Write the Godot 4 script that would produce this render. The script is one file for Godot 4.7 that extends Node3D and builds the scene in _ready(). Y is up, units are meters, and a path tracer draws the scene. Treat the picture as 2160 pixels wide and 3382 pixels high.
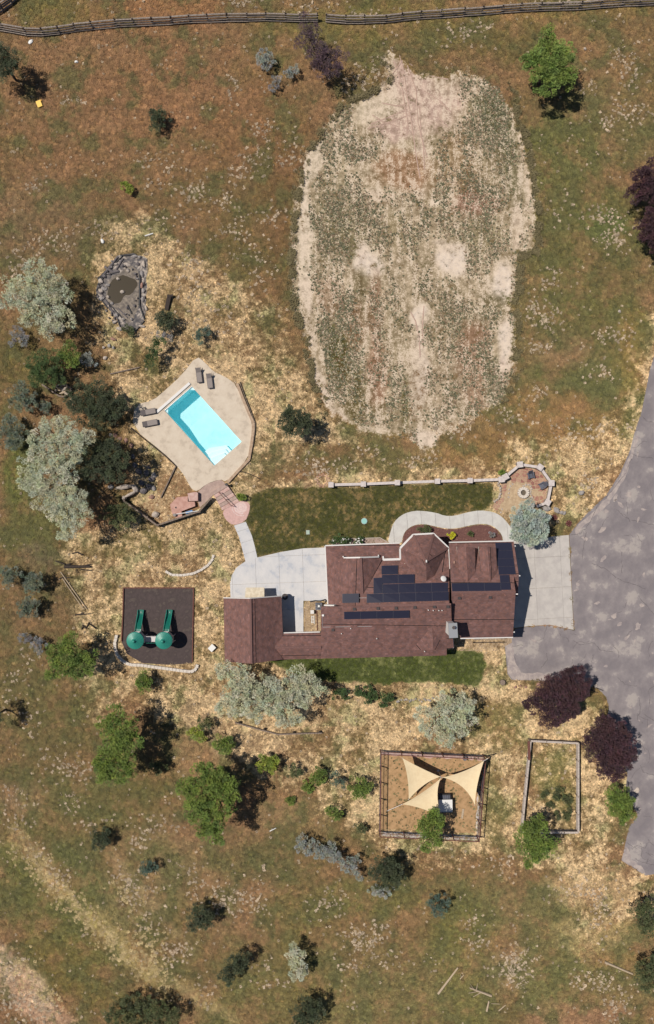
extends Node3D
# A homestead seen from a drone. Positions are read off the photograph's pixels (2160 x 3382) on the
# ground plane: P(px, py, h) is the point at height h above the ground that stands at that place.
const K := 0.03845          # metres per photograph pixel on the ground
const HC := 90.0            # height of the drone
const CX := 1080.0
const CY := 1691.0
const F := 1.22             # photograph tone / base colour in full sun
const GRASS_GAIN := 1.5
const TX0 := -230.0         # extent of the ground texture, in photograph pixels
const TY0 := -230.0
const TW := 1392
const TH := 2048
const TS := 1.876           # photograph pixels per texel
var rng := RandomNumberGenerator.new()
var used := {}
var M := {}
var org := Vector3.ZERO
var gbytes: PackedByteArray  # ground colours
var cls: PackedByteArray     # ground class per mask cell
const CW := 654
const CH := 961
var unit_box: Mesh
var unit_cyl: Mesh
var rocks := []

# ---------------------------------------------------------------- helpers
func P(sx, sy, h = 0.0) -> Vector3:
	var f = (1.0 - h / HC) * K
	return Vector3((sx - CX) * f, h, (sy - CY) * f)

func G(sx, sy) -> Vector2:
	return Vector2((sx - CX) * K, (sy - CY) * K)

func lin(c: float) -> float:
	return pow((c + 0.055) / 1.055, 2.4) if c > 0.04045 else c / 12.92

func srgb(c: float) -> float:
	c = clampf(c, 0.0, 1.0)
	return 1.055 * pow(c, 1.0 / 2.4) - 0.055 if c > 0.0031308 else c * 12.92

# base colour (sRGB) of a sunlit tone in the photograph
func A(r, g, b) -> Color:
	return Color(srgb(lin(r / 255.0) / F), srgb(lin(g / 255.0) / F), srgb(lin(b / 255.0) / F))

func mat(c: Color, rough = 0.85, metal = 0.0) -> StandardMaterial3D:
	var m := StandardMaterial3D.new()
	m.albedo_color = c
	m.roughness = rough
	m.metallic = metal
	m.cull_mode = BaseMaterial3D.CULL_DISABLED
	return m

# two-tone mottled material, looked up by world position
func nmat(c1: Color, c2: Color, size: float, seed_: int, rough = 0.9, bump = 0.0, third = null) -> StandardMaterial3D:
	var n := FastNoiseLite.new()
	n.seed = seed_
	n.noise_type = FastNoiseLite.TYPE_SIMPLEX_SMOOTH
	n.frequency = 0.014
	n.fractal_octaves = 5
	n.fractal_gain = 0.62
	var im := n.get_seamless_image(256, 256)
	var d := im.get_data()
	var step := d.size() / 65536
	var out := PackedByteArray()
	out.resize(65536 * 3)
	var r := RandomNumberGenerator.new()
	r.seed = seed_
	for i in 65536:
		var t = clampf((d[i * step] / 255.0 - 0.5) * 1.9 + 0.5 + r.randf_range(-0.12, 0.12), 0.0, 1.0)
		var c := c1.lerp(c2, t)
		if third != null and t > 0.8:
			c = c.lerp(third, (t - 0.8) * 4.0)
		out[i * 3] = int(c.r * 255)
		out[i * 3 + 1] = int(c.g * 255)
		out[i * 3 + 2] = int(c.b * 255)
	var m := mat(Color.WHITE, rough)
	m.albedo_texture = ImageTexture.create_from_image(Image.create_from_data(256, 256, false, Image.FORMAT_RGB8, out))
	m.uv1_triplanar = true
	m.uv1_world_triplanar = true
	m.uv1_scale = Vector3.ONE / size
	if bump > 0.0:
		var hm := im.duplicate()
		hm.convert(Image.FORMAT_RGBA8)
		hm.bump_map_to_normal_map(bump)
		m.normal_enabled = true
		m.normal_texture = ImageTexture.create_from_image(hm)
	return m

func vmat(rough = 0.8, back = 0.0) -> StandardMaterial3D:
	var m := mat(Color.WHITE, rough)
	m.vertex_color_use_as_albedo = true
	if back > 0.0:
		m.backlight_enabled = true
		m.backlight = Color(back, back, back)
	return m

class MB:
	var v := PackedVector3Array()
	var n := PackedVector3Array()
	var c := PackedColorArray()
	var uv := PackedVector2Array()
	var col := Color.WHITE
	func tri(a: Vector3, b: Vector3, d: Vector3, hint: Vector3, ua := Vector2.ZERO, ub := Vector2.ZERO, ud := Vector2.ZERO):
		var nn := (b - a).cross(d - a)
		if nn.length_squared() < 1e-14:
			return
		nn = nn.normalized()
		if nn.dot(hint) < 0.0:
			nn = -nn
			v.append_array([a, b, d])
			uv.append_array([ua, ub, ud])
		else:
			v.append_array([a, d, b])
			uv.append_array([ua, ud, ub])
		n.append_array([nn, nn, nn])
		c.append_array([col, col, col])
	func quad(a, b, d, e, hint):
		tri(a, b, d, hint)
		tri(a, d, e, hint)
	func mesh(o := Vector3.ZERO) -> ArrayMesh:
		var m := ArrayMesh.new()
		var arr := []
		arr.resize(Mesh.ARRAY_MAX)
		if o != Vector3.ZERO:
			for i in v.size():
				v[i] -= o
		arr[Mesh.ARRAY_VERTEX] = v
		arr[Mesh.ARRAY_NORMAL] = n
		arr[Mesh.ARRAY_COLOR] = c
		arr[Mesh.ARRAY_TEX_UV] = uv
		m.add_surface_from_arrays(Mesh.PRIMITIVE_TRIANGLES, arr)
		return m

func uname(s: String) -> String:
	if not used.has(s):
		used[s] = 0
		return s
	used[s] += 1
	return "%s_%03d" % [s, used[s]]

func thing(called, label, cat, at = Vector3.ZERO, group = "", kind = ""):
	var o := Node3D.new()
	o.name = uname(called)
	add_child(o)
	o.position = at
	org = at
	meta(o, label, cat, group, kind)
	return o

func meta(o, label, cat, group = "", kind = ""):
	if label != "": o.set_meta("label", label)
	if cat != "": o.set_meta("category", cat)
	if group != "": o.set_meta("group", group)
	if kind != "": o.set_meta("kind", kind)

func solo(called, mesh, m, label, cat, group = "", kind = ""):
	var o := MeshInstance3D.new()
	o.name = uname(called)
	o.mesh = mesh
	o.material_override = m
	add_child(o)
	meta(o, label, cat, group, kind)
	return o

func struct(called, mesh, m):
	return solo(called, mesh, m, "", "", "", "structure")

# a part; meshes are built in world space and moved to the thing's own axes
func part(par, called, mesh, m, xf = Transform3D()):
	var o := MeshInstance3D.new()
	o.name = called
	o.mesh = mesh
	o.material_override = m
	o.transform = xf
	par.add_child(o, true)
	return o

func wpart(par, called, mb: MB, m):
	return part(par, called, mb.mesh(gpos(par)), m)

func gpos(n) -> Vector3:
	var p := Vector3.ZERO
	while n != self:
		p += n.position
		n = n.get_parent()
	return p

# bar from a to b (world), w wide and t thick, sharing one box
func bar(par, called, a: Vector3, b: Vector3, w: float, t: float, m, up = Vector3.UP):
	var d := b - a
	var x := d.normalized()
	var side := x.cross(up)
	if side.length() < 0.05:
		side = x.cross(Vector3.RIGHT)
	side = side.normalized()
	var y := side.cross(x).normalized()
	return part(par, called, unit_box, m, Transform3D(Basis(d, y * t, side * w), (a + b) * 0.5 - gpos(par)))

func rod(par, called, a: Vector3, b: Vector3, r: float, m):
	var d := b - a
	var y := d.normalized()
	var x := y.cross(Vector3.UP)
	if x.length() < 0.05:
		x = Vector3.RIGHT
	x = x.normalized()
	var z := x.cross(y)
	return part(par, called, unit_cyl, m, Transform3D(Basis(x * r, d, z * r), (a + b) * 0.5 - gpos(par)))

func boxat(par, called, at: Vector3, size: Vector3, yaw: float, m):
	return part(par, called, unit_box, m, Transform3D(Basis(Vector3.UP, yaw) * Basis.from_scale(size), at - gpos(par)))

func rock(par, called, at: Vector3, size: Vector3, yaw: float, m, variant = -1):
	var k = variant if variant >= 0 else rng.randi() % rocks.size()
	return part(par, called, rocks[k], m, Transform3D(Basis(Vector3.UP, yaw) * Basis.from_scale(size), at - gpos(par)))

func pg(arr) -> PackedVector2Array:     # photograph pixels to ground polygon
	var o := PackedVector2Array()
	for i in range(0, arr.size(), 2):
		o.append(G(arr[i], arr[i + 1]))
	return o

# pixels of an enlarged view (origin, factor) to photograph pixels
func z2s(arr, ox, oy, f):
	var o := []
	for i in range(0, arr.size(), 2):
		o.append(ox + arr[i] / f)
		o.append(oy + arr[i + 1] / f)
	return o

func prism(mb: MB, poly: PackedVector2Array, y0: float, y1: float, bottom = false):
	var idx := Geometry2D.triangulate_polygon(poly)
	for i in range(0, idx.size(), 3):
		var a := poly[idx[i]]
		var b := poly[idx[i + 1]]
		var d := poly[idx[i + 2]]
		mb.tri(Vector3(a.x, y1, a.y), Vector3(b.x, y1, b.y), Vector3(d.x, y1, d.y), Vector3.UP, a, b, d)
		if bottom:
			mb.tri(Vector3(a.x, y0, a.y), Vector3(b.x, y0, b.y), Vector3(d.x, y0, d.y), Vector3.DOWN)
	var cw := Geometry2D.is_polygon_clockwise(poly)
	for i in poly.size():
		var a := poly[i]
		var b := poly[(i + 1) % poly.size()]
		var e := b - a
		var nn := Vector3(e.y, 0, -e.x) * (-1.0 if cw else 1.0)
		mb.quad(Vector3(a.x, y0, a.y), Vector3(b.x, y0, b.y), Vector3(b.x, y1, b.y), Vector3(a.x, y1, a.y), nn)

func smooth_poly(p: PackedVector2Array, times = 1) -> PackedVector2Array:
	for t in times:
		var o := PackedVector2Array()
		for i in p.size():
			var a := p[i]
			var b := p[(i + 1) % p.size()]
			o.append(a.lerp(b, 0.25))
			o.append(a.lerp(b, 0.75))
		p = o
	return p

func chain(par, called, pts, w, h, m, y0 = 0.0):   # butted straight pieces along a line of ground points
	for i in pts.size() - 1:
		var a: Vector2 = pts[i]
		var b: Vector2 = pts[i + 1]
		bar(par, called, Vector3(a.x, y0 + h / 2, a.y), Vector3(b.x, y0 + h / 2, b.y), w, h, m)

# slabs: the polygon cut by a grid turned by ang, each piece a part of par
func pave(par, called, poly, ang, cell: Vector2, gap, y0, y1, m, off = Vector2.ZERO, skip = PackedVector2Array()):
	var c := Vector2.ZERO
	for p in poly: c += p
	c = c / poly.size() + off
	var ux := Vector2.from_angle(ang)
	var uy := ux.orthogonal()
	for i in range(-14, 15):
		for j in range(-14, 15):
			var o = c + ux * (i * cell.x) + uy * (j * cell.y)
			var q := PackedVector2Array([o, o + ux * (cell.x - gap), o + ux * (cell.x - gap) + uy * (cell.y - gap), o + uy * (cell.y - gap)])
			for r in Geometry2D.intersect_polygons(poly, q):
				if r.size() < 3 or absf(area(r)) < 0.02:
					continue
				var mb := MB.new()
				prism(mb, r, y0, y1 + rng.randf_range(-0.004, 0.004))
				wpart(par, called, mb, m)

func area(p) -> float:
	var s := 0.0
	for i in p.size():
		s += p[i].cross(p[(i + 1) % p.size()])
	return s * 0.5

# irregular stones filling a polygon: cells of scattered seeds, drawn in by a joint
func stones(par, called, poly, spacing, joint, y0, y1, mats, keep = 1.0):
	var lo := Vector2(1e9, 1e9)
	var hi := -lo
	for p in poly:
		lo = lo.min(p)
		hi = hi.max(p)
	var seeds := []
	var y := lo.y
	while y < hi.y + spacing:
		var x := lo.x
		while x < hi.x + spacing:
			seeds.append(Vector2(x + rng.randf_range(-0.42, 0.42) * spacing, y + rng.randf_range(-0.42, 0.42) * spacing))
			x += spacing
		y += spacing
	for s in seeds:
		if rng.randf() > keep:
			continue
		var cell := PackedVector2Array([s + Vector2(-2, -2) * spacing, s + Vector2(2, -2) * spacing, s + Vector2(2, 2) * spacing, s + Vector2(-2, 2) * spacing])
		for t in seeds:
			var d: Vector2 = t - s
			if d.length_squared() < 0.0001 or d.length() > 3.2 * spacing:
				continue
			cell = half(cell, s + d * 0.5 - d.normalized() * joint * 0.5, d.normalized())
			if cell.size() < 3:
				break
		if cell.size() < 3:
			continue
		for r in Geometry2D.intersect_polygons(poly, cell):
			if r.size() < 3 or absf(area(r)) < 0.03:
				continue
			var mb := MB.new()
			prism(mb, r, y0, y1 + rng.randf_range(-0.012, 0.012))
			wpart(par, called, mb, mats[rng.randi() % mats.size()])

func half(poly, at: Vector2, nrm: Vector2) -> PackedVector2Array:
	var o := PackedVector2Array()
	for i in poly.size():
		var a: Vector2 = poly[i]
		var b: Vector2 = poly[(i + 1) % poly.size()]
		var da := (a - at).dot(nrm)
		var db := (b - at).dot(nrm)
		if da <= 0: o.append(a)
		if (da < 0 and db > 0) or (da > 0 and db < 0):
			o.append(a.lerp(b, da / (da - db)))
	return o

func make_rock(seed_) -> ArrayMesh:
	var r := RandomNumberGenerator.new()
	r.seed = seed_
	var n := FastNoiseLite.new()
	n.seed = seed_
	n.frequency = 0.9
	var mb := MB.new()
	var cuts := []
	for i in 7:
		cuts.append([Vector3(r.randf_range(-1, 1), r.randf_range(-0.4, 1), r.randf_range(-1, 1)).normalized(), r.randf_range(0.62, 0.9)])
	var pts := []
	for j in 6:
		var row := []
		for i in 10:
			var th := PI * j / 5.0
			var ph := TAU * i / 10.0
			var d := Vector3(sin(th) * cos(ph), cos(th), sin(th) * sin(ph))
			var l := 1.0 + n.get_noise_3dv(d * 1.3) * 0.25
			for cc in cuts:
				var q: float = d.dot(cc[0]) * l
				if q > cc[1]: l *= cc[1] / q
			row.append(d * l * 0.5)
		pts.append(row)
	for j in 5:
		for i in 10:
			var i2 := (i + 1) % 10
			mb.quad(pts[j][i], pts[j][i2], pts[j + 1][i2], pts[j + 1][i], pts[j][i] + pts[j + 1][i2])
	return mb.mesh()

# ---------------------------------------------------------------- main
func _ready():
	rng.seed = 4711
	var cam := Camera3D.new()
	cam.name = "camera"
	add_child(cam)
	cam.position = Vector3(0, HC, 0)
	cam.rotation_degrees = Vector3(-90, 0, 0)
	cam.fov = rad_to_deg(2.0 * atan(1691.0 * K / HC))
	cam.near = 1.0
	cam.far = 2000.0
	cam.current = true
	var env := Environment.new()
	env.background_mode = Environment.BG_SKY
	var sm := ProceduralSkyMaterial.new()
	sm.sky_top_color = Color(0.42, 0.53, 0.70)
	sm.sky_horizon_color = Color(0.74, 0.78, 0.83)
	sm.ground_horizon_color = Color(0.60, 0.58, 0.52)
	sm.ground_bottom_color = Color(0.35, 0.30, 0.24)
	sm.sky_energy_multiplier = 0.62
	var sky := Sky.new()
	sky.sky_material = sm
	env.sky = sky
	env.tonemap_mode = Environment.TONE_MAPPER_LINEAR
	env.tonemap_exposure = 1.27
	env.sdfgi_enabled = true
	env.ssao_enabled = true
	env.ssil_enabled = true
	var we := WorldEnvironment.new()
	we.environment = env
	add_child(we)
	var sun := DirectionalLight3D.new()
	sun.name = "sun"
	add_child(sun)
	sun.look_at_from_position(Vector3.ZERO, Vector3(0.56, -1.0, 0.15), Vector3.FORWARD)
	sun.light_color = Color(1.0, 0.972, 0.93)
	sun.light_energy = 1.15
	sun.light_angular_distance = 0.5
	sun.shadow_enabled = true

	var bm := BoxMesh.new()
	bm.size = Vector3.ONE
	unit_box = bm
	var cm := CylinderMesh.new()
	cm.top_radius = 1.0
	cm.bottom_radius = 1.0
	cm.height = 1.0
	cm.radial_segments = 10
	cm.rings = 1
	unit_cyl = cm
	for i in 5: rocks.append(make_rock(31 + i))
	materials()
	make_ground()
	hard_surfaces()
	ruts()
	house()
	pool()
	pump_yard()
	playground()
	firepit()
	pond()
	fences()
	pens()
	clutter()
	trees()
	grass()

func materials():
	M.concrete = nmat(A(211, 208, 207), A(198, 197, 199), 9.0, 11, 0.9, 0.6, A(182, 185, 193))
	M.walk = nmat(A(208, 205, 200), A(196, 192, 188), 5.0, 12, 0.9, 0.6)
	M.apron = nmat(A(196, 189, 182), A(182, 175, 170), 6.0, 13, 0.9, 0.6)
	M.asphalt = nmat(A(128, 120, 122), A(150, 141, 140), 13.0, 14, 0.95, 2.0, A(172, 162, 156))
	M.asphalt_worn = nmat(A(182, 168, 160), A(156, 144, 142), 3.0, 15, 0.95, 2.0)
	M.crack = nmat(A(92, 86, 88), A(110, 103, 103), 2.0, 16)
	M.deck = nmat(A(214, 199, 180), A(204, 188, 168), 6.0, 17, 0.85, 0.8, A(192, 176, 158))
	M.deckwall = nmat(A(190, 165, 140), A(165, 138, 115), 2.0, 18)
	M.mulch = nmat(A(120, 84, 78), A(88, 58, 54), 1.2, 19, 1.0, 4.0, A(165, 125, 110))
	M.playmat = nmat(A(84, 72, 70), A(72, 62, 61), 5.0, 20, 1.0, 3.0, A(96, 84, 78))
	M.pinkpad = nmat(A(202, 160, 146), A(184, 140, 126), 3.0, 21)
	M.pinkpad2 = nmat(A(208, 178, 168), A(190, 152, 142), 3.0, 22)
	M.ramp = nmat(A(184, 160, 148), A(168, 144, 134), 3.0, 23)
	M.dirt = nmat(A(158, 122, 88), A(130, 98, 68), 3.0, 24, 1.0, 2.0)
	M.gravel = nmat(A(182, 160, 135), A(150, 126, 100), 1.0, 25, 1.0, 4.0)
	M.cap = nmat(A(124, 92, 86), A(108, 78, 74), 0.6, 67)
	M.white = mat(A(232, 230, 226), 0.55)
	M.trim = mat(A(222, 218, 214), 0.6)
	M.wall = nmat(A(205, 196, 184), A(190, 182, 172), 4.0, 26)
	M.oldwood = nmat(A(150, 134, 120), A(112, 97, 86), 0.9, 27, 0.95, 2.0)
	M.paleboard = nmat(A(206, 194, 184), A(172, 158, 148), 0.9, 68, 0.95, 2.0)
	M.greywood = nmat(A(164, 152, 142), A(122, 110, 102), 0.9, 28, 0.95, 2.0)
	M.redpost = nmat(A(128, 82, 70), A(100, 62, 54), 0.7, 29)
	M.darkwood = nmat(A(70, 58, 50), A(48, 40, 36), 0.7, 30)
	M.stonecap = nmat(A(216, 205, 200), A(198, 187, 183), 1.5, 31)
	M.stonewall = nmat(A(170, 155, 145), A(140, 125, 118), 0.8, 32)
	M.block = nmat(A(226, 216, 204), A(202, 190, 178), 0.8, 33)
	M.rock1 = nmat(A(178, 170, 164), A(138, 132, 130), 0.7, 34, 0.95, 3.0)
	M.rock2 = nmat(A(205, 192, 178), A(170, 156, 145), 0.7, 35, 0.95, 3.0)
	M.rock3 = nmat(A(128, 120, 120), A(94, 88, 90), 0.7, 36, 0.95, 3.0)
	M.rock4 = nmat(A(176, 140, 124), A(150, 112, 98), 0.7, 37, 0.95, 3.0)
	M.flag1 = nmat(A(178, 134, 116), A(154, 108, 94), 1.0, 38)
	M.flag2 = nmat(A(160, 112, 98), A(140, 96, 86), 1.0, 39)
	M.flag3 = nmat(A(190, 156, 132), A(172, 132, 112), 1.0, 40)
	M.liner = nmat(A(78, 75, 78), A(150, 138, 128), 3.0, 41, 0.8, 5.0, A(190, 178, 166))
	M.pondwater = mat(A(76, 67, 52), 0.15)
	M.teal = mat(A(46, 138, 122), 0.38)
	M.teal2 = mat(A(24, 108, 92), 0.25)
	M.playgrey = mat(A(206, 198, 196), 0.5)
	M.black = mat(A(44, 43, 46), 0.6)
	M.vent = mat(A(66, 58, 58), 0.7)
	M.sail = nmat(A(238, 216, 176), A(232, 208, 168), 3.0, 42, 0.9)
	M.lounge = nmat(A(152, 142, 136), A(140, 130, 126), 0.5, 43)
	M.lounge_dark = mat(A(96, 88, 88), 0.8)
	M.slate = mat(A(98, 100, 112), 0.6)
	M.panel = mat(A(46, 46, 62), 0.28)
	M.panel_frame = mat(A(78, 77, 88), 0.5)
	M.metal = mat(A(200, 200, 200), 0.35, 0.6)
	M.yellow = mat(A(252, 208, 96), 0.6)
	M.cyan = mat(A(142, 196, 188), 0.6)
	M.beige = nmat(A(226, 214, 192), A(206, 192, 168), 2.0, 44)
	M.driftwood = nmat(A(206, 186, 160), A(170, 150, 126), 0.6, 45)
	M.bark = nmat(A(98, 84, 72), A(68, 56, 48), 0.5, 46)
	M.firesoil = nmat(A(120, 108, 92), A(84, 76, 66), 0.5, 47)
	M.leaf = vmat(0.8, 0.5)
	M.grass = vmat(0.95, 0.4)
	# shingles: rows of tabs of uneven tone
	var im := Image.create(512, 512, false, Image.FORMAT_RGB8)
	var r := RandomNumberGenerator.new()
	r.seed = 5
	var n := FastNoiseLite.new()
	n.frequency = 0.012
	n.fractal_octaves = 4
	for j in 36:
		var x := -r.randi_range(0, 20)
		while x < 512:
			var w := r.randi_range(14, 34)
			var t := r.randf_range(0.93, 1.06) * (1.0 + 0.2 * n.get_noise_2d(x, j * 14))
			var warm := r.randf_range(-0.04, 0.04)
			if r.randf() < 0.015: t *= 1.15
			var c := A(121, 88, 82)
			im.fill_rect(Rect2i(x, j * 14, w, 14), Color(c.r * t * (1 + warm), c.g * t, c.b * t * (1 - warm)))
			im.fill_rect(Rect2i(x, j * 14 + 12, w, 2), Color(c.r * t * 0.9, c.g * t * 0.9, c.b * t * 0.9))
			x += w
	im.resize(512, 512)
	M.shingle = mat(Color.WHITE, 0.92)
	M.shingle.albedo_texture = ImageTexture.create_from_image(im)

# ---------------------------------------------------------------- ground
func fill_poly(im: Image, s, value: int, scale = 0.25):
	# s: photograph pixels; im: 4 pixels of the photograph a cell, origin TX0, TY0
	var n: int = s.size() / 2
	var y0 := 1e9
	var y1 := -1e9
	for i in n:
		y0 = minf(y0, s[i * 2 + 1])
		y1 = maxf(y1, s[i * 2 + 1])
	var c := Color8(value, value, value)
	for y in range(maxi(0, int((y0 - TY0) * scale)), mini(CH, int((y1 - TY0) * scale) + 1)):
		var yy = (y + 0.5) / scale + TY0
		var xs := []
		for i in n:
			var ay: float = s[i * 2 + 1]
			var by: float = s[(i * 2 + 3) % (2 * n)]
			if (ay <= yy) != (by <= yy):
				var ax: float = s[i * 2]
				var bx: float = s[(i * 2 + 2) % (2 * n)]
				xs.append(ax + (bx - ax) * (yy - ay) / (by - ay))
		xs.sort()
		for k in range(0, xs.size() - 1, 2):
			var xa := maxi(0, int((xs[k] - TX0) * scale))
			var xb := mini(CW, int((xs[k + 1] - TX0) * scale))
			if xb > xa:
				im.fill_rect(Rect2i(xa, y, xb - xa, 1), c)

func d2s(arr):
	var o := []
	for v in arr: o.append(v * 1.40442)
	return o

var ARENA := [1290, 165, 1335, 195, 1385, 245, 1450, 252, 1520, 232, 1590, 252, 1650, 290, 1698, 370, 1740, 480, 1768, 620, 1777, 720, 1770, 830, 1716, 850, 1712, 960, 1692, 1000, 1708, 1100, 1700, 1230, 1660, 1330, 1560, 1395, 1460, 1440, 1430, 1490, 1385, 1490, 1350, 1450, 1200, 1430, 1090, 1370, 1040, 1270, 1015, 1130, 975, 1020, 962, 920, 966, 800, 985, 640, 1008, 520, 1070, 425, 1130, 345, 1230, 312, 1285, 270, 1268, 200]
var LAWN_N := [835, 1630, 900, 1612, 1080, 1606, 1305, 1603, 1636, 1594, 1632, 1655, 1618, 1683, 1543, 1696, 1470, 1708, 1385, 1690, 1300, 1728, 1280, 1795, 1096, 1800, 1075, 1810, 928, 1825, 850, 1843, 832, 1769, 815, 1723, 828, 1680]
var LAWN_S := [860, 2170, 1515, 2145, 1594, 2150, 1611, 2190, 1603, 2240, 1585, 2268, 1440, 2255, 1250, 2262, 1118, 2256, 1000, 2240]
var STRAW_D := [240, 530, 330, 505, 440, 570, 540, 650, 650, 720, 700, 800, 735, 900, 800, 1005, 870, 1045, 1000, 1078, 1180, 1050, 1330, 1000, 1430, 990, 1500, 860, 1538, 700, 1600, 690, 1600, 1000, 1440, 1150, 1340, 1260, 1200, 1250, 1190, 1500, 1210, 1590, 1400, 1630, 1440, 1720, 1500, 1800, 1460, 2050, 1600, 2060, 1600, 2170, 1470, 2180, 1410, 2255, 1350, 2240, 1330, 2090, 1250, 2060, 1180, 2040, 1090, 2060, 1000, 2065, 930, 2020, 850, 1955, 740, 1930, 690, 1880, 590, 1830, 480, 1760, 330, 1680, 230, 1690, 195, 1640, 190, 1480, 140, 1340, 145, 1270, 280, 1215, 320, 1080, 300, 1010, 250, 890, 225, 760, 200, 650]

func hard_polys():
	return [ASPHALT, APRON, WALK, PATIO, PATH, DECK, MULCH, PLAYMAT, HOUSE_FOOT, GARAGE_FOOT, WING_FOOT, PADS, POND, TERRACE, PEN]

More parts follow.
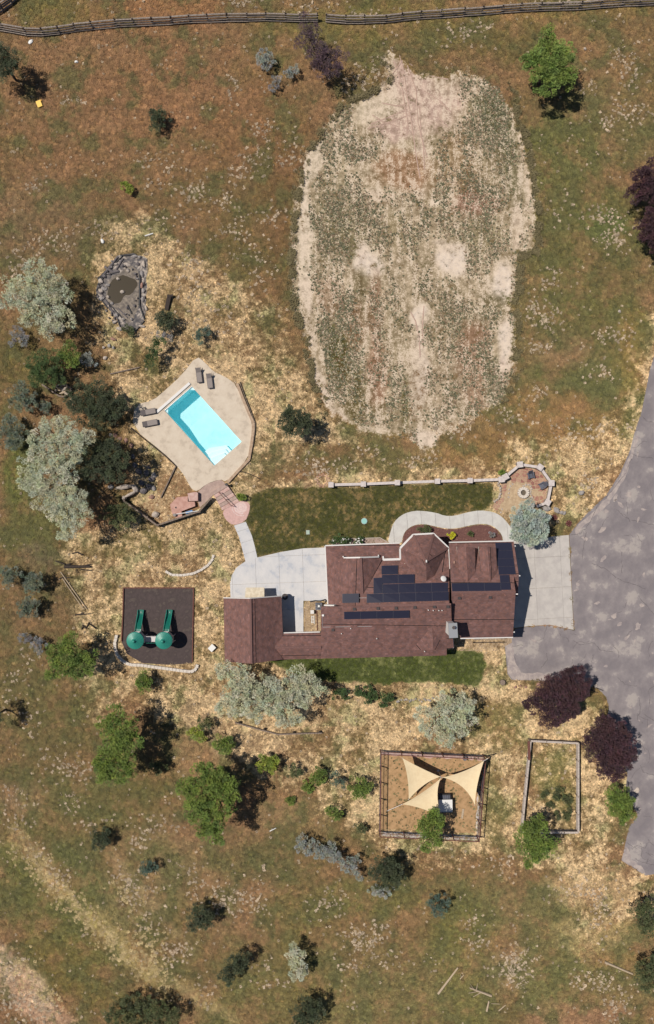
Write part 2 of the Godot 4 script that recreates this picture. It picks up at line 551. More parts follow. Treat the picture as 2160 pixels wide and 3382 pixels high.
func make_ground():
	# classes: 0 field, 1 straw, 2 arena, 3 lawn, 9 hard
	var ci := Image.create(CW, CH, false, Image.FORMAT_L8)
	var straw := Image.create(CW, CH, false, Image.FORMAT_L8)
	fill_poly(straw, d2s(STRAW_D), 255)
	var arena := Image.create(CW, CH, false, Image.FORMAT_L8)
	fill_poly(arena, ARENA, 255)
	var lawn := Image.create(CW, CH, false, Image.FORMAT_L8)
	fill_poly(lawn, LAWN_N, 255)
	fill_poly(lawn, LAWN_S, 255)
	fill_poly(ci, d2s(STRAW_D), 1)
	fill_poly(ci, ARENA, 2)
	fill_poly(ci, LAWN_N, 3)
	fill_poly(ci, LAWN_S, 3)
	for h in hard_polys(): fill_poly(ci, h, 9)
	cls = ci.get_data()
	for a in [[straw, 16], [arena, 8], [lawn, 4]]:
		a[0].resize(CW / a[1], CH / a[1], Image.INTERPOLATE_LANCZOS)
		a[0].resize(TW, TH, Image.INTERPOLATE_CUBIC)
	var sb: PackedByteArray = straw.get_data()
	var ab: PackedByteArray = arena.get_data()
	var lb: PackedByteArray = lawn.get_data()
	# broad tones, painted coarse: [x, y, rx, ry, turn, r, g, b, strength]
	var lw := 174
	var lh := 256
	var nl := FastNoiseLite.new()
	nl.seed = 3
	nl.frequency = 0.035
	nl.fractal_octaves = 3
	var ng := FastNoiseLite.new()
	ng.seed = 77
	ng.frequency = 0.05
	var acc := PackedFloat32Array()
	acc.resize(lw * lh * 3)
	var acc2 := PackedFloat32Array()
	acc2.resize(lw * lh * 3)
	for j in lh:
		for i in lw:
			var w1 := clampf(0.5 + nl.get_noise_2d(i, j * 0.9) * 1.1, 0, 1)
			var w2 := clampf(0.35 + ng.get_noise_2d(i, j) * 1.0, 0, 1)
			var o := (j * lw + i) * 3
			acc[o] = lerpf(lerpf(128, 104, w1), 132, w2 * 0.45)
			acc[o + 1] = lerpf(lerpf(96, 88, w1), 94, w2 * 0.45)
			acc[o + 2] = lerpf(lerpf(70, 56, w1), 72, w2 * 0.45)
			acc2[o] = 174
			acc2[o + 1] = 155
			acc2[o + 2] = 127
	tones(acc, TONES, lw, lh, nl)
	tones(acc2, TONES_ARENA, lw, lh, nl)
	var bb := upsize(acc, lw, lh)
	var bb2 := upsize(acc2, lw, lh)
	var acc3 := PackedFloat32Array()
	acc3.resize(lw * lh * 3)
	tones(acc3, NOT_STRAW, lw, lh, nl)
	var bb3 := upsize(acc3, lw, lh)
	var mk := func(seed_, freq, oct, gain):
		var n := FastNoiseLite.new()
		n.seed = seed_
		n.frequency = freq
		n.fractal_octaves = oct
		n.fractal_gain = gain
		var im := n.get_image(TW, TH, false, false, false)
		im.convert(Image.FORMAT_L8)
		return im.get_data()
	var n1: PackedByteArray = mk.call(1, 0.014, 3, 0.5)    # 5 m
	var n2: PackedByteArray = mk.call(2, 0.07, 3, 0.6)     # 1 m
	var n3: PackedByteArray = mk.call(4, 0.30, 2, 0.7)     # 0.25 m
	gbytes = PackedByteArray()
	gbytes.resize(TW * TH * 3)
	# tone to base colour (grass shades itself, so its blades are lighter than the tone seen from above)
	var lut := PackedByteArray()
	lut.resize(256)
	for i in 256: lut[i] = int(clampf(srgb(lin(i / 255.0) / F * GRASS_GAIN), 0, 1) * 255.0 + 0.5)
	var tot := TW * TH
	for i in tot:
		var a := (n1[i] - 128) / 128.0
		var b := (n2[i] - 128) / 128.0
		var f := (n3[i] - 128) / 128.0
		var o := i * 3
		var r := 0.0
		var g := 0.0
		var bl := 0.0
		var w := 0.0
		var m := ab[i]
		if m > 20:
			w = clampf((m / 255.0 + a * 0.35 + b * 0.45 + f * 0.3 - 0.46) * 3.2, 0, 1)
		if w < 1.0:
			var hx := n1[(i + 900017) % tot] / 128.0 - 1.0      # other patches of the same kind of noise, for hue
			var hy := n2[(i + 700001) % tot] / 128.0 - 1.0
			var k := 0.98 + b * 0.18 + f * 0.26
			r = float(bb[o]) - 3.0
			g = float(bb[o + 1]) + 3.0
			bl = float(bb[o + 2]) - 1.0
			var gw := clampf(hx * 1.9 + hy * 0.7 - 0.15, 0, 0.65)     # greener
			var rw := clampf(-hx * 1.2 + hy * 0.7 - 0.15, 0, 0.35)     # redder
			r = r + (88 - r) * gw + (152 - r) * rw
			g = g + (88 - g) * gw + (112 - g) * rw
			bl = bl + (54 - bl) * gw + (82 - bl) * rw
			var ms := sb[i]
			if ms > 8:
				var ws := clampf((ms / 255.0 + a * 0.55 + b * 0.45 + f * 0.2 - 0.42 - bb3[o] / 255.0 * 0.7) * 1.7, 0, 1)
				if ws > 0.0:
					var t := clampf(0.58 + a * 0.85 + b * 0.55 + f * 0.8, 0, 1)
					var gs := clampf(hx * 1.5 + hy * 0.4 - 0.2, 0, 0.7)
					ws *= 0.9
					r = r + (146 + 50 * t - 42 * gs - r) * ws
					g = g + (121 + 51 * t - 22 * gs - g) * ws
					bl = bl + (87 + 48 * t - 28 * gs - bl) * ws
			var ml := lb[i]
			if ml > 8:
				var wl := clampf((ml / 255.0 + b * 0.35 - 0.42) * 3.0, 0, 1) * 0.94
				var t := clampf(0.38 + a * 0.7 + b * 0.8 + f * 0.35, 0, 1)
				var tt := t * t
				var fresh := 1.0 if i > 1246 * TW else 0.0      # the strip behind the house is greener
				r = r + (65 + (60 - 16 * fresh) * tt - r) * wl
				g = g + (67 + 8 * fresh + 36 * tt - g) * wl
				bl = bl + (32 + 34 * tt - bl) * wl
				k = k + (0.88 + b * 0.08 + f * 0.14 - k) * wl
			r *= k
			g *= k
			bl *= k
		if w > 0.0:
			# bare dust in flecks between the growth
			var yy := i / TW
			var st := n2[((yy / 7 + 300) * TW) + i - yy * TW] / 128.0 - 1.0      # drag marks along the arena
			var t := clampf((f * 1.1 + b * 0.75 + a * 0.4 + st * 0.95 + 0.03) * 1.6, 0, 0.82)
			var k := 0.80 + f * 0.05
			var r2 := bb2[o] + b * 44.0 + a * 22.0
			var g2 := bb2[o + 1] + b * 41.0 + a * 20.0
			var b2 := bb2[o + 2] + b * 37.0 + a * 18.0
			r = r + ((r2 + (226 - r2) * t) * k - r) * w
			g = g + ((g2 + (206 - g2) * t) * k - g) * w
			bl = bl + ((b2 + (184 - b2) * t) * k - bl) * w
		gbytes[o] = lut[clampi(int(r), 0, 255)]
		gbytes[o + 1] = lut[clampi(int(g), 0, 255)]
		gbytes[o + 2] = lut[clampi(int(bl), 0, 255)]
	var gm := mat(Color.WHITE, 1.0)
	gm.metallic_specular = 0.2
	gm.albedo_texture = ImageTexture.create_from_image(Image.create_from_data(TW, TH, false, Image.FORMAT_RGB8, gbytes))
	# one sheet: the textured core, open where the pool is dug in, and the land around it
	var a0 := G(TX0, TY0)
	var a1 := G(TX0 + TW * TS, TY0 + TH * TS)
	var rect := [Vector2(a0.x, a0.y), Vector2(a1.x, a0.y), Vector2(a1.x, a1.y), Vector2(a0.x, a1.y)]
	var q = pool_corners()     # W, N, E, S
	var mb := MB.new()
	for i in 4:
		var j := (i + 1) % 4
		var t := [rect[i], rect[j], q[j], q[i]]
		var v3 := []
		var u2 := []
		for p in t:
			v3.append(Vector3(p.x, 0, p.y))
			u2.append(Vector2((p.x - a0.x) / (a1.x - a0.x), (p.y - a0.y) / (a1.y - a0.y)))
		mb.tri(v3[0], v3[1], v3[2], Vector3.UP, u2[0], u2[1], u2[2])
		mb.tri(v3[0], v3[2], v3[3], Vector3.UP, u2[0], u2[2], u2[3])
	var ground = struct("ground", mb.mesh(), gm)
	var mo := MB.new()
	var far := [Vector2(-900, -900), Vector2(900, -900), Vector2(900, 900), Vector2(-900, 900)]
	for i in 4:
		var j := (i + 1) % 4
		mo.quad(Vector3(far[i].x, 0, far[i].y), Vector3(far[j].x, 0, far[j].y), Vector3(rect[j].x, 0, rect[j].y), Vector3(rect[i].x, 0, rect[i].y), Vector3.UP)
	struct("terrain", mo.mesh(), nmat(A(140, 108, 78), A(120, 102, 68), 30.0, 90))

func tones(acc: PackedFloat32Array, list, lw, lh, nl):
	var sc := TS * 8.0
	for p in list:
		var ca := cos(deg_to_rad(p[4]))
		var sa := sin(deg_to_rad(p[4]))
		var rr := maxf(p[2], p[3]) * 1.5
		for j in range(maxi(0, int((p[1] - rr - TY0) / sc)), mini(lh, int((p[1] + rr - TY0) / sc) + 1)):
			for i in range(maxi(0, int((p[0] - rr - TX0) / sc)), mini(lw, int((p[0] + rr - TX0) / sc) + 1)):
				var dx: float = i * sc + TX0 - p[0]
				var dy: float = j * sc + TY0 - p[1]
				var u: float = (dx * ca + dy * sa) / p[2]
				var v: float = (dy * ca - dx * sa) / p[3]
				var q: float = u * u + v * v + nl.get_noise_2d(i * 3.0, j * 3.0) * 0.9
				if q < 1.3:
					var w: float = clampf((1.3 - q) / 0.9, 0, 1) * p[8]
					var o: int = (j * lw + i) * 3
					acc[o] = lerpf(acc[o], p[5], w)
					acc[o + 1] = lerpf(acc[o + 1], p[6], w)
					acc[o + 2] = lerpf(acc[o + 2], p[7], w)

func upsize(acc: PackedFloat32Array, lw, lh) -> PackedByteArray:
	var lo := PackedByteArray()
	lo.resize(lw * lh * 3)
	for i in lo.size(): lo[i] = int(clampf(acc[i], 0, 255))
	var low := Image.create_from_data(lw, lh, false, Image.FORMAT_RGB8, lo)
	low.resize(TW, TH, Image.INTERPOLATE_CUBIC)
	return low.get_data()

# broad tones of the land, as sunlit in the photograph
var TONES := [
	[300, 250, 420, 260, 0, 132, 96, 72, 0.7], [330, 560, 380, 150, 10, 120, 90, 64, 0.7], [120, 700, 200, 130, 0, 126, 98, 74, 0.8],
	[560, 300, 260, 180, 0, 136, 94, 70, 0.6], [480, 40, 260, 60, 0, 150, 100, 70, 0.6], [190, 30, 160, 60, 0, 112, 98, 56, 0.7],
	[820, 420, 200, 160, -20, 122, 86, 60, 0.8], [900, 700, 90, 300, 5, 112, 82, 56, 0.9], [780, 800, 120, 160, 0, 104, 86, 56, 0.8], [740, 640, 160, 120, 0, 110, 86, 58, 0.6],
	[1200, 60, 330, 70, -3, 112, 98, 56, 0.7], [1800, 30, 380, 40, -3, 150, 118, 70, 0.5], [1600, 130, 260, 80, 0, 106, 88, 56, 0.8],
	[1960, 150, 200, 150, 0, 134, 100, 72, 0.6], [1950, 420, 260, 160, 0, 112, 94, 64, 0.8], [1850, 520, 140, 180, 0, 96, 90, 54, 0.7],
	[1900, 800, 230, 200, 0, 100, 88, 54, 0.8], [2040, 900, 120, 90, 0, 118, 88, 62, 0.7], [1950, 1050, 240, 120, 0, 96, 84, 52, 0.8], [1980, 730, 80, 60, 0, 84, 94, 52, 0.7],
	[1930, 1260, 200, 90, 0, 92, 90, 56, 0.7], [1850, 1150, 120, 60, 0, 142, 106, 84, 0.6], [2080, 1150, 70, 160, 0, 150, 118, 70, 0.6], [1880, 1420, 240, 90, 0, 140, 108, 70, 0.7],
	[2090, 1390, 60, 110, 20, 102, 98, 56, 0.6], [1600, 1480, 260, 60, 0, 128, 96, 64, 0.7], [1250, 1520, 220, 70, 0, 104, 92, 60, 0.8], [1150, 1470, 120, 70, 0, 104, 94, 62, 0.7],
	[400, 760, 160, 70, 20, 92, 82, 54, 0.8], [120, 800, 220, 90, 0, 112, 90, 66, 0.7], [60, 1180, 80, 120, 0, 100, 84, 52, 0.7], [60, 1560, 70, 150, 0, 94, 92, 50, 0.9],
	[100, 1760, 130, 140, 0, 96, 88, 54, 0.8], [130, 1830, 70, 60, 0, 118, 96, 82, 0.6], [120, 1950, 140, 140, 0, 104, 84, 60, 0.7], [140, 2330, 220, 160, 30, 102, 86, 56, 0.8],
	[180, 2560, 240, 140, 20, 112, 86, 60, 0.7], [330, 2620, 200, 90, 0, 100, 88, 56, 0.7], [60, 2630, 80, 60, 0, 160, 122, 100, 0.6], [60, 2850, 120, 80, 30, 134, 104, 80, 0.6],
	[180, 2960, 260, 90, 45, 100, 92, 52, 0.9], [140, 2890, 180, 34, 45, 176, 144, 98, 0.28], [330, 3060, 320, 26, 45, 196, 164, 112, 0.28], [420, 3140, 180, 30, 45, 190, 158, 108, 0.28], [360, 2960, 300, 40, 45, 92, 92, 58, 0.7],
	[200, 3180, 200, 120, 40, 112, 94, 54, 0.8], [40, 3240, 200, 60, 42, 178, 144, 122, 0.85], [150, 3340, 180, 50, 35, 176, 138, 116, 0.7], [480, 2900, 120, 200, 40, 140, 110, 84, 0.6],
	[560, 3150, 160, 130, 0, 116, 88, 62, 0.7], [600, 2800, 200, 100, 20, 134, 104, 78, 0.6], [840, 2840, 180, 90, 10, 100, 88, 58, 0.8], [780, 3000, 200, 120, 0, 132, 100, 74, 0.7],
	[1000, 3020, 160, 120, 0, 112, 96, 60, 0.7], [1200, 3100, 200, 130, 0, 122, 94, 66, 0.7], [1200, 2960, 180, 70, 0, 102, 92, 56, 0.8], [900, 3280, 260, 100, 0, 116, 96, 62, 0.7], [1300, 3300, 300, 110, 0, 122, 104, 70, 0.6],
	[1550, 2960, 160, 100, 0, 122, 100, 68, 0.7], [1540, 3060, 90, 120, -30, 98, 92, 52, 0.8], [1740, 2990, 160, 90, 0, 104, 94, 62, 0.8], [1700, 3190, 90, 90, 0, 160, 122, 98, 0.8], [1830, 3230, 140, 160, 30, 94, 92, 56, 0.8],
	[1500, 3200, 70, 220, -25, 104, 96, 54, 0.8], [1950, 3080, 130, 90, 0, 196, 166, 122, 0.6], [2040, 3180, 100, 60, 0, 124, 96, 62, 0.8], [2050, 3260, 140, 70, 0, 118, 98, 66, 0.7], [1900, 3350, 240, 50, 0, 148, 106, 84, 0.8], [1960, 2930, 160, 70, 0, 196, 164, 128, 0.6],
	[300, 2900, 420, 300, 30, 104, 96, 60, 0.45], [1100, 3250, 700, 160, 0, 108, 98, 62, 0.4], [1900, 900, 300, 420, 0, 100, 92, 58, 0.4], [120, 2400, 200, 300, 0, 104, 92, 60, 0.4],
	[250, 3000, 330, 22, 45, 190, 160, 112, 0.28], [330, 3060, 320, 20, 45, 200, 170, 118, 0.28], [430, 3120, 200, 26, 45, 190, 160, 112, 0.28], [480, 2960, 200, 26, 50, 168, 140, 108, 0.5], [120, 2830, 160, 30, 50, 170, 140, 104, 0.6], [60, 3210, 160, 50, 45, 190, 160, 136, 0.8], [560, 3230, 160, 16, 40, 176, 150, 112, 0.5], [680, 3300, 120, 20, 35, 180, 150, 110, 0.5],
	[430, 330, 620, 330, 0, 134, 97, 70, 0.4], [1750, 3150, 420, 200, 0, 126, 106, 72, 0.35], [1350, 80, 500, 60, 0, 118, 98, 62, 0.3],
	# inside the dry yard
	[700, 2500, 200, 90, 20, 150, 118, 88, 0.6], [640, 2360, 120, 60, 30, 178, 150, 128, 0.6], [820, 2440, 130, 60, 0, 164, 136, 112, 0.6], [380, 2270, 110, 60, 0, 150, 116, 84, 0.6], [420, 1790, 180, 60, -10, 110, 96, 60, 0.8], [900, 1500, 160, 60, 0, 110, 96, 66, 0.9],
	[1100, 1500, 130, 50, 0, 120, 90, 64, 0.8], [1780, 1350, 200, 90, 0, 132, 100, 68, 0.9], [1560, 1500, 160, 40, 0, 136, 104, 70, 0.7], [1650, 2380, 120, 90, 0, 128, 112, 72, 0.7], [1600, 2640, 90, 160, 0, 124, 108, 70, 0.8], [1850, 2560, 90, 130, 0, 122, 108, 68, 0.9], [960, 2680, 140, 70, 0, 140, 112, 82, 0.6],
]
# where the dry yard stays brown or green: amount 0-255 in the first tone
var NOT_STRAW := [
	[1180, 1510, 260, 60, 0, 200, 0, 0, 1.0], [960, 1530, 160, 70, 0, 190, 0, 0, 1.0], [1560, 1500, 200, 60, 0, 170, 0, 0, 1.0], [1800, 1370, 260, 90, 0, 190, 0, 0, 1.0], [2050, 1330, 90, 140, 20, 130, 0, 0, 1.0],
	[640, 2480, 260, 110, 25, 150, 0, 0, 1.0], [900, 2640, 260, 120, 20, 140, 0, 0, 1.0], [380, 2280, 130, 70, 0, 130, 0, 0, 1.0], [430, 1790, 150, 50, -10, 120, 0, 0, 1.0], [600, 1880, 120, 60, 0, 50, 0, 0, 1.0], [300, 1960, 90, 120, 0, 60, 0, 0, 1.0],
	[1620, 2400, 90, 110, 0, 160, 0, 0, 1.0], [1610, 2640, 60, 170, 0, 170, 0, 0, 1.0], [1820, 2590, 100, 160, 0, 150, 0, 0, 1.0], [1100, 2470, 240, 60, 0, 130, 0, 0, 1.0], [1480, 2470, 120, 40, 0, 130, 0, 0, 1.0], [1980, 2760, 80, 120, 0, 100, 0, 0, 1.0], [1450, 2850, 260, 60, 0, 160, 0, 0, 1.0], [1760, 2950, 200, 80, 0, 170, 0, 0, 1.0], [1960, 3040, 120, 120, 0, 150, 0, 0, 1.0],
	[880, 1150, 90, 130, 0, 120, 0, 0, 1.0], [830, 1560, 70, 60, 0, 150, 0, 0, 1.0], [1930, 2480, 70, 60, 0, 80, 0, 0, 1.0], [700, 1950, 60, 160, 0, 40, 0, 0, 1.0], [560, 1000, 60, 40, 0, 60, 0, 0, 1.0], [470, 1190, 80, 60, 0, 120, 0, 0, 1.0],
]
# the arena: dusty all over, bare and overgrown places
var TONES_ARENA := [
	[1350, 250, 70, 120, 0, 196, 168, 152, 1.0], [1370, 350, 150, 110, 0, 196, 168, 152, 1.0], [1290, 400, 90, 60, 0, 192, 164, 148, 0.9], [1385, 500, 26, 180, 0, 206, 182, 162, 0.8],
	[1230, 350, 90, 50, -25, 206, 188, 162, 0.9], [1610, 300, 100, 50, 20, 176, 156, 130, 0.7], [1480, 280, 60, 40, 0, 186, 164, 142, 0.7],
	[1640, 400, 50, 110, -15, 98, 96, 66, 0.9], [1600, 340, 60, 40, 0, 104, 100, 70, 0.8], [1680, 540, 40, 120, -10, 108, 102, 72, 0.7], [1590, 560, 70, 110, 0, 138, 122, 92, 0.7],
	[1320, 560, 110, 70, 0, 158, 122, 92, 0.85], [1490, 540, 90, 110, 0, 150, 124, 92, 0.8], [1120, 520, 60, 110, 20, 186, 168, 138, 0.7], [1190, 470, 80, 50, 0, 150, 132, 104, 0.6], [1080, 660, 60, 90, 10, 136, 122, 92, 0.6],
	[1560, 670, 80, 50, 0, 150, 112, 92, 0.8], [1440, 640, 60, 60, 0, 172, 152, 122, 0.6], [1250, 640, 60, 26, 0, 214, 192, 168, 0.9], [1430, 660, 24, 14, 0, 226, 206, 180, 1.0],
	[1130, 760, 110, 100, 0, 124, 114, 84, 0.7], [1310, 760, 90, 70, 0, 150, 134, 102, 0.7], [1580, 760, 90, 70, 0, 148, 134, 102, 0.7], [1060, 850, 60, 60, 0, 140, 126, 98, 0.6],
	[1205, 870, 50, 46, 10, 226, 208, 190, 1.0], [1190, 815, 20, 30, 0, 222, 202, 184, 0.9], [1485, 850, 52, 56, -10, 226, 208, 190, 1.0], [1455, 800, 50, 20, 20, 214, 194, 172, 0.8], [1655, 930, 42, 74, 0, 226, 208, 190, 1.0], [1700, 760, 16, 110, 0, 212, 190, 168, 0.8], [1740, 620, 18, 90, -8, 210, 188, 164, 0.8], [1720, 470, 16, 60, -10, 206, 184, 160, 0.8],
	[1180, 940, 30, 60, 0, 110, 96, 66, 0.8], [1160, 1060, 40, 110, 0, 128, 98, 70, 0.85], [1110, 1150, 44, 130, -8, 96, 90, 54, 1.0], [1160, 1280, 46, 110, -10, 104, 92, 58, 0.9], [1080, 980, 50, 80, 0, 156, 128, 104, 0.7], [1230, 1000, 24, 110, 0, 136, 104, 80, 0.7],
	[1380, 1035, 40, 40, 20, 228, 210, 192, 1.0], [1385, 1180, 26, 140, 0, 218, 198, 178, 0.9], [1360, 1250, 20, 120, 0, 204, 184, 162, 0.6], [1330, 1330, 14, 80, 0, 96, 92, 52, 0.9], [1240, 1240, 36, 130, 0, 148, 112, 88, 0.8], [1300, 1120, 40, 130, 0, 160, 142, 112, 0.6],
	[1480, 1070, 80, 110, 0, 140, 122, 92, 0.7], [1560, 1180, 60, 140, 0, 152, 118, 94, 0.8], [1620, 1240, 30, 90, 0, 110, 104, 74, 0.7], [1470, 1270, 50, 120, 0, 172, 150, 124, 0.6], [1665, 1130, 30, 90, 5, 224, 206, 188, 1.0], [1650, 1230, 24, 60, 10, 214, 192, 172, 0.8], [1610, 1010, 60, 50, 0, 120, 108, 78, 0.7],
	[1000, 780, 26, 180, 0, 216, 198, 174, 0.9], [990, 640, 26, 110, -8, 212, 194, 170, 0.9], [1030, 520, 30, 80, 15, 210, 192, 168, 0.9], [1010, 980, 18, 70, -8, 208, 188, 166, 0.9], [1020, 1100, 16, 80, -10, 208, 188, 164, 0.9], [1050, 1260, 20, 110, -22, 216, 196, 174, 1.0], [1110, 1370, 60, 18, 40, 214, 194, 172, 1.0], [1200, 1420, 80, 18, 10, 208, 190, 166, 0.9], [1400, 1440, 70, 26, 0, 214, 194, 174, 0.9], [1570, 1370, 60, 26, -25, 176, 150, 120, 0.8], [1480, 1400, 70, 24, -10, 160, 138, 108, 0.7], [1260, 1360, 70, 40, 0, 120, 106, 74, 0.7],
]

# ---------------------------------------------------------------- paved ground
var ASPHALT := [2600, 1000, 2250, 1000, 2160, 1176, 2147, 1218, 2119, 1359, 2095, 1430, 2081, 1486, 2049, 1561, 2002, 1636, 1946, 1688, 1903, 1735, 1882, 1763, 1880, 1768, 1896, 2082, 1815, 2065, 1740, 2070, 1700, 2077, 1690, 2106, 1669, 2110, 1667, 2134, 1676, 2227, 1690, 2246, 1777, 2248, 1936, 2265, 1975, 2275, 2002, 2302, 2011, 2340, 2002, 2380, 2030, 2440, 2072, 2555, 2066, 2602, 2105, 2695, 2077, 2730, 2063, 2796, 2053, 2842, 2095, 2870, 2133, 2892, 2170, 2885, 2600, 2880]
var APRON := [1676, 1796, 1740, 1790, 1830, 1771, 1878, 1767, 1894, 2080, 1815, 2063, 1740, 2068, 1690, 2075, 1672, 2075]
var WALK := [1279, 1797, 1289, 1758, 1300, 1725, 1324, 1702, 1352, 1690, 1385, 1686, 1440, 1693, 1468, 1704, 1501, 1704, 1543, 1692, 1585, 1685, 1627, 1690, 1655, 1704, 1679, 1730, 1702, 1767, 1732, 1790, 1674, 1795, 1662, 1791, 1658, 1767, 1641, 1746, 1613, 1731, 1580, 1730, 1543, 1737, 1510, 1745, 1473, 1746, 1440, 1739, 1399, 1730, 1366, 1734, 1343, 1749, 1331, 1767, 1326, 1797]
var MULCH := [1328, 1797, 1333, 1767, 1345, 1750, 1367, 1736, 1399, 1732, 1440, 1741, 1473, 1748, 1510, 1747, 1543, 1739, 1580, 1732, 1612, 1733, 1640, 1748, 1656, 1768, 1660, 1795, 1640, 1810, 1450, 1810]
var PATIO := [850, 1841, 928, 1823, 1001, 1811, 1075, 1808, 1100, 1808, 1100, 1984, 1002, 1984, 1002, 2100, 925, 2100, 925, 1975, 762, 1975, 760, 1928, 766, 1900, 780, 1876, 798, 1862, 811, 1854]
var PATH := [773, 1736, 812, 1723, 832, 1769, 842, 1806, 850, 1841, 811, 1854, 803, 1824, 790, 1775]
var DECK := [649, 1176, 677, 1197, 706, 1229, 735, 1240, 763, 1257, 780, 1274, 800, 1320, 820, 1366, 832, 1397, 832, 1423, 825, 1475, 818, 1515, 778, 1558, 747, 1592, 729, 1582, 682, 1598, 653, 1623, 636, 1618, 623, 1598, 610, 1572, 584, 1537, 542, 1497, 437, 1412, 446, 1337, 506, 1323, 543, 1292, 603, 1237]
var PLAYMAT := [408, 1942, 640, 1942, 636, 2190, 560, 2196, 470, 2190, 420, 2160, 402, 2120, 401, 2100]
var PADS := [560, 1668, 585, 1640, 650, 1615, 682, 1600, 729, 1584, 745, 1598, 786, 1650, 820, 1655, 826, 1690, 810, 1725, 773, 1736, 746, 1712, 720, 1680, 690, 1650, 640, 1705, 590, 1712]
var PEN := [1258, 2482, 1590, 2498, 1570, 2752, 1256, 2736]
var POND := [389, 844, 445, 837, 487, 853, 485, 914, 482, 1008, 480, 1055, 449, 1097, 403, 1087, 389, 1055, 356, 1017, 318, 970, 323, 928, 365, 886]
var TERRACE := [1653, 1593, 1666, 1580, 1716, 1541, 1778, 1547, 1815, 1596, 1804, 1656, 1771, 1671, 1720, 1690, 1626, 1682, 1631, 1660, 1647, 1649, 1656, 1613]
var HOUSE_FOOT := [1080, 1808, 1322, 1796, 1370, 1768, 1432, 1766, 1480, 1812, 1500, 2140, 1470, 2165, 930, 2175, 930, 2092, 1060, 2088, 1060, 2005, 1082, 2000]
var GARAGE_FOOT := [1480, 1792, 1690, 1788, 1705, 1900, 1692, 2104, 1490, 2106]
var WING_FOOT := [740, 1978, 928, 1970, 934, 2180, 832, 2190, 744, 2186]

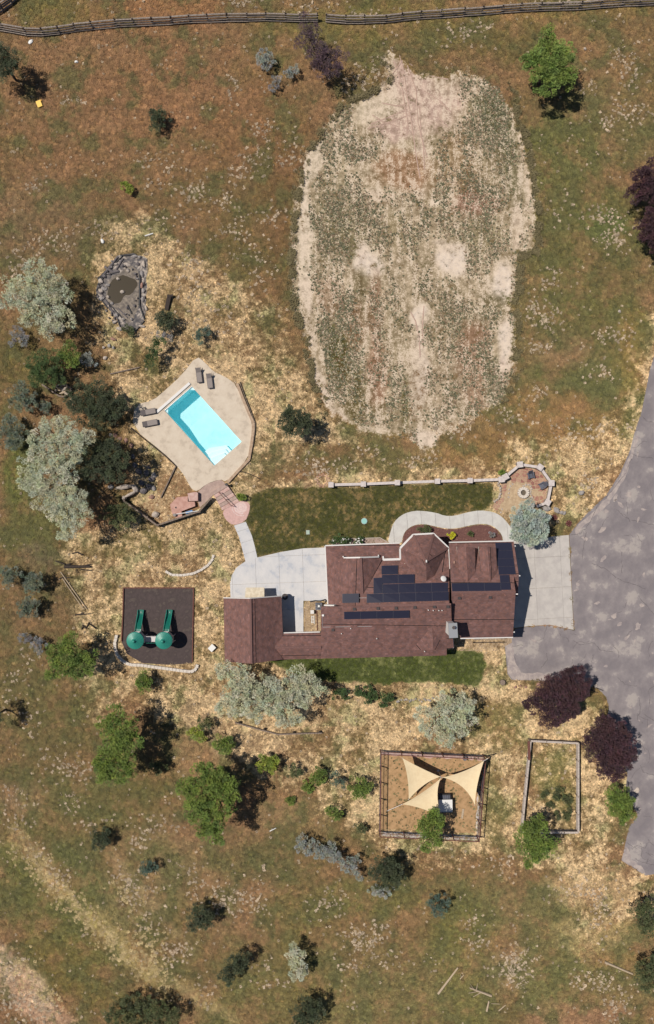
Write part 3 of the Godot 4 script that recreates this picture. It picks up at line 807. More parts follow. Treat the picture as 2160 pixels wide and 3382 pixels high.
func hard_surfaces():
	var o = thing("driveway", "", "", Vector3.ZERO, "", "structure")
	var mb := MB.new()
	prism(mb, pg(ASPHALT), -0.05, 0.02)
	wpart(o, "asphalt", mb, M.asphalt)
	# crack lines, as they run in the photograph
	var f := 2.136
	var cr := [[1440, 1360, [945, 870, 1010, 860, 1060, 820, 1090, 770, 1150, 640, 1240, 560, 1340, 430, 1380, 330]], [1440, 1360, [1300, 715, 1370, 765, 1440, 775, 1538, 800]], [1440, 1360, [1060, 850, 1040, 960, 1030, 1040]],
		[1440, 1360, [1100, 1070, 1200, 1110, 1260, 1160, 1330, 1200, 1480, 1250]], [1440, 1360, [1310, 990, 1312, 1140]], [1440, 1360, [1385, 300, 1450, 320, 1530, 330]], [1440, 1360, [1430, 1300, 1510, 1400, 1538, 1430]], [1440, 1360, [1455, 30, 1480, 65, 1538, 80]],
		[1440, 2040, [780, 250, 785, 300, 740, 360]], [1440, 2040, [1110, 260, 1100, 320]], [1440, 2040, [970, 160, 1010, 190, 1120, 180, 1160, 230, 1250, 240]], [1440, 2040, [1470, 680, 1538, 730]], [1440, 2040, [1510, 560, 1500, 650]], [1440, 2040, [1440, 1040, 1460, 1090, 1538, 1110]],
		[1440, 2702, [1380, 220, 1420, 190, 1480, 210, 1500, 150, 1538, 200]], [1440, 2702, [1500, 280, 1480, 320, 1538, 330]], [1440, 2040, [1430, 560, 1440, 640, 1420, 720]], [1440, 2040, [1380, 90, 1340, 130]], [1440, 2040, [1280, 420, 1330, 470, 1420, 480]]]
	for c in cr:
		var s = z2s(c[2], c[0], c[1], f)
		var mc := MB.new()
		for i in range(0, s.size() - 2, 2):
			var a := G(s[i], s[i + 1])
			var b := G(s[i + 2], s[i + 3])
			var segs := 6
			var pa := a
			for t in range(1, segs + 1):
				var pb := a.lerp(b, t / float(segs)) + Vector2(rng.randf_range(-0.09, 0.09), rng.randf_range(-0.09, 0.09)) * (0.0 if t == segs else 1.0)
				var d := (pb - pa).normalized().orthogonal() * rng.randf_range(0.012, 0.034)
				mc.quad(Vector3(pa.x - d.x, 0.024, pa.y - d.y), Vector3(pa.x + d.x, 0.024, pa.y + d.y), Vector3(pb.x + d.x, 0.024, pb.y + d.y), Vector3(pb.x - d.x, 0.024, pb.y - d.y), Vector3.UP)
				pa = pb
		wpart(o, "crack", mc, M.crack)
	# worn, dusty margin of the driveway
	var edge := [[1669, 2110, 1676, 2225, 1690, 2246, 1777, 2248, 1930, 2264, 1900, 2240, 1800, 2222, 1720, 2222, 1700, 2180, 1690, 2112], [1896, 1752, 1946, 1700, 2002, 1648, 2049, 1573, 2081, 1498, 2100, 1436, 2110, 1440, 2090, 1500, 2060, 1590, 2010, 1665, 1950, 1720, 1900, 1768], [2063, 2796, 2055, 2842, 2096, 2868, 2133, 2888, 2120, 2860, 2085, 2840, 2075, 2800]]
	for e in edge:
		var me := MB.new()
		prism(me, rough(pg(e)), 0.0, 0.0235)
		wpart(o, "worn_margin", me, M.asphalt_worn)
	# scuffed pale patches and short cracks
	var yard := pg(ASPHALT)
	for i in 260:
		var at := G(rng.randf_range(1690, 2180), rng.randf_range(1250, 2860))
		if not Geometry2D.is_point_in_polygon(at, yard): continue
		var mp := MB.new()
		if i % 3:
			var ring := PackedVector2Array()
			var sx := rng.randf_range(0.12, 0.6)
			var sy := sx * rng.randf_range(0.25, 0.9)
			var an := rng.randf() * TAU
			for q in 9: ring.append(at + Vector2(cos(TAU * q / 9) * sx * rng.randf_range(0.5, 1.2), sin(TAU * q / 9) * sy * rng.randf_range(0.5, 1.2)).rotated(an))
			prism(mp, ring, 0.015, 0.0222)
			wpart(o, "scuff", mp, M.asphalt_worn if i % 2 else M.asphalt)
		else:
			var an := rng.randf() * TAU
			var pa := at
			for q in rng.randi_range(3, 9):
				an += rng.randf_range(-0.7, 0.7)
				var pb := pa + Vector2.from_angle(an) * rng.randf_range(0.2, 0.4)
				var d := Vector2.from_angle(an).orthogonal() * rng.randf_range(0.01, 0.026)
				mp.quad(Vector3(pa.x - d.x, 0.0252, pa.y - d.y), Vector3(pa.x + d.x, 0.0252, pa.y + d.y), Vector3(pb.x + d.x, 0.0252, pb.y + d.y), Vector3(pb.x - d.x, 0.0252, pb.y - d.y), Vector3.UP)
				pa = pb
			wpart(o, "crack", mp, M.crack)
	o = thing("driveway_apron", "", "", Vector3.ZERO, "", "structure")
	pave(o, "slab", pg(APRON), deg_to_rad(-3), Vector2(3.3, 3.9), 0.02, -0.05, 0.07, M.apron)
	o = thing("walkway", "", "", Vector3.ZERO, "", "structure")
	pave(o, "slab", smooth_poly(pg(WALK)), deg_to_rad(-4), Vector2(1.8, 40), 0.025, -0.05, 0.08, M.walk, Vector2(0, -20))
	o = thing("patio", "", "", Vector3.ZERO, "", "structure")
	pave(o, "slab", pg(PATIO), deg_to_rad(-2), Vector2(3.0, 3.4), 0.02, -0.05, 0.08, M.concrete, Vector2(0.5, 0.4))
	o = thing("path", "", "", Vector3.ZERO, "", "structure")
	pave(o, "slab", pg(PATH), deg_to_rad(72), Vector2(1.5, 20), 0.02, -0.05, 0.07, M.concrete, Vector2(0, -8))
	var mm := MB.new()
	prism(mm, pg(MULCH), -0.05, 0.04)
	struct("mulch_bed", mm.mesh(), M.mulch)
	mm = MB.new()
	prism(mm, pg([1098, 1783, 1255, 1778, 1278, 1790, 1278, 1806, 1098, 1810]), -0.05, 0.035)
	struct("flower_bed", mm.mesh(), M.ramp)
	o = thing("bed_edging", "thin pale edging boards around the rose bed by the house", "edging", P(1180, 1780))
	chain(o, "board", [G(1097, 1806), G(1097, 1781), G(1255, 1776), G(1280, 1790)], 0.1, 0.14, M.rock2)
	mm = MB.new()
	prism(mm, pg([1006, 1986, 1060, 1986, 1060, 2086, 1006, 2086]), -0.05, 0.05)
	struct("courtyard_gravel", mm.mesh(), M.gravel)
	o = thing("courtyard_edging", "narrow rusty board edging in the courtyard gravel", "edging", P(1045, 2055))
	bar(o, "board", P(1046, 2018, 0.1), P(1048, 2082, 0.1), 0.08, 0.12, M.redpost)
	mm = MB.new()
	prism(mm, pg([1516, 2112, 1600, 2112, 1690, 2108, 1690, 2122, 1640, 2150, 1520, 2150, 1512, 2130]), -0.05, 0.03)
	struct("gravel_strip", mm.mesh(), M.gravel)

func ruts():
	# ridges of soil thrown up where the arena was bladed and driven on
	var o = thing("arena_ruts", "", "", Vector3.ZERO, "", "structure")
	var m := nmat(A(196, 168, 152), A(178, 150, 134), 2.0, 66, 1.0, 3.0)
	for r in [[1318, 175, 1335, 240, 1345, 320, 1362, 420, 1375, 520, 1388, 590], [1300, 200, 1322, 260, 1335, 330, 1350, 430], [1345, 215, 1375, 300, 1380, 400, 1398, 480, 1402, 560], [1352, 210, 1420, 250, 1480, 262], [1225, 410, 1290, 385, 1345, 360], [1215, 425, 1300, 400, 1350, 380], [1400, 300, 1450, 330, 1490, 370], [1262, 340, 1310, 350, 1340, 345], [1385, 350, 1392, 450, 1410, 520], [1330, 200, 1300, 240, 1272, 260], [1356, 1030, 1372, 1060, 1384, 1110, 1388, 1180], [1400, 1010, 1395, 1080, 1398, 1150], [1410, 380, 1450, 390, 1480, 420], [1230, 380, 1260, 400, 1320, 420]]:
		var pts := []
		for i in range(0, r.size(), 2): pts.append(G(r[i], r[i + 1]))
		var mb := MB.new()
		for i in pts.size() - 1:
			var n := 8
			for k in n:
				var a: Vector2 = pts[i].lerp(pts[i + 1], k / float(n))
				var b: Vector2 = pts[i].lerp(pts[i + 1], (k + 1) / float(n))
				var d := (b - a).orthogonal().normalized() * rng.randf_range(0.05, 0.1)
				var h0 := rng.randf_range(0.01, 0.06)
				mb.quad(Vector3(a.x - d.x, 0.0, a.y - d.y), Vector3(b.x - d.x, 0.0, b.y - d.y), Vector3(b.x, h0, b.y), Vector3(a.x, h0, a.y), Vector3(-d.x, 0.1, -d.y))
				mb.quad(Vector3(a.x + d.x, 0.0, a.y + d.y), Vector3(b.x + d.x, 0.0, b.y + d.y), Vector3(b.x, h0, b.y), Vector3(a.x, h0, a.y), Vector3(d.x, 0.1, d.y))
		wpart(o, "soil_ridge", mb, m)

func rough(p: PackedVector2Array) -> PackedVector2Array:
	var o := PackedVector2Array()
	for i in p.size():
		var a := p[i]
		var b := p[(i + 1) % p.size()]
		var n := maxi(1, int(a.distance_to(b) / 0.5))
		for k in n:
			o.append(a.lerp(b, k / float(n)) + Vector2(rng.randf_range(-0.12, 0.12), rng.randf_range(-0.12, 0.12)))
	return o

# ---------------------------------------------------------------- house
func r1(zx, zy, h): return P(720 + zx / 3.845, 1720 + zy / 3.845, h)
func r2(zx, zy, h): return P(1050 + zx / 3.845, 1720 + zy / 3.845, h)
func r3(zx, zy, h): return P(1400 + zx / 3.845, 1720 + zy / 3.845, h)
func ridge(zx): return 4.6 + 2.5 * (zx - 40.0) / 1621.0
func ridge_y(zx): return 1088.0 - 28.0 * (zx - 40.0) / 1621.0
func nh(zx, zy): return lerpf(3.8, ridge(zx), (zy - 490.0) / (ridge_y(zx) - 490.0))
func sh(zx, zy): return lerpf(ridge(zx), 2.7, (zy - ridge_y(zx)) / (1745.0 - ridge_y(zx)))
func gn(zy): return lerpf(4.1, 6.5, (zy - 265.0) / 640.0)      # garage, slope to the walkway
func gs(zy): return lerpf(6.5, 4.1, (zy - 905.0) / 575.0)

func facet(par, pts, m = null, called = "roof_slope", thick = 0.16):
	# a roof surface of some thickness, shingle rows along its contour
	var c := Vector3.ZERO
	for p in pts: c += p
	c /= pts.size()
	var nn := Vector3.ZERO
	for i in pts.size(): nn += (pts[i] - c).cross(pts[(i + 1) % pts.size()] - c)
	nn = nn.normalized()
	if nn.y < 0: nn = -nn
	var u := Vector3.UP.cross(nn)
	u = Vector3.RIGHT if u.length() < 0.02 else u.normalized()
	var v := u.cross(nn).normalized()
	var flat := PackedVector2Array()
	for p in pts: flat.append(Vector2(p.x, p.z))
	var idx := Geometry2D.triangulate_polygon(flat)
	var mb := MB.new()
	var dn := Vector3(0, -thick, 0)
	for i in range(0, idx.size(), 3):
		var a: Vector3 = pts[idx[i]]
		var b: Vector3 = pts[idx[i + 1]]
		var d: Vector3 = pts[idx[i + 2]]
		mb.tri(a, b, d, Vector3.UP, Vector2(a.dot(u), a.dot(v)) / 5.0, Vector2(b.dot(u), b.dot(v)) / 5.0, Vector2(d.dot(u), d.dot(v)) / 5.0)
		mb.tri(a + dn, b + dn, d + dn, Vector3.DOWN)
	for i in pts.size():
		var a: Vector3 = pts[i]
		var b: Vector3 = pts[(i + 1) % pts.size()]
		var out := (a + b) * 0.5 - c
		out.y = 0
		mb.quad(a, b, b + dn, a + dn, out)
	return wpart(par, called, mb, M.shingle if m == null else m)

func strip(par, low, north):
	# the long slopes, laid between their eave line and the ridge
	var mb := MB.new()
	var dn := Vector3(0, -0.16, 0)
	for i in low.size() - 1:
		var a = low[i]
		var b = low[i + 1]
		var q := []
		for p in [a, b, [b[0], ridge_y(b[0])], [a[0], ridge_y(a[0])]]:
			q.append(r2(p[0], p[1], nh(p[0], p[1]) if north else sh(p[0], p[1])))
		var uv := []
		for p in q: uv.append(Vector2(p.x, p.z * 1.1) / 5.0)
		mb.tri(q[0], q[1], q[2], Vector3.UP, uv[0], uv[1], uv[2])
		mb.tri(q[0], q[2], q[3], Vector3.UP, uv[0], uv[2], uv[3])
		mb.quad(q[0] + dn, q[1] + dn, q[2] + dn, q[3] + dn, Vector3.DOWN)
		mb.quad(q[0], q[1], q[1] + dn, q[0] + dn, Vector3.FORWARD if north else Vector3.BACK)
		if i == 0: mb.quad(q[0], q[3], q[3] + dn, q[0] + dn, Vector3.LEFT)
		if i == low.size() - 2: mb.quad(q[1], q[2], q[2] + dn, q[1] + dn, Vector3.RIGHT)
	return wpart(par, "roof_slope", mb, M.shingle)

func panel(par, pts):
	# a solar module: dark glass set in a thin frame, lying on the roof
	var o = MeshInstance3D.new()
	var mb := MB.new()
	var c: Vector3 = (pts[0] + pts[1] + pts[2] + pts[3]) / 4.0
	var up := Vector3(0, 0.05, 0)
	for i in 4:
		var a: Vector3 = pts[i]
		var b: Vector3 = pts[(i + 1) % 4]
		mb.quad(a, b, b - up, a - up, (a + b) / 2 - c)
		mb.quad(a, b, b.lerp(c, 0.02), a.lerp(c, 0.02), Vector3.UP)
	var p = wpart(par, "solar_panel", mb, M.panel_frame)
	var mg := MB.new()
	mg.quad(pts[0].lerp(c, 0.02) + up * 0.05, pts[1].lerp(c, 0.02) + up * 0.05, pts[2].lerp(c, 0.02) + up * 0.05, pts[3].lerp(c, 0.02) + up * 0.05, Vector3.UP)
	wpart(p, "glass", mg, M.panel)

func edge(par, a, b, w = 0.12, t = 0.2):
	bar(par, "fascia", a + Vector3(0, -t * 0.42, 0), b + Vector3(0, -t * 0.42, 0), w, t, M.trim)

func wallpoly(par, flat, h, grow = -0.45):
	for r in Geometry2D.offset_polygon(flat, grow):
		var mb := MB.new()
		prism(mb, r, -0.05, h, true)
		wpart(par, "wall", mb, M.wall)

func flatten(pts):
	var o := PackedVector2Array()
	for p in pts: o.append(Vector2(p.x, p.z))
	return o

func house():
	var o = thing("house", "sprawling house under maroon shingle roofs with black solar panels and white chimney", "house", P(1200, 2000))
	# --- west wing and the link
	facet(o, [r1(70, 985, 2.7), r1(412, 990, 5.0), r1(425, 1815, 5.0), r1(85, 1790, 2.7)])
	facet(o, [r1(412, 990, 5.0), r1(805, 960, 2.7), r1(825, 1460, 2.7), r1(720, 1610, 3.24), r1(828, 1760, 2.7), r1(425, 1815, 5.0)])
	facet(o, [r1(825, 1430, 2.55), r1(1312, 1420, 2.55), r1(1312, 1605, 3.24), r1(722, 1610, 3.26)])
	facet(o, [r1(722, 1610, 3.26), r1(1312, 1605, 3.24), r1(1312, 1750, 2.55), r1(828, 1762, 2.55)])
	wallpoly(o, flatten([r1(70, 985, 2.7), r1(805, 960, 2.7), r1(828, 1760, 2.7), r1(85, 1790, 2.7)]), 2.45)
	for e in [[r1(75, 1010, 2.5), r1(412, 1010, 4.7), r1(800, 985, 2.5)], [r1(85, 1770, 2.5), r1(425, 1795, 4.7), r1(820, 1740, 2.5)]]:
		var g := MB.new()
		g.quad(e[0], e[1], e[2], Vector3((e[0].x + e[2].x) / 2, 2.4, e[0].z), Vector3(0, 0, -1))
		wpart(o, "gable_wall", g, M.wall)
	edge(o, r1(72, 978, 2.68), r1(412, 984, 4.98), 0.1)
	edge(o, r1(412, 984, 4.98), r1(803, 954, 2.68), 0.1)
	edge(o, r1(832, 1424, 2.52), r1(1295, 1412, 2.52), 0.12)
	# --- main body
	var d1 = r2(545, 470, 5.4)
	var d2 = r2(567, 950, 4.95)
	var apex = r2(1375, 515, 6.8)
	var t1 = r2(1055, 350, 4.2)
	var t2 = r2(1215, 182, 4.3)
	var t3 = r2(1470, 168, 4.3)
	var t4 = r3(310, 345, 4.3)
	var t5 = r3(322, 612, 4.6)
	var v1 = r2(1280, 710, nh(1280, 710))
	var v2 = r2(1485, 695, nh(1485, 695))
	var mm = r2(1378, 765, nh(1378, 765) + 0.02)
	var w1 = r2(1050, 490, 3.85)
	facet(o, [r2(95, 320, 3.0), r2(285, 520, 4.1), r2(300, 1078, 4.2), r2(130, 1060, 3.0)])                       # lower skirt, west
	facet(o, [r2(95, 320, 3.0), r2(1040, 287, 3.0), r2(1040, 478, 3.75), r2(820, 485, 3.75), r2(340, 478, 3.9), r2(285, 520, 4.1)])   # lower skirt, lawn side
	facet(o, [r2(285, 478, 4.25), d1, d2, r2(580, 1085, 5.15), r2(300, 1082, 4.75)])                                # dormer
	facet(o, [d1, r2(822, 478, 3.85), d2])
	strip(o, [[567, 950], [696, 722], [825, 495], [940, 492], [1050, 490], [1165, 600], [1280, 710], [1378, 765], [1485, 695], [1578, 653], [1668, 612]], true)   # slope with the panels
	facet(o, [apex, t1, t2])
	facet(o, [apex, t2, t3])
	facet(o, [apex, t3, t4])
	facet(o, [apex, t4, t5, v2])
	facet(o, [apex, v2, mm])
	facet(o, [apex, mm, v1])
	facet(o, [apex, v1, w1, t1])
	strip(o, [[40, 1750], [300, 1744], [580, 1738], [850, 1731], [1120, 1724], [1380, 1717], [1636, 1710]], false)
	facet(o, [r2(1636, ridge_y(1636), ridge(1636)), r2(1691, 1060, 7.1), r2(1698, 1280, sh(1698, 1280)), r2(1724, 1612, sh(1724, 1612)), r2(1636, 1622, sh(1636, 1622))])
	# low cross gable on the long slope
	var ga = r2(1450, 1335, sh(1450, 1335) + 0.06)
	var gb = r2(1465, 1640, 4.35)
	var gw = r2(1190, 1640, sh(1190, 1640) + 0.05)
	var ge = r3(288, 1625, sh(1640, 1625) + 0.05)
	facet(o, [ga, gb, gw], null, "roof_slope", 0.06)
	facet(o, [ga, ge, gb], null, "roof_slope", 0.06)
	var gg := MB.new()
	gg.tri(gw, gb, ge, Vector3.BACK)
	wpart(o, "gable_wall", gg, M.shingle)
	# walls
	wallpoly(o, flatten([r2(95, 320, 2.6), r2(1040, 287, 2.6), r2(1215, 190, 2.6), r2(1470, 175, 2.6), r3(305, 350, 2.6), r3(340, 1060, 2.6), r3(370, 1600, 2.6), r3(290, 1705, 2.6), r1(828, 1750, 2.6), r1(828, 1440, 2.6), r1(1312, 1425, 2.6), r2(40, 1095, 2.6), r2(125, 1065, 2.6)]), 2.42)
	wallpoly(o, flatten([t1, t2, t3, t4, t5, r2(1375, 800, 4.1), r2(1060, 700, 4.1)]), 4.05, -0.4)
	wallpoly(o, flatten([r2(560, 700, 3.6), r2(830, 500, 3.6), r2(1055, 495, 3.6), r3(322, 620, 3.6), r3(345, 1060, 3.6), r3(350, 1290, 3.6), r2(560, 1260, 3.6)]), 3.6, -0.3)
	# dormer front and the white trim
	var df := MB.new()
	df.quad(r2(330, 482, 3.9), r2(545, 482, 5.2), r2(780, 478, 4.0), r2(545, 500, 3.6), Vector3.FORWARD)
	wpart(o, "dormer_front", df, M.white)
	edge(o, r2(330, 470, 4.42), d1 + Vector3(0, 0, -0.04), 0.16, 0.22)
	edge(o, d1 + Vector3(0, 0, -0.04), r2(772, 458, 4.12), 0.16, 0.22)
	edge(o, r2(93, 316, 3.0), r2(1040, 282, 3.0), 0.14)
	edge(o, r2(90, 318, 3.0), r2(125, 1062, 3.0), 0.14)
	edge(o, r2(828, 450, 3.85), r2(830, 500, 3.85), 0.18)
	edge(o, r2(830, 494, 3.85), r2(1048, 487, 3.88), 0.26)
	edge(o, r2(1046, 487, 3.9), r2(1042, 352, 4.2), 0.2)
	edge(o, r2(1045, 348, 4.2), r2(1213, 176, 4.3), 0.26)
	edge(o, r2(1213, 176, 4.3), r2(1470, 162, 4.3), 0.22)
	edge(o, r2(1470, 162, 4.3), r3(314, 343, 4.3), 0.18)
	edge(o, r3(314, 343, 4.3), r3(326, 612, 4.5), 0.14)
	edge(o, r2(90, 1072, 3.4), r2(220, 1076, 4.2), 0.16, 0.5)
	edge(o, r3(366, 1480, 4.1), r3(374, 1610, 3.3), 0.14)
	bar(o, "finial", r2(1368, 512, 6.78), r2(1384, 512, 6.78), 0.28, 0.3, M.trim)
	# --- garage block
	var e = 1110.0
	facet(o, [r3(318, 280, gn(280)), r3(1128, 262, gn(265)), r3(1140, 690, gn(690)), r3(1150, 800, gn(800)), r3(1165, 905, 6.5), r3(350, 905, 6.5)])
	facet(o, [r3(350, 905, 6.5), r3(1165, 905, 6.5), r3(1130, 1475, 4.1), r3(465, 1488, 4.1), r3(445, 1430, 4.3), r3(352, 1280, 4.93)])
	facet(o, [r3(1128, 262, gn(265)), r3(1140, 260, gn(265)), r3(1205, 690, gn(690) + 0.05), r3(1140, 692, gn(690) + 0.05)])
	facet(o, [r3(1140, 692, gn(690) + 0.05), r3(1205, 690, gn(690) + 0.05), r3(1192, 960, 4.2), r3(1150, 960, 4.2)])
	wallpoly(o, flatten([r3(330, 290, 3.5), r3(1120, 268, 3.5), r3(1125, 1470, 3.5), r3(440, 1480, 3.5), r3(340, 1280, 3.5)]), 3.9, -0.3)
	var gq := MB.new()
	gq.tri(r3(1118, 290, 3.8), r3(1150, 905, 6.3), r3(1120, 1460, 3.8), Vector3.RIGHT)
	wpart(o, "gable_wall", gq, M.wall)
	gq = MB.new()
	gq.tri(r3(320, 300, 3.8), r3(350, 905, 6.3), r3(352, 1400, 3.8), Vector3.LEFT)
	wpart(o, "gable_wall", gq, M.wall)
	edge(o, r3(320, 274, 4.1), r3(1138, 256, 4.1), 0.14)
	edge(o, r3(465, 1494, 4.08), r3(1132, 1480, 4.08), 0.14)
	# gable braces with pale ends
	for q in [[1160, 320, 4.4], [1218, 697, 5.8], [1188, 930, 6.4], [1148, 1412, 4.4]]:
		bar(o, "gable_bracket", r3(q[0] - 60, q[1], q[2] - 0.25), r3(q[0] + 4, q[1], q[2] - 0.25), 0.14, 0.16, M.trim)
	# two dormers of the garage
	for q in [[535, 555, 420, 440, 650, 655], [810, 840, 700, 722, 915, 930]]:
		var he: float = gn(660.0) + 0.02
		var ra = r3(q[0], 330, he + 0.5)
		var rb = r3(q[1], 775, gn(775.0) + 0.04)
		var la = r3(q[2], 335, he)
		var lb = r3(q[3], 660, he)
		var qa = r3(q[4], 340, he)
		var qb = r3(q[5], 660, he)
		facet(o, [ra, rb, lb, la], null, "dormer_slope", 0.1)
		facet(o, [ra, qa, qb, rb], null, "dormer_slope", 0.1)
		for w in [[la, lb, Vector3.LEFT], [qa, qb, Vector3.RIGHT]]:
			var md := MB.new()
			var inn: Vector3 = -w[2] * 0.12
			md.tri(w[0] + inn, w[1] + inn, Vector3(w[0].x, w[0].y - 1.15, w[0].z) + inn, w[2])
			wpart(o, "dormer_wall", md, M.wall)
		var mf := MB.new()
		var back := Vector3(0, 0, 0.15)
		mf.quad(la + back, ra + back, qa + back, Vector3((la.x + qa.x) / 2, he - 1.3, la.z + 0.2), Vector3.FORWARD)
		wpart(o, "dormer_front", mf, M.wall)
	# --- solar panels
	var rows := [[620, 725, 828, 1661, 930, 1038], [705, 705, 0, 0, 0, 0]]
	var lay := []
	for i in 5: lay.append([620 + i * 208.0, 826 + i * 208.0, 930 - i * 6.0, 1042 - i * 6.0])
	for i in 4: lay.append([819 + i * 208.0, 1025 + i * 208.0, 806 - i * 6.0, 922 - i * 6.0])
	lay.append([706, 815, 726, 926])
	for i in 2: lay.append([812 + i * 208.0, 1018 + i * 208.0, 688 - i * 5.0, 800 - i * 5.0])
	lay.append([808, 1014, 570, 682])
	lay.append([310, 518, 925, 1043])
	for q in lay:
		var pts := []
		for c in [[q[0], q[2]], [q[1], q[2] - 5], [q[1], q[3] - 5], [q[0], q[3]]]:
			pts.append(r2(c[0], c[1], (4.75 if q[0] < 400 and c[1] > 0 else nh(c[0], c[1])) + 0.22))
		if q[0] < 400:
			pts = [r2(310, 928, 5.05), r2(518, 923, 5.3), r2(518, 1038, 5.3), r2(310, 1043, 5.05)]
		panel(o, pts)
	for i in 4:
		var pts := []
		var x0 := 333.0 + i * 208.0
		for c in [[x0, 1156 - i * 4.5], [x0 + 206, 1151 - i * 4.5], [x0 + 206, 1247 - i * 4.5], [x0, 1252 - i * 4.5]]:
			pts.append(r2(c[0], c[1], sh(c[0], c[1]) + 0.22))
		panel(o, pts)
	for i in 4:
		var pts := []
		for c in [[905.0 + i * 12, 278.0 + i * 102], [1108.0 + i * 15, 274.0 + i * 102], [1122.0 + i * 15, 374.0 + i * 102], [917.0 + i * 12, 378.0 + i * 102]]:
			pts.append(r3(c[0], c[1], gn(c[1]) + 0.18))
		panel(o, pts)
	for q in [[352, 556, 794, 896], [558, 764, 791, 893], [766, 972, 789, 890], [974, 1094, 786, 878], [962, 1082, 690, 784]]:
		panel(o, [r3(q[0], q[2], gn(q[2]) + 0.18), r3(q[1], q[2] - 3, gn(q[2]) + 0.18), r3(q[1] + 8, q[3] - 3, gn(q[3]) + 0.18), r3(q[0] + 8, q[3], gn(q[3]) + 0.18)])
	# ridge caps
	for q in [[r1(412, 990, 5.02), r1(425, 1815, 5.02)], [r3(350, 905, 6.52), r3(1165, 905, 6.52)], [d1 + Vector3(0, 0.02, 0), d2 + Vector3(0, 0.02, 0)], [r1(722, 1610, 3.28), r1(1312, 1605, 3.26)], [r2(580, ridge_y(580), ridge(580) + 0.02), r2(1691, 1060, 7.13)], [apex, t2], [apex, t3], [apex, t4]]:
		bar(o, "ridge_cap", q[0], q[1], 0.24, 0.05, M.cap)
	# --- vents, pipes, conduits, dish
	for q in [[463, 1122], [762, 1112], [992, 1108], [1232, 1100], [1480, 1093], [190, 1384], [1652, 1090]]:
		var c = r2(q[0], q[1], sh(q[0], q[1]) + 0.1)
		boxat(o, "roof_vent", c, Vector3(0.34, 0.22, 0.34), 0.04, M.vent)
	for q in [[450, 983], [842, 973]]:
		boxat(o, "roof_vent", r3(q[0], q[1], gs(q[1]) + 0.1), Vector3(0.34, 0.22, 0.32), 0.04, M.vent)
	for q in [[1397, 1130], [1460, 1135], [1530, 1135], [1570, 1135], [415, 1362], [298, 1428], [745, 1490], [1350, 1652]]:
		var c = r2(q[0], q[1], sh(q[0], q[1]))
		rod(o, "vent_pipe", c - Vector3(0, 0.1, 0), c + Vector3(0, 0.38, 0), 0.06, M.trim)
	for q in [[320, 455, 3.95], [768, 440, 3.7]]:
		rod(o, "vent_pipe", r2(q[0], q[1], q[2] - 0.2), r2(q[0], q[1], q[2] + 0.5), 0.08, M.trim)
	var wires := [[60, 1195, 60, 1345], [60, 1350, 765, 1340], [768, 1340, 768, 1255], [525, 980, 620, 978], [785, 1045, 788, 1140]]
	for q in wires:
		rod(o, "conduit", r2(q[0], q[1], (sh(q[0], q[1]) if q[1] > 1085 else nh(q[0], q[1])) + 0.06), r2(q[2], q[3], (sh(q[2], q[3]) if q[3] > 1085 else nh(q[2], q[3])) + 0.06), 0.025, M.metal)
	var box_at = r2(64, 1200, sh(64, 1200) + 0.12)
	boxat(o, "junction_box", box_at, Vector3(0.26, 0.2, 0.22), 0, M.white)
	boxat(o, "skylight_tube", r3(384, 526, gn(526) + 0.12), Vector3(0.22, 0.24, 0.28), 0.04, M.rock4)
	var dish = rod(o, "dish_mast", r3(262, 755, 5.0), r3(262, 755, 6.3), 0.04, M.metal)
	var sp := SphereMesh.new()
	sp.radius = 0.36
	sp.height = 0.2
	part(o, "satellite_dish", sp, M.white, Transform3D(Basis(Vector3(1, 0, 0.6).normalized(), -0.5), r3(250, 735, 6.3) - gpos(o)))
	# --- chimney
	var ch = MeshInstance3D.new()
	var cb := MB.new()
	prism(cb, flatten([r3(325, 1312, 7.9), r3(405, 1312, 7.9), r3(420, 1470, 7.9), r3(330, 1472, 7.9)]), 2.5, 7.9)
	var chim = wpart(o, "chimney", cb, M.white)
	var cc = r3(370, 1392, 8.0)
	boxat(chim, "cap", cc, Vector3(1.02, 0.16, 1.72), 0.06, M.metal)
	rod(chim, "flue", r3(380, 1358, 8.0), r3(380, 1358, 8.4), 0.14, M.metal)
	rod(chim, "flue_cap", r3(380, 1358, 8.4), r3(380, 1358, 8.46), 0.2, M.vent)
	# --- canopy at the west wing, courtyard machinery
	var aw = thing("canopy", "beige ribbed canopy over the door of the west wing", "canopy", P(840, 1960))
	for i in 8:
		var z0 = lerpf(862, 1000, i / 8.0)
		var z1 = lerpf(862, 1000, (i + 1) / 8.0)
		bar(aw, "slat", r1(352 - i * 1.5, (z0 + z1) / 2, 2.35 + i * 0.03 + (0.03 if i % 2 else 0.0)), r1(588, (z0 + z1) / 2 - 3, 2.35 + i * 0.03 + (0.03 if i % 2 else 0.0)), 0.43, 0.05, M.beige)
	for q in [[360, 875], [580, 872]]:
		rod(aw, "post", r1(q[0], q[1], 0.05) + Vector3(0.1, 0, 0.1), r1(q[0], q[1], 2.3), 0.05, M.white)
	var ac = thing("air_conditioner", "dark grey air conditioner with round fan guard beside the house wall", "air conditioner", P(1053, 2002))
	boxat(ac, "case", P(1053, 2002, 0.42), Vector3(0.85, 0.78, 0.85), 0.03, M.slate)
	rod(ac, "fan_guard", P(1053, 2002, 0.8), P(1053, 2002, 0.86), 0.34, M.black)
	for i in 4:
		var an := i * PI / 4
		bar(ac, "fan_blade", P(1053, 2002, 0.88) + Vector3(cos(an), 0, sin(an)) * 0.3, P(1053, 2002, 0.88) - Vector3(cos(an), 0, sin(an)) * 0.3, 0.05, 0.02, M.metal)
	rod(ac, "hub", P(1053, 2002, 0.86), P(1053, 2002, 0.93), 0.13, M.white)
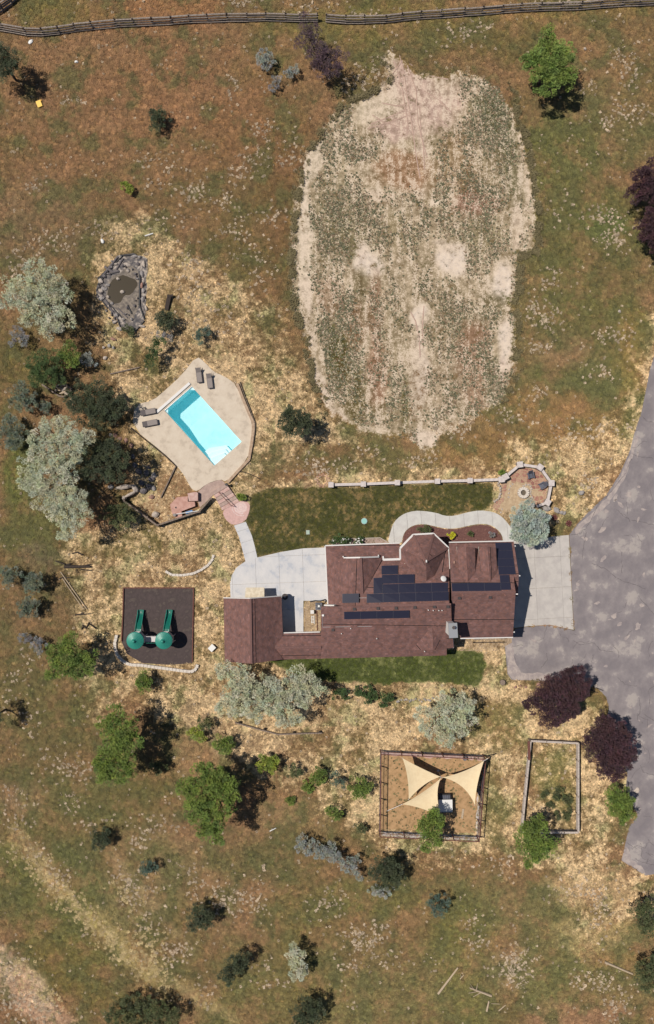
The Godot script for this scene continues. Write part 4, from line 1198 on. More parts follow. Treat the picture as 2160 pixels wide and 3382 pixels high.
	var tank = thing("trash_bin", "round grey bin at the corner of the west wing", "bin", P(941, 1971))
	rod(tank, "drum", P(941, 1971, 0.0), P(941, 1971, 0.95), 0.36, M.slate)
	rod(tank, "lid", P(941, 1971, 0.95), P(941, 1971, 1.02), 0.4, M.vent)
	rod(tank, "knob", P(941, 1971, 1.02), P(941, 1971, 1.1), 0.08, M.metal)
	var mtr = thing("utility_box", "small white utility box standing in the courtyard gravel", "box", P(1031, 2021))
	boxat(mtr, "case", P(1031, 2021, 0.3), Vector3(0.38, 0.55, 0.4), 0.05, M.white)
	boxat(mtr, "lid", P(1031, 2021, 0.6), Vector3(0.44, 0.06, 0.46), 0.05, M.trim)
	var lad = thing("ladder", "white stepladder lying on the courtyard gravel", "ladder", P(1034, 2048))
	bar(lad, "rail", P(1029, 2034, 0.1), P(1029, 2058, 0.1), 0.06, 0.06, M.white)
	bar(lad, "rail", P(1037, 2033, 0.1), P(1038, 2060, 0.1), 0.06, 0.06, M.white)
	for i in 5:
		bar(lad, "rung", P(1029, 2036 + i * 5, 0.12), P(1037, 2036 + i * 5, 0.12), 0.07, 0.04, M.white)
	var ho = thing("garden_hose", "black garden hose running from the wall beside the air conditioner", "hose", P(1070, 1984))
	var hp := [[1024, 1987], [1040, 1984], [1058, 1985], [1068, 1982], [1074, 1980], [1078, 1984], [1072, 1990]]
	for i in hp.size() - 1:
		rod(ho, "hose", P(hp[i][0], hp[i][1], 0.14), P(hp[i + 1][0], hp[i + 1][1], 0.14), 0.08, M.black)
	var bf = thing("wooden_rack", "low wooden rack along the rear wall of the garage", "rack", P(1610, 2118))
	bar(bf, "rail", P(1562, 2123, 0.7), P(1668, 2121, 0.7), 0.07, 0.07, M.darkwood)
	bar(bf, "rail", P(1562, 2112, 0.75), P(1668, 2110, 0.75), 0.07, 0.07, M.greywood)
	for x in [1563, 1592, 1630, 1660]:
		bar(bf, "post", P(x, 2121, 0.0), P(x, 2121, 0.72), 0.07, 0.07, M.darkwood)

# ---------------------------------------------------------------- pool
func pool_corners():
	var w := G(543, 1355)
	var n := G(633, 1276)
	var s := G(708, 1538)
	return [w, n, n + (s - w), s]      # W, N, E, S

func pool():
	var q = pool_corners()
	var ux: Vector2 = (q[1] - q[0])
	var uy: Vector2 = (q[3] - q[0])
	var wd := ux.length()
	var ln := uy.length()
	ux /= wd
	uy /= ln
	var o = thing("pool_deck", "", "", Vector3.ZERO, "", "structure")
	var deck := smooth_poly(pg(DECK))
	var xs := [-40.0, 0.0, wd, 40.0]
	var ys := [-40.0, 0.0, ln * 0.5, ln, 40.0]
	for i in 3:
		for j in 4:
			if i == 1 and (j == 1 or j == 2):
				continue
			var cell := PackedVector2Array([q[0] + ux * xs[i] + uy * ys[j], q[0] + ux * xs[i + 1] + uy * ys[j], q[0] + ux * xs[i + 1] + uy * ys[j + 1], q[0] + ux * xs[i] + uy * ys[j + 1]])
			for r in Geometry2D.intersect_polygons(deck, cell):
				var mb := MB.new()
				prism(mb, r, -0.06, 0.09)
				wpart(o, "slab", mb, M.deck)
	var at := func(a, b, y): 
		var p: Vector2 = q[0] + ux * a + uy * b
		return Vector3(p.x, y, p.y)
	# basin: pale blue lining, deep at the cover end
	var po = thing("pool", "rectangular swimming pool of bright turquoise water with white corner steps", "pool", Vector3((q[0].x + q[2].x) / 2, 0, (q[0].y + q[2].y) / 2))
	var lb := MB.new()
	var d0 := -2.2
	var d1 := -1.25
	lb.quad(at.call(0, 0, d0), at.call(wd, 0, d0), at.call(wd, ln * 0.35, d0), at.call(0, ln * 0.35, d0), Vector3.UP)
	lb.quad(at.call(0, ln * 0.35, d0), at.call(wd, ln * 0.35, d0), at.call(wd, ln * 0.62, d1), at.call(0, ln * 0.62, d1), Vector3.UP)
	lb.quad(at.call(0, ln * 0.62, d1), at.call(wd, ln * 0.62, d1), at.call(wd, ln, d1), at.call(0, ln, d1), Vector3.UP)
	lb.quad(at.call(0, 0, d0), at.call(wd, 0, d0), at.call(wd, 0, 0.05), at.call(0, 0, 0.05), Vector3(uy.x, 0, uy.y))
	lb.quad(at.call(0, ln, d1), at.call(wd, ln, d1), at.call(wd, ln, 0.05), at.call(0, ln, 0.05), -Vector3(uy.x, 0, uy.y))
	for sx in [0.0, wd]:
		var hint := Vector3(ux.x, 0, ux.y) * (1.0 if sx == 0.0 else -1.0)
		lb.quad(at.call(sx, 0, d0), at.call(sx, ln * 0.35, d0), at.call(sx, ln * 0.35, 0.05), at.call(sx, 0, 0.05), hint)
		lb.quad(at.call(sx, ln * 0.35, d0), at.call(sx, ln * 0.62, d1), at.call(sx, ln * 0.62, 0.05), at.call(sx, ln * 0.35, 0.05), hint)
		lb.quad(at.call(sx, ln * 0.62, d1), at.call(sx, ln, d1), at.call(sx, ln, 0.05), at.call(sx, ln * 0.62, 0.05), hint)
	wpart(po, "lining", lb, nmat(Color(0.76, 0.93, 0.95), Color(0.80, 0.95, 0.96), 5.0, 60, 0.6))
	var pw := mat(Color(0.95, 0.97, 0.97), 0.5)
	var steps := [[0.0, 0.5, -0.22, 1.9], [0.0, 0.85, -0.5, 2.3], [0.0, 1.2, -0.78, 2.7]]
	for k in 3:
		var t = steps[2 - k]
		var sb := MB.new()
		var c0: float = ln - t[1] * 1.35
		var poly := PackedVector2Array()
		for p in [[0.0, ln - t[1] * 1.9], [t[3] * 0.35, ln - t[1] * 1.9], [t[3] * 1.05, ln - t[1] * 0.9], [t[3] * 1.05, ln], [0.0, ln]]:
			poly.append(q[0] + ux * p[0] + uy * p[1])
		prism(sb, poly, d1, t[2])
		wpart(po, "step", sb, pw)
	for sx in [0.25, wd - 0.25]:
		var cb := MB.new()
		var pp := PackedVector2Array([q[0] + ux * (sx - 0.25), q[0] + ux * (sx + 0.25), q[0] + ux * (0.5 if sx < 1.0 else wd) + uy * (0.01 if sx < 1.0 else 0.5), q[0] + ux * (0.0 if sx < 1.0 else wd - 0.01) + uy * 0.5])
		pp = PackedVector2Array([q[0] + ux * (0.0 if sx < 1.0 else wd), q[0] + ux * (0.6 if sx < 1.0 else wd - 0.6), q[0] + ux * (0.0 if sx < 1.0 else wd) + uy * 0.6])
		prism(cb, pp, -0.5, -0.12)
		wpart(po, "corner_seat", cb, pw)
	var wb := MB.new()
	wb.quad(at.call(0, 0, -0.03), at.call(wd, 0, -0.03), at.call(wd, ln, -0.03), at.call(0, ln, -0.03), Vector3.UP)
	var wm := mat(Color(0.2, 0.86, 0.93, 0.22), 0.04)
	wm.transparency = BaseMaterial3D.TRANSPARENCY_ALPHA
	wpart(po, "water", wb, wm)
	# white lid of the cover roller, and the cover's rail
	var u3 := Vector3(uy.x, 0, uy.y)
	bar(po, "cover_box", at.call(-0.9, -0.42, 0.16), at.call(wd + 0.1, -0.42, 0.16), 0.34, 0.16, M.trim)
	bar(po, "cover_rail", at.call(0, 0.04, 0.02), at.call(wd, 0.04, 0.02), 0.07, 0.08, M.metal)
	# curb of the deck towards the lawn, and the thin rail on the far side
	var cw = thing("deck_wall", "low tan kerb wall along the curved side of the pool deck", "wall", P(820, 1400))
	chain(cw, "kerb", pg([784, 1268, 803, 1318, 822, 1364, 837, 1397, 837, 1424, 830, 1476, 823, 1518, 783, 1560, 752, 1594]), 0.34, 0.3, M.deckwall)
	chain(cw, "rail", pg([792, 1262, 811, 1314, 829, 1360, 843, 1398, 842, 1424, 835, 1476]), 0.07, 0.3, M.oldwood)
	var ed = thing("deck_edging", "thin dark edging strip along the pool deck beside the planted bed", "edging", P(540, 1500))
	chain(ed, "strip", pg([434, 1414, 480, 1452, 540, 1500, 582, 1539]), 0.12, 0.2, M.darkwood)
	chain(ed, "strip", pg([582, 1539, 558, 1590, 532, 1644]), 0.14, 0.3, M.oldwood)
	lounger(P(659, 1239), deg_to_rad(187), true, "grey sun lounger with raised back beside the pool, nearer the cover box")
	lounger(P(694, 1258), deg_to_rad(187), true, "grey sun lounger with raised back, farther along the deck from the cover box")
	lounger(P(491, 1362), deg_to_rad(-79), false, "flat grey sun lounger with dark head end touching the white cover box")
	lounger(P(497, 1399), deg_to_rad(-79), false, "flat grey sun lounger with dark head end standing clear of the cover box")

func lounger(at, yaw, raised, label):
	var o = thing("sun_lounger", label, "sun lounger", at + Vector3(0, 0.09, 0), "sun loungers on the pool deck")
	o.rotation.y = yaw
	var pr := func(called, c, s, m, tilt = 0.0):
		part(o, called, unit_box, m, Transform3D(Basis(Vector3.RIGHT, tilt) * Basis.from_scale(s), c))
	# along z, head at +z
	pr.call("seat", Vector3(0, 0.34, -0.32), Vector3(0.62, 0.06, 1.25), M.lounge)
	if raised:
		pr.call("backrest", Vector3(0, 0.58, 0.50), Vector3(0.62, 0.05, 0.72), M.lounge, -0.78)
	else:
		pr.call("backrest", Vector3(0, 0.36, 0.62), Vector3(0.62, 0.06, 0.6), M.lounge_dark, -0.06)
	pr.call("foot_end", Vector3(0, 0.33, -0.98), Vector3(0.62, 0.07, 0.1), M.lounge_dark)
	for sx in [-0.33, 0.33]:
		pr.call("rail", Vector3(sx, 0.3, -0.02), Vector3(0.05, 0.06, 1.9), M.lounge_dark)
		for sz in [-0.8, 0.7]:
			pr.call("leg", Vector3(sx, 0.14, sz), Vector3(0.05, 0.28, 0.05), M.lounge_dark)

# ---------------------------------------------------------------- yard of the pool machinery
func r5(zx, zy, h = 0.0): return P(360 + zx / 3.076, 1400 + zy / 3.076, h)
func g5(arr): return pg(z2s(arr, 360, 1400, 3.076))

func pump_yard():
	var mb := MB.new()
	prism(mb, g5([500, 560, 690, 430, 770, 560, 850, 680, 900, 690, 930, 850, 680, 970, 500, 1020, 270, 830, 400, 790, 480, 720]), -0.05, 0.03)
	struct("dirt_bed", mb.mesh(), M.dirt)
	var w = thing("retaining_wall", "weathered low board wall enclosing the pool machinery yard", "wall", r5(500, 1030))
	for s in [[150, 778, 270, 862], [270, 862, 385, 948], [385, 948, 495, 1030], [495, 1030, 690, 965], [690, 965, 920, 890], [920, 890, 1035, 760]]:
		bar(w, "board", r5(s[0], s[1], 0.45), r5(s[2], s[3], 0.45), 0.2, 0.95, M.oldwood)
	for s in [[150, 778], [385, 948], [495, 1032], [920, 892], [1035, 758]]:
		bar(w, "post", r5(s[0], s[1], 0.0), r5(s[0], s[1], 1.1), 0.22, 0.22, M.oldwood)
	var pad = thing("equipment_pad", "raised pink concrete block among the pool machinery", "platform", r5(760, 800))
	mb = MB.new()
	prism(mb, flatten5([620, 820, 690, 745, 800, 735, 800, 790, 870, 790, 875, 835, 735, 888, 745, 942, 690, 960, 640, 910], 0.55), -0.02, 0.55)
	wpart(pad, "block", mb, M.pinkpad)
	mb = MB.new()
	prism(mb, flatten5([797, 706, 885, 690, 902, 702, 902, 782, 812, 784], 0.7), -0.02, 0.7)
	wpart(pad, "block", mb, M.pinkpad2)
	rod(pad, "drain", r5(680, 850, 0.54), r5(680, 850, 0.57), 0.12, M.vent)
	var pu = thing("pool_pump", "pool pump with blue and white pipes beside the pink block", "pump", r5(700, 920))
	rod(pu, "pipe", r5(660, 920, 0.7), r5(930, 880, 0.7), 0.05, M.white)
	rod(pu, "pipe", r5(780, 905, 0.5), r5(850, 885, 0.5), 0.16, mat(A(90, 150, 205), 0.5))
	rod(pu, "filter", r5(665, 925, 0.0), r5(665, 925, 0.9), 0.2, M.rock1)
	rod(pu, "pump_motor", r5(790, 925, 0.3), r5(860, 905, 0.3), 0.18, M.rock1)
	# ramp, flight of steps, chalked landing
	mb = MB.new()
	prism(mb, g5([905, 690, 990, 612, 1135, 562, 1180, 600, 1030, 752, 925, 850, 905, 790]), -0.05, 0.07)
	struct("ramp_path", mb.mesh(), M.ramp)
	var st = thing("garden_steps", "flight of pink concrete garden steps below the pool deck", "steps", r5(1180, 740))
	for i in 6:
		var t0 := i / 6.0
		var t1 := (i + 1) / 6.0
		var a := Vector2(1055, 690).lerp(Vector2(1150, 880), t0)
		var b := Vector2(1190, 605).lerp(Vector2(1325, 790), t0)
		var c := Vector2(1190, 605).lerp(Vector2(1325, 790), t1)
		var d := Vector2(1055, 690).lerp(Vector2(1150, 880), t1)
		mb = MB.new()
		prism(mb, g5([a.x, a.y, b.x, b.y, c.x, c.y, d.x, d.y]), -0.05, 0.5 - i * 0.075)
		wpart(st, "step", mb, M.pinkpad2 if i % 2 else M.ramp)
	var hr = thing("handrail", "thin dark iron handrail along the middle of the pink steps", "handrail", r5(1180, 760))
	rod(hr, "rail", r5(1112, 690, 1.1), r5(1248, 838, 0.9), 0.04, M.redpost)
	for t in [0.05, 0.5, 0.95]:
		var p := Vector2(1112, 690).lerp(Vector2(1248, 838), t)
		rod(hr, "post", r5(p.x, p.y, 0.2), r5(p.x, p.y, 1.0), 0.035, M.redpost)
	var lp = thing("lamp_post", "short black bollard lamp at the head of the garden steps", "lamp", r5(1192, 615))
	rod(lp, "post", r5(1192, 615), r5(1192, 615, 0.9), 0.06, M.black)
	boxat(lp, "head", r5(1192, 615, 0.95), Vector3(0.3, 0.14, 0.3), 0.7, M.black)
	for q in [[1300, 490, 1420, 560], [700, 990, 1000, 905]]:
		pass
	var hs = thing("garden_hose", "thin dark hose trailing over the straw grass below the deck kerb", "hose", r5(1400, 510))
	var hp := [[1290, 492], [1350, 485], [1420, 505], [1480, 530], [1538, 560]]
	for i in hp.size() - 1: rod(hs, "hose", r5(hp[i][0], hp[i][1], 0.12), r5(hp[i + 1][0], hp[i + 1][1], 0.12), 0.045, M.darkwood)
	# landing with chalk rings
	var im := Image.create(256, 256, false, Image.FORMAT_RGB8)
	var c1 := A(206, 168, 160)
	var nn := FastNoiseLite.new()
	nn.frequency = 0.03
	nn.fractal_octaves = 4
	for y in 256:
		for x in 256:
			var k := 1.0 + nn.get_noise_2d(x, y) * 0.08
			var w2 := 0.0
			var r := Vector2(x - 170, y - 70).length() + nn.get_noise_2d(x * 2, y * 2) * 9.0
			var an := Vector2(x - 170, y - 70).angle()
			if r < 100 and fmod(r + an * 3.0, 22.0) < 8.0 and (an > 1.2 or r < 50): w2 = 0.6
			if r < 60: w2 = maxf(w2, 0.35)
			var c := Color(c1.r * k, c1.g * k, c1.b * k).lerp(A(232, 218, 214), clampf(w2 + nn.get_noise_2d(x * 3, y * 3) * 0.3 * w2, 0, 1))
			im.set_pixel(x, y, c)
	var cm := mat(Color.WHITE, 0.9)
	cm.albedo_texture = ImageTexture.create_from_image(im)
	var poly = smooth_poly(g5([1150, 885, 1180, 970, 1265, 1035, 1385, 990, 1425, 900, 1435, 810, 1380, 780, 1330, 785, 1240, 820]))
	mb = MB.new()
	prism(mb, poly, -0.05, 0.075)
	var lo := Vector2(1e9, 1e9)
	var hi := -lo
	for p in poly:
		lo = lo.min(p)
		hi = hi.max(p)
	for i in mb.uv.size(): mb.uv[i] = (mb.uv[i] - lo) / (hi - lo)
	struct("landing", mb.mesh(), cm)
	# weathered slabs and boulders of the dry waterfall under the trees
	var fo = thing("stone_arch", "pale weathered rock slabs forming a notch under the dark green tree", "rock", r5(200, 690))
	for s in [[70, 655, 240, 625, 0.5, 0.35], [150, 755, 280, 680, 0.45, 0.4], [235, 620, 290, 690, 0.7, 0.3], [140, 770, 170, 735, 0.5, 0.5]]:
		var a = r5(s[0], s[1], 0.5)
		var b = r5(s[2], s[3], 0.6)
		var d = b - a
		rock(fo, "slab", (a + b) / 2, Vector3(d.length() * 1.15, s[5] + 0.4, s[4] * 1.3), -atan2(d.z, d.x), M.rock2)
	var spots := [[20, 640, 0.7, 0], [330, 600, 0.8, 2], [400, 640, 0.9, 2], [450, 650, 0.7, 0], [430, 560, 0.8, 2], [350, 680, 0.9, 2], [300, 480, 0.9, 2], [260, 420, 0.7, 2], [460, 520, 0.7, 0], [380, 500, 0.8, 2], [435, 745, 0.7, 3], [470, 920, 0.9, 1], [60, 120, 0.6, 3], [110, 150, 0.6, 3], [170, 165, 0.6, 3], [225, 215, 0.6, 3], [20, 110, 0.5, 1], [240, 330, 0.6, 2], [400, 440, 0.6, 2]]
	for s in spots:
		var rm = [M.rock1, M.rock2, M.rock3, M.rock4][s[3]]
		var o = rock(self, uname("boulder"), r5(s[0], s[1], s[2] * 0.2), Vector3(s[2] * 1.2, s[2] * 0.8, s[2]), rng.randf() * TAU, rm)
		meta(o, ["grey boulder lying in the shaded bed below the pool deck", "pale boulder standing in the dirt yard of the pool machinery" if s[1] == 920 else "pale boulder at the rim of the planted bed", "dark boulder in the tree shade below the pool deck", "reddish boulder at the rim of the planted bed"][s[3]], "rock", "boulders of the bed below the pool deck")

func flatten5(arr, h):
	var o := PackedVector2Array()
	for i in range(0, arr.size(), 2):
		var p = r5(arr[i], arr[i + 1], h)
		o.append(Vector2(p.x, p.z))
	return o

# ---------------------------------------------------------------- playground
func r6(zx, zy, h = 0.0): return P(360 + zx / 4.5235, 1900 + zy / 4.5235, h)

func playground():
	var mb := MB.new()
	prism(mb, pg(PLAYMAT), -0.05, 0.05)
	struct("play_surface", mb.mesh(), M.playmat)
	var b = thing("play_border", "thin timber border around the dark rubber play surface", "border", r6(220, 190))
	for s in [[218, 188, 740, 188], [742, 188, 1268, 188], [1264, 196, 1258, 560], [1258, 562, 1252, 930], [1252, 932, 1246, 1290], [218, 196, 208, 580], [208, 582, 188, 985]]:
		bar(b, "timber", r6(s[0], s[1], 0.12), r6(s[2], s[3], 0.12), 0.12, 0.22, M.redpost)
	var o = thing("play_structure", "play structure of two towers with green cone roofs, slides and a bridge", "play structure", r6(600, 960))
	for cx in [383.0, 812.0]:
		var top = r6(cx, 980, 2.7)
		var base := Vector3(top.x, 0.05, top.z)
		# ringed cone roof
		var cone := MB.new()
		var seg := 28
		var rr := 1.08
		var prof := [[rr, 2.45], [rr - 0.02, 2.52]]
		for k in 6:
			var t := (k + 1) / 7.0
			prof.append([lerpf(rr, 0.16, t) + 0.05, lerpf(2.52, 3.1, t) - 0.06])
			prof.append([lerpf(rr, 0.16, t), lerpf(2.52, 3.1, t)])
		prof.append([0.16, 3.12])
		prof.append([0.0, 3.18])
		for i in seg:
			var a0 := TAU * i / seg
			var a1 := TAU * (i + 1) / seg
			var e0 := Vector3(cos(a0), 0, sin(a0))
			var e1 := Vector3(cos(a1), 0, sin(a1))
			for k in prof.size() - 1:
				var lo := Vector3(base.x, prof[k][1], base.z)
				var hi := Vector3(base.x, prof[k + 1][1], base.z)
				cone.quad(lo + e0 * prof[k][0], lo + e1 * prof[k][0], hi + e1 * prof[k + 1][0], hi + e0 * prof[k + 1][0], e0 + Vector3.UP)
		var roof = wpart(o, "tower_roof", cone, M.teal)
		var sp := SphereMesh.new()
		sp.radius = 0.17
		sp.height = 0.3
		part(roof, "finial", sp, M.teal, Transform3D(Basis(), Vector3(base.x, 3.2, base.z) - gpos(roof)))
		# deck: eight-sided floor with a rim of panels
		var oc := PackedVector2Array()
		var fl := PackedVector2Array()
		for i in 8:
			var a := TAU * (i + 0.5) / 8
			oc.append(Vector2(base.x + cos(a) * 1.0, base.z + sin(a) * 1.0))
		var fb := MB.new()
		prism(fb, oc, 1.2, 1.32, true)
		wpart(o, "platform", fb, M.playgrey)
		for i in 8:
			var p0 := oc[i]
			var p1 := oc[(i + 1) % 8]
			rod(o, "pillar", Vector3(p0.x, 0.0, p0.y), Vector3(base.x + (p0.x - base.x) * 0.9, 2.5, base.z + (p0.y - base.z) * 0.9), 0.045, M.playgrey)
			if i != 4 + 1:
				bar(o, "panel", Vector3(p0.x, 1.62, p0.y), Vector3(p1.x, 1.62, p1.y), 0.06, 0.5, M.playgrey)
		# slide towards the lawn
		var s0 = Vector3(base.x + 0.05, 1.3, base.z - 0.95)
		var s1 = r6(cx + 95, 515, 0.25)
		var dir: Vector3 = (s1 - s0)
		var side := Vector3(dir.z, 0, -dir.x).normalized()
		var sl := MB.new()
		var N := 9
		var rim := [[-0.36, 0.16], [-0.32, 0.16], [-0.26, 0.0], [0.26, 0.0], [0.32, 0.16], [0.36, 0.16]]
		var pts := []
		for k in N + 1:
			var t := k / float(N)
			var c: Vector3 = s0 + dir * t
			c.y = lerpf(1.3, 0.18, smoothstep(0.0, 0.92, t))
			var row := []
			for r in rim: row.append(c + side * r[0] + Vector3(0, r[1], 0))
			pts.append(row)
		for k in N:
			for r in rim.size() - 1:
				sl.quad(pts[k][r], pts[k][r + 1], pts[k + 1][r + 1], pts[k + 1][r], Vector3.UP)
				sl.quad(pts[k][r] - Vector3(0, 0.03, 0), pts[k][r + 1] - Vector3(0, 0.03, 0), pts[k + 1][r + 1] - Vector3(0, 0.03, 0), pts[k + 1][r] - Vector3(0, 0.03, 0), Vector3.DOWN)
		wpart(o, "slide", sl, M.teal2)
		for r in [-0.36, 0.36]:
			rod(o, "slide_rail", s0 + side * r + Vector3(0, 0.18, 0), Vector3(s1.x, 0.34, s1.z) + side * r, 0.04, M.teal)
		rod(o, "slide_leg", Vector3(s1.x, 0, s1.z + 0.3), Vector3(s1.x, 0.25, s1.z + 0.3), 0.05, M.playgrey)
	var ba = r6(383, 980, 2.7)
	var bb = r6(812, 980, 2.7)
	bar(o, "bridge_deck", Vector3(ba.x + 0.9, 1.28, ba.z), Vector3(bb.x - 0.9, 1.28, bb.z), 0.72, 0.08, M.playgrey)
	for sz in [-0.4, 0.4]:
		rod(o, "bridge_rail", Vector3(ba.x + 0.9, 2.0, ba.z + sz), Vector3(bb.x - 0.9, 2.0, bb.z + sz), 0.04, M.playgrey if sz < 0 else M.teal2)
		for k in 5:
			var x := lerpf(ba.x + 1.0, bb.x - 1.0, k / 4.0)
			rod(o, "baluster", Vector3(x, 1.3, ba.z + sz), Vector3(x, 2.0, ba.z + sz), 0.02, M.playgrey)
	# wall of blocks below
	var wl = thing("block_wall", "curved row of pale wall blocks along the edge of the play surface", "wall", r6(900, 1390))
	blocks(wl, [[118, 910], [96, 1000], [98, 1080], [130, 1180], [200, 1262], [280, 1312], [350, 1332], [480, 1335], [700, 1366], [900, 1392], [1100, 1420], [1230, 1434], [1285, 1410], [1318, 1365], [1330, 1318]], 0.46, 0.36, 0.34, 360, 1900, 4.5235)
	var ce = thing("block_edging", "curved row of pale edging blocks lying in the straw grass", "edging", P(620, 1895))
	blocks(ce, [[1180, 1130], [1215, 1150], [1290, 1152], [1365, 1140], [1420, 1115], [1470, 1080], [1500, 1040], [1508, 1010]], 0.46, 0.3, 0.22, 0, 1360, 2.136)

func blocks(par, pts, step, wdt, hgt, ox, oy, f):
	var line := []
	for p in pts: line.append(G(ox + p[0] / f, oy + p[1] / f))
	var dist := 0.0
	for i in line.size() - 1:
		var a: Vector2 = line[i]
		var b: Vector2 = line[i + 1]
		var l := a.distance_to(b)
		while dist < l:
			var p := a.lerp(b, dist / l)
			var d := (b - a).normalized()
			var yaw := -d.angle() + rng.randf_range(-0.09, 0.09)
			boxat(par, "block", Vector3(p.x, hgt * 0.5, p.y), Vector3(step - 0.035, hgt + rng.randf_range(-0.03, 0.03), wdt), yaw, M.block)
			dist += step
		dist -= l

# ---------------------------------------------------------------- fire pit terrace
func r8(zx, zy, h = 0.0): return P(1620 + zx / 5.493, 1500 + zy / 5.493, h)
func g8(arr): return pg(z2s(arr, 1620, 1500, 5.493))

func firepit():
	var pa = thing("terrace", "", "", Vector3.ZERO, "", "structure")
	var mb := MB.new()
	prism(mb, g8([180, 510, 250, 440, 530, 225, 870, 260, 1070, 530, 1010, 860, 830, 940, 300, 1180, 30, 1000, 60, 880, 150, 820, 200, 620]), -0.05, 0.025)
	wpart(pa, "bed", mb, nmat(A(198, 174, 142), A(176, 150, 120), 2.0, 61))
	stones(pa, "flagstone", g8([330, 440, 530, 245, 860, 275, 1045, 530, 1020, 620, 900, 640, 780, 640, 700, 540, 540, 520, 400, 520]), 0.52, 0.07, -0.02, 0.06, [M.flag1, M.flag2, M.flag3, M.flag1])
	stones(pa, "flagstone", g8([195, 520, 330, 520, 320, 600, 260, 700, 230, 880, 150, 1020, 40, 1000, 70, 880, 170, 800, 210, 620]), 0.5, 0.09, -0.02, 0.055, [M.flag1, M.flag3, M.flag3], 0.8)
	stones(pa, "flagstone", g8([780, 650, 1010, 640, 990, 850, 830, 930, 740, 880]), 0.55, 0.12, -0.02, 0.05, [M.flag3, M.flag1], 0.6)
	var rg = thing("edging_ring", "pale scalloped stone edging looping around the fire pit", "edging", r8(740, 680))
	var lp := [[600, 580], [640, 552], [690, 555], [728, 585], [742, 630], [725, 672], [715, 705], [738, 740], [752, 785], [738, 835], [700, 872], [660, 880]]
	for p in lp: rock(rg, "stone", r8(p[0], p[1], 0.06), Vector3(0.38, 0.16, 0.3), rng.randf() * TAU, M.rock2)
	for p in [[400, 545], [360, 580], [338, 640], [330, 710], [325, 780], [210, 1000], [190, 1060]]: rock(rg, "stone", r8(p[0], p[1], 0.05), Vector3(0.34, 0.12, 0.26), rng.randf() * TAU, M.rock2)
	var fp = thing("fire_pit", "round fire pit ringed with pale stone blocks", "fire pit", r8(585, 700))
	var c = r8(585, 700)
	for i in 14:
		var a := TAU * i / 14.0
		boxat(fp, "ring_stone", c + Vector3(cos(a) * 0.54, 0.2, sin(a) * 0.54), Vector3(0.38, 0.42 + rng.randf_range(-0.03, 0.03), 0.22 + rng.randf_range(0, 0.03)), -a, M.block)
	var ash := MB.new()
	var circ := PackedVector2Array()
	for i in 18: circ.append(Vector2(c.x + cos(TAU * i / 18) * 0.4, c.z + sin(TAU * i / 18) * 0.4))
	prism(ash, circ, 0.0, 0.12)
	wpart(fp, "ash_bed", ash, M.firesoil)
	# low wall with capped pillars
	var w = thing("terrace_wall", "low stone wall with square capped pillars bordering lawn and fire pit", "wall", r8(200, 455))
	var t72 := func(zx, zy): return Vector2(720 + zx / 2.136, 1360 + zy / 2.136)
	var t144 := func(zx, zy): return Vector2(1440 + zx / 2.136, 1360 + zy / 2.136)
	var z8 := func(zx, zy): return Vector2(1620 + zx / 5.493, 1500 + zy / 5.493)
	var ln := [t72.call(797, 515), t72.call(1025, 510), t72.call(1265, 500), t144.call(10, 490), t144.call(240, 485), z8.call(200, 458), z8.call(272, 410), z8.call(535, 188), z8.call(900, 238), z8.call(1105, 525), z8.call(1035, 875)]
	var hp := 0.85
	for i in ln.size():
		var p = ln[i]
		var yaw: float = [0, 0, 0, 0, 0, 0.1, 0.5, 0.12, -0.6, 0.0, -0.5][i]
		var s: float = 0.66 if i < 5 else 0.74
		var q := P(p.x, p.y, hp)
		var pl = boxat(w, "pillar", Vector3(q.x, hp * 0.5, q.z), Vector3(s - 0.1, hp, s - 0.1), yaw, M.stonewall)
		boxat(w, "pillar_cap", Vector3(q.x, hp + 0.05, q.z), Vector3(s, 0.1, s), yaw, M.stonecap)
	for i in ln.size() - 1:
		if i == 5: continue
		var lowpart := i == 2
		var hh := 0.12 if lowpart else 0.62
		var a := P(ln[i].x, ln[i].y, hh)
		var b := P(ln[i + 1].x, ln[i + 1].y, hh)
		var d := (b - a).normalized() * 0.3
		bar(w, "wall_run", Vector3(a.x, hh / 2 - 0.03, a.z) + d, Vector3(b.x, hh / 2 - 0.03, b.z) - d, 0.24, hh, M.stonewall)
		bar(w, "coping", Vector3(a.x, hh, a.z) + d, Vector3(b.x, hh, b.z) - d, 0.34, 0.07, M.stonecap)
	var e0 := P(ln[10].x, ln[10].y, 0.6)
	var e1 = r8(840, 950, 0.6)
	bar(w, "coping", e0, e1, 0.34, 0.07, M.stonecap)
	bar(w, "wall_run", e0 - Vector3(0, 0.33, 0), e1 - Vector3(0, 0.33, 0), 0.24, 0.6, M.stonewall)
	# rough stones stepping down to the lawn
	var rs = thing("stone_border", "rough white stone border between lawn and fire pit terrace", "border", r8(180, 640))
	for p in [[145, 530], [165, 575], [180, 615], [182, 665], [178, 715], [168, 765], [148, 805], [110, 838], [75, 860]]:
		rock(rs, "stone", r8(p[0], p[1], 0.12), Vector3(0.42, 0.36, 0.34), rng.randf() * TAU, M.rock2)
	chair(r8(712, 392), deg_to_rad(12), "slate blue garden chair on the flagstones, farther from the pale spruce", 1)
	chair(r8(918, 572), deg_to_rad(-62), "slate blue garden chair on the flagstones, nearer the pale spruce", 2)
	var bd := [[1000, 985, 1.1], [1060, 975, 0.8], [1200, 1015, 1.0], [1290, 1060, 0.7], [1340, 1075, 0.6]]
	for s in bd:
		var o = rock(self, uname("boulder"), r8(s[0], s[1], 0.15), Vector3(s[2], s[2] * 0.6, s[2] * 0.75), rng.randf() * TAU, M.rock1)
		meta(o, "grey boulder in the row behind the pale blue spruce", "rock", "boulders behind the spruce")
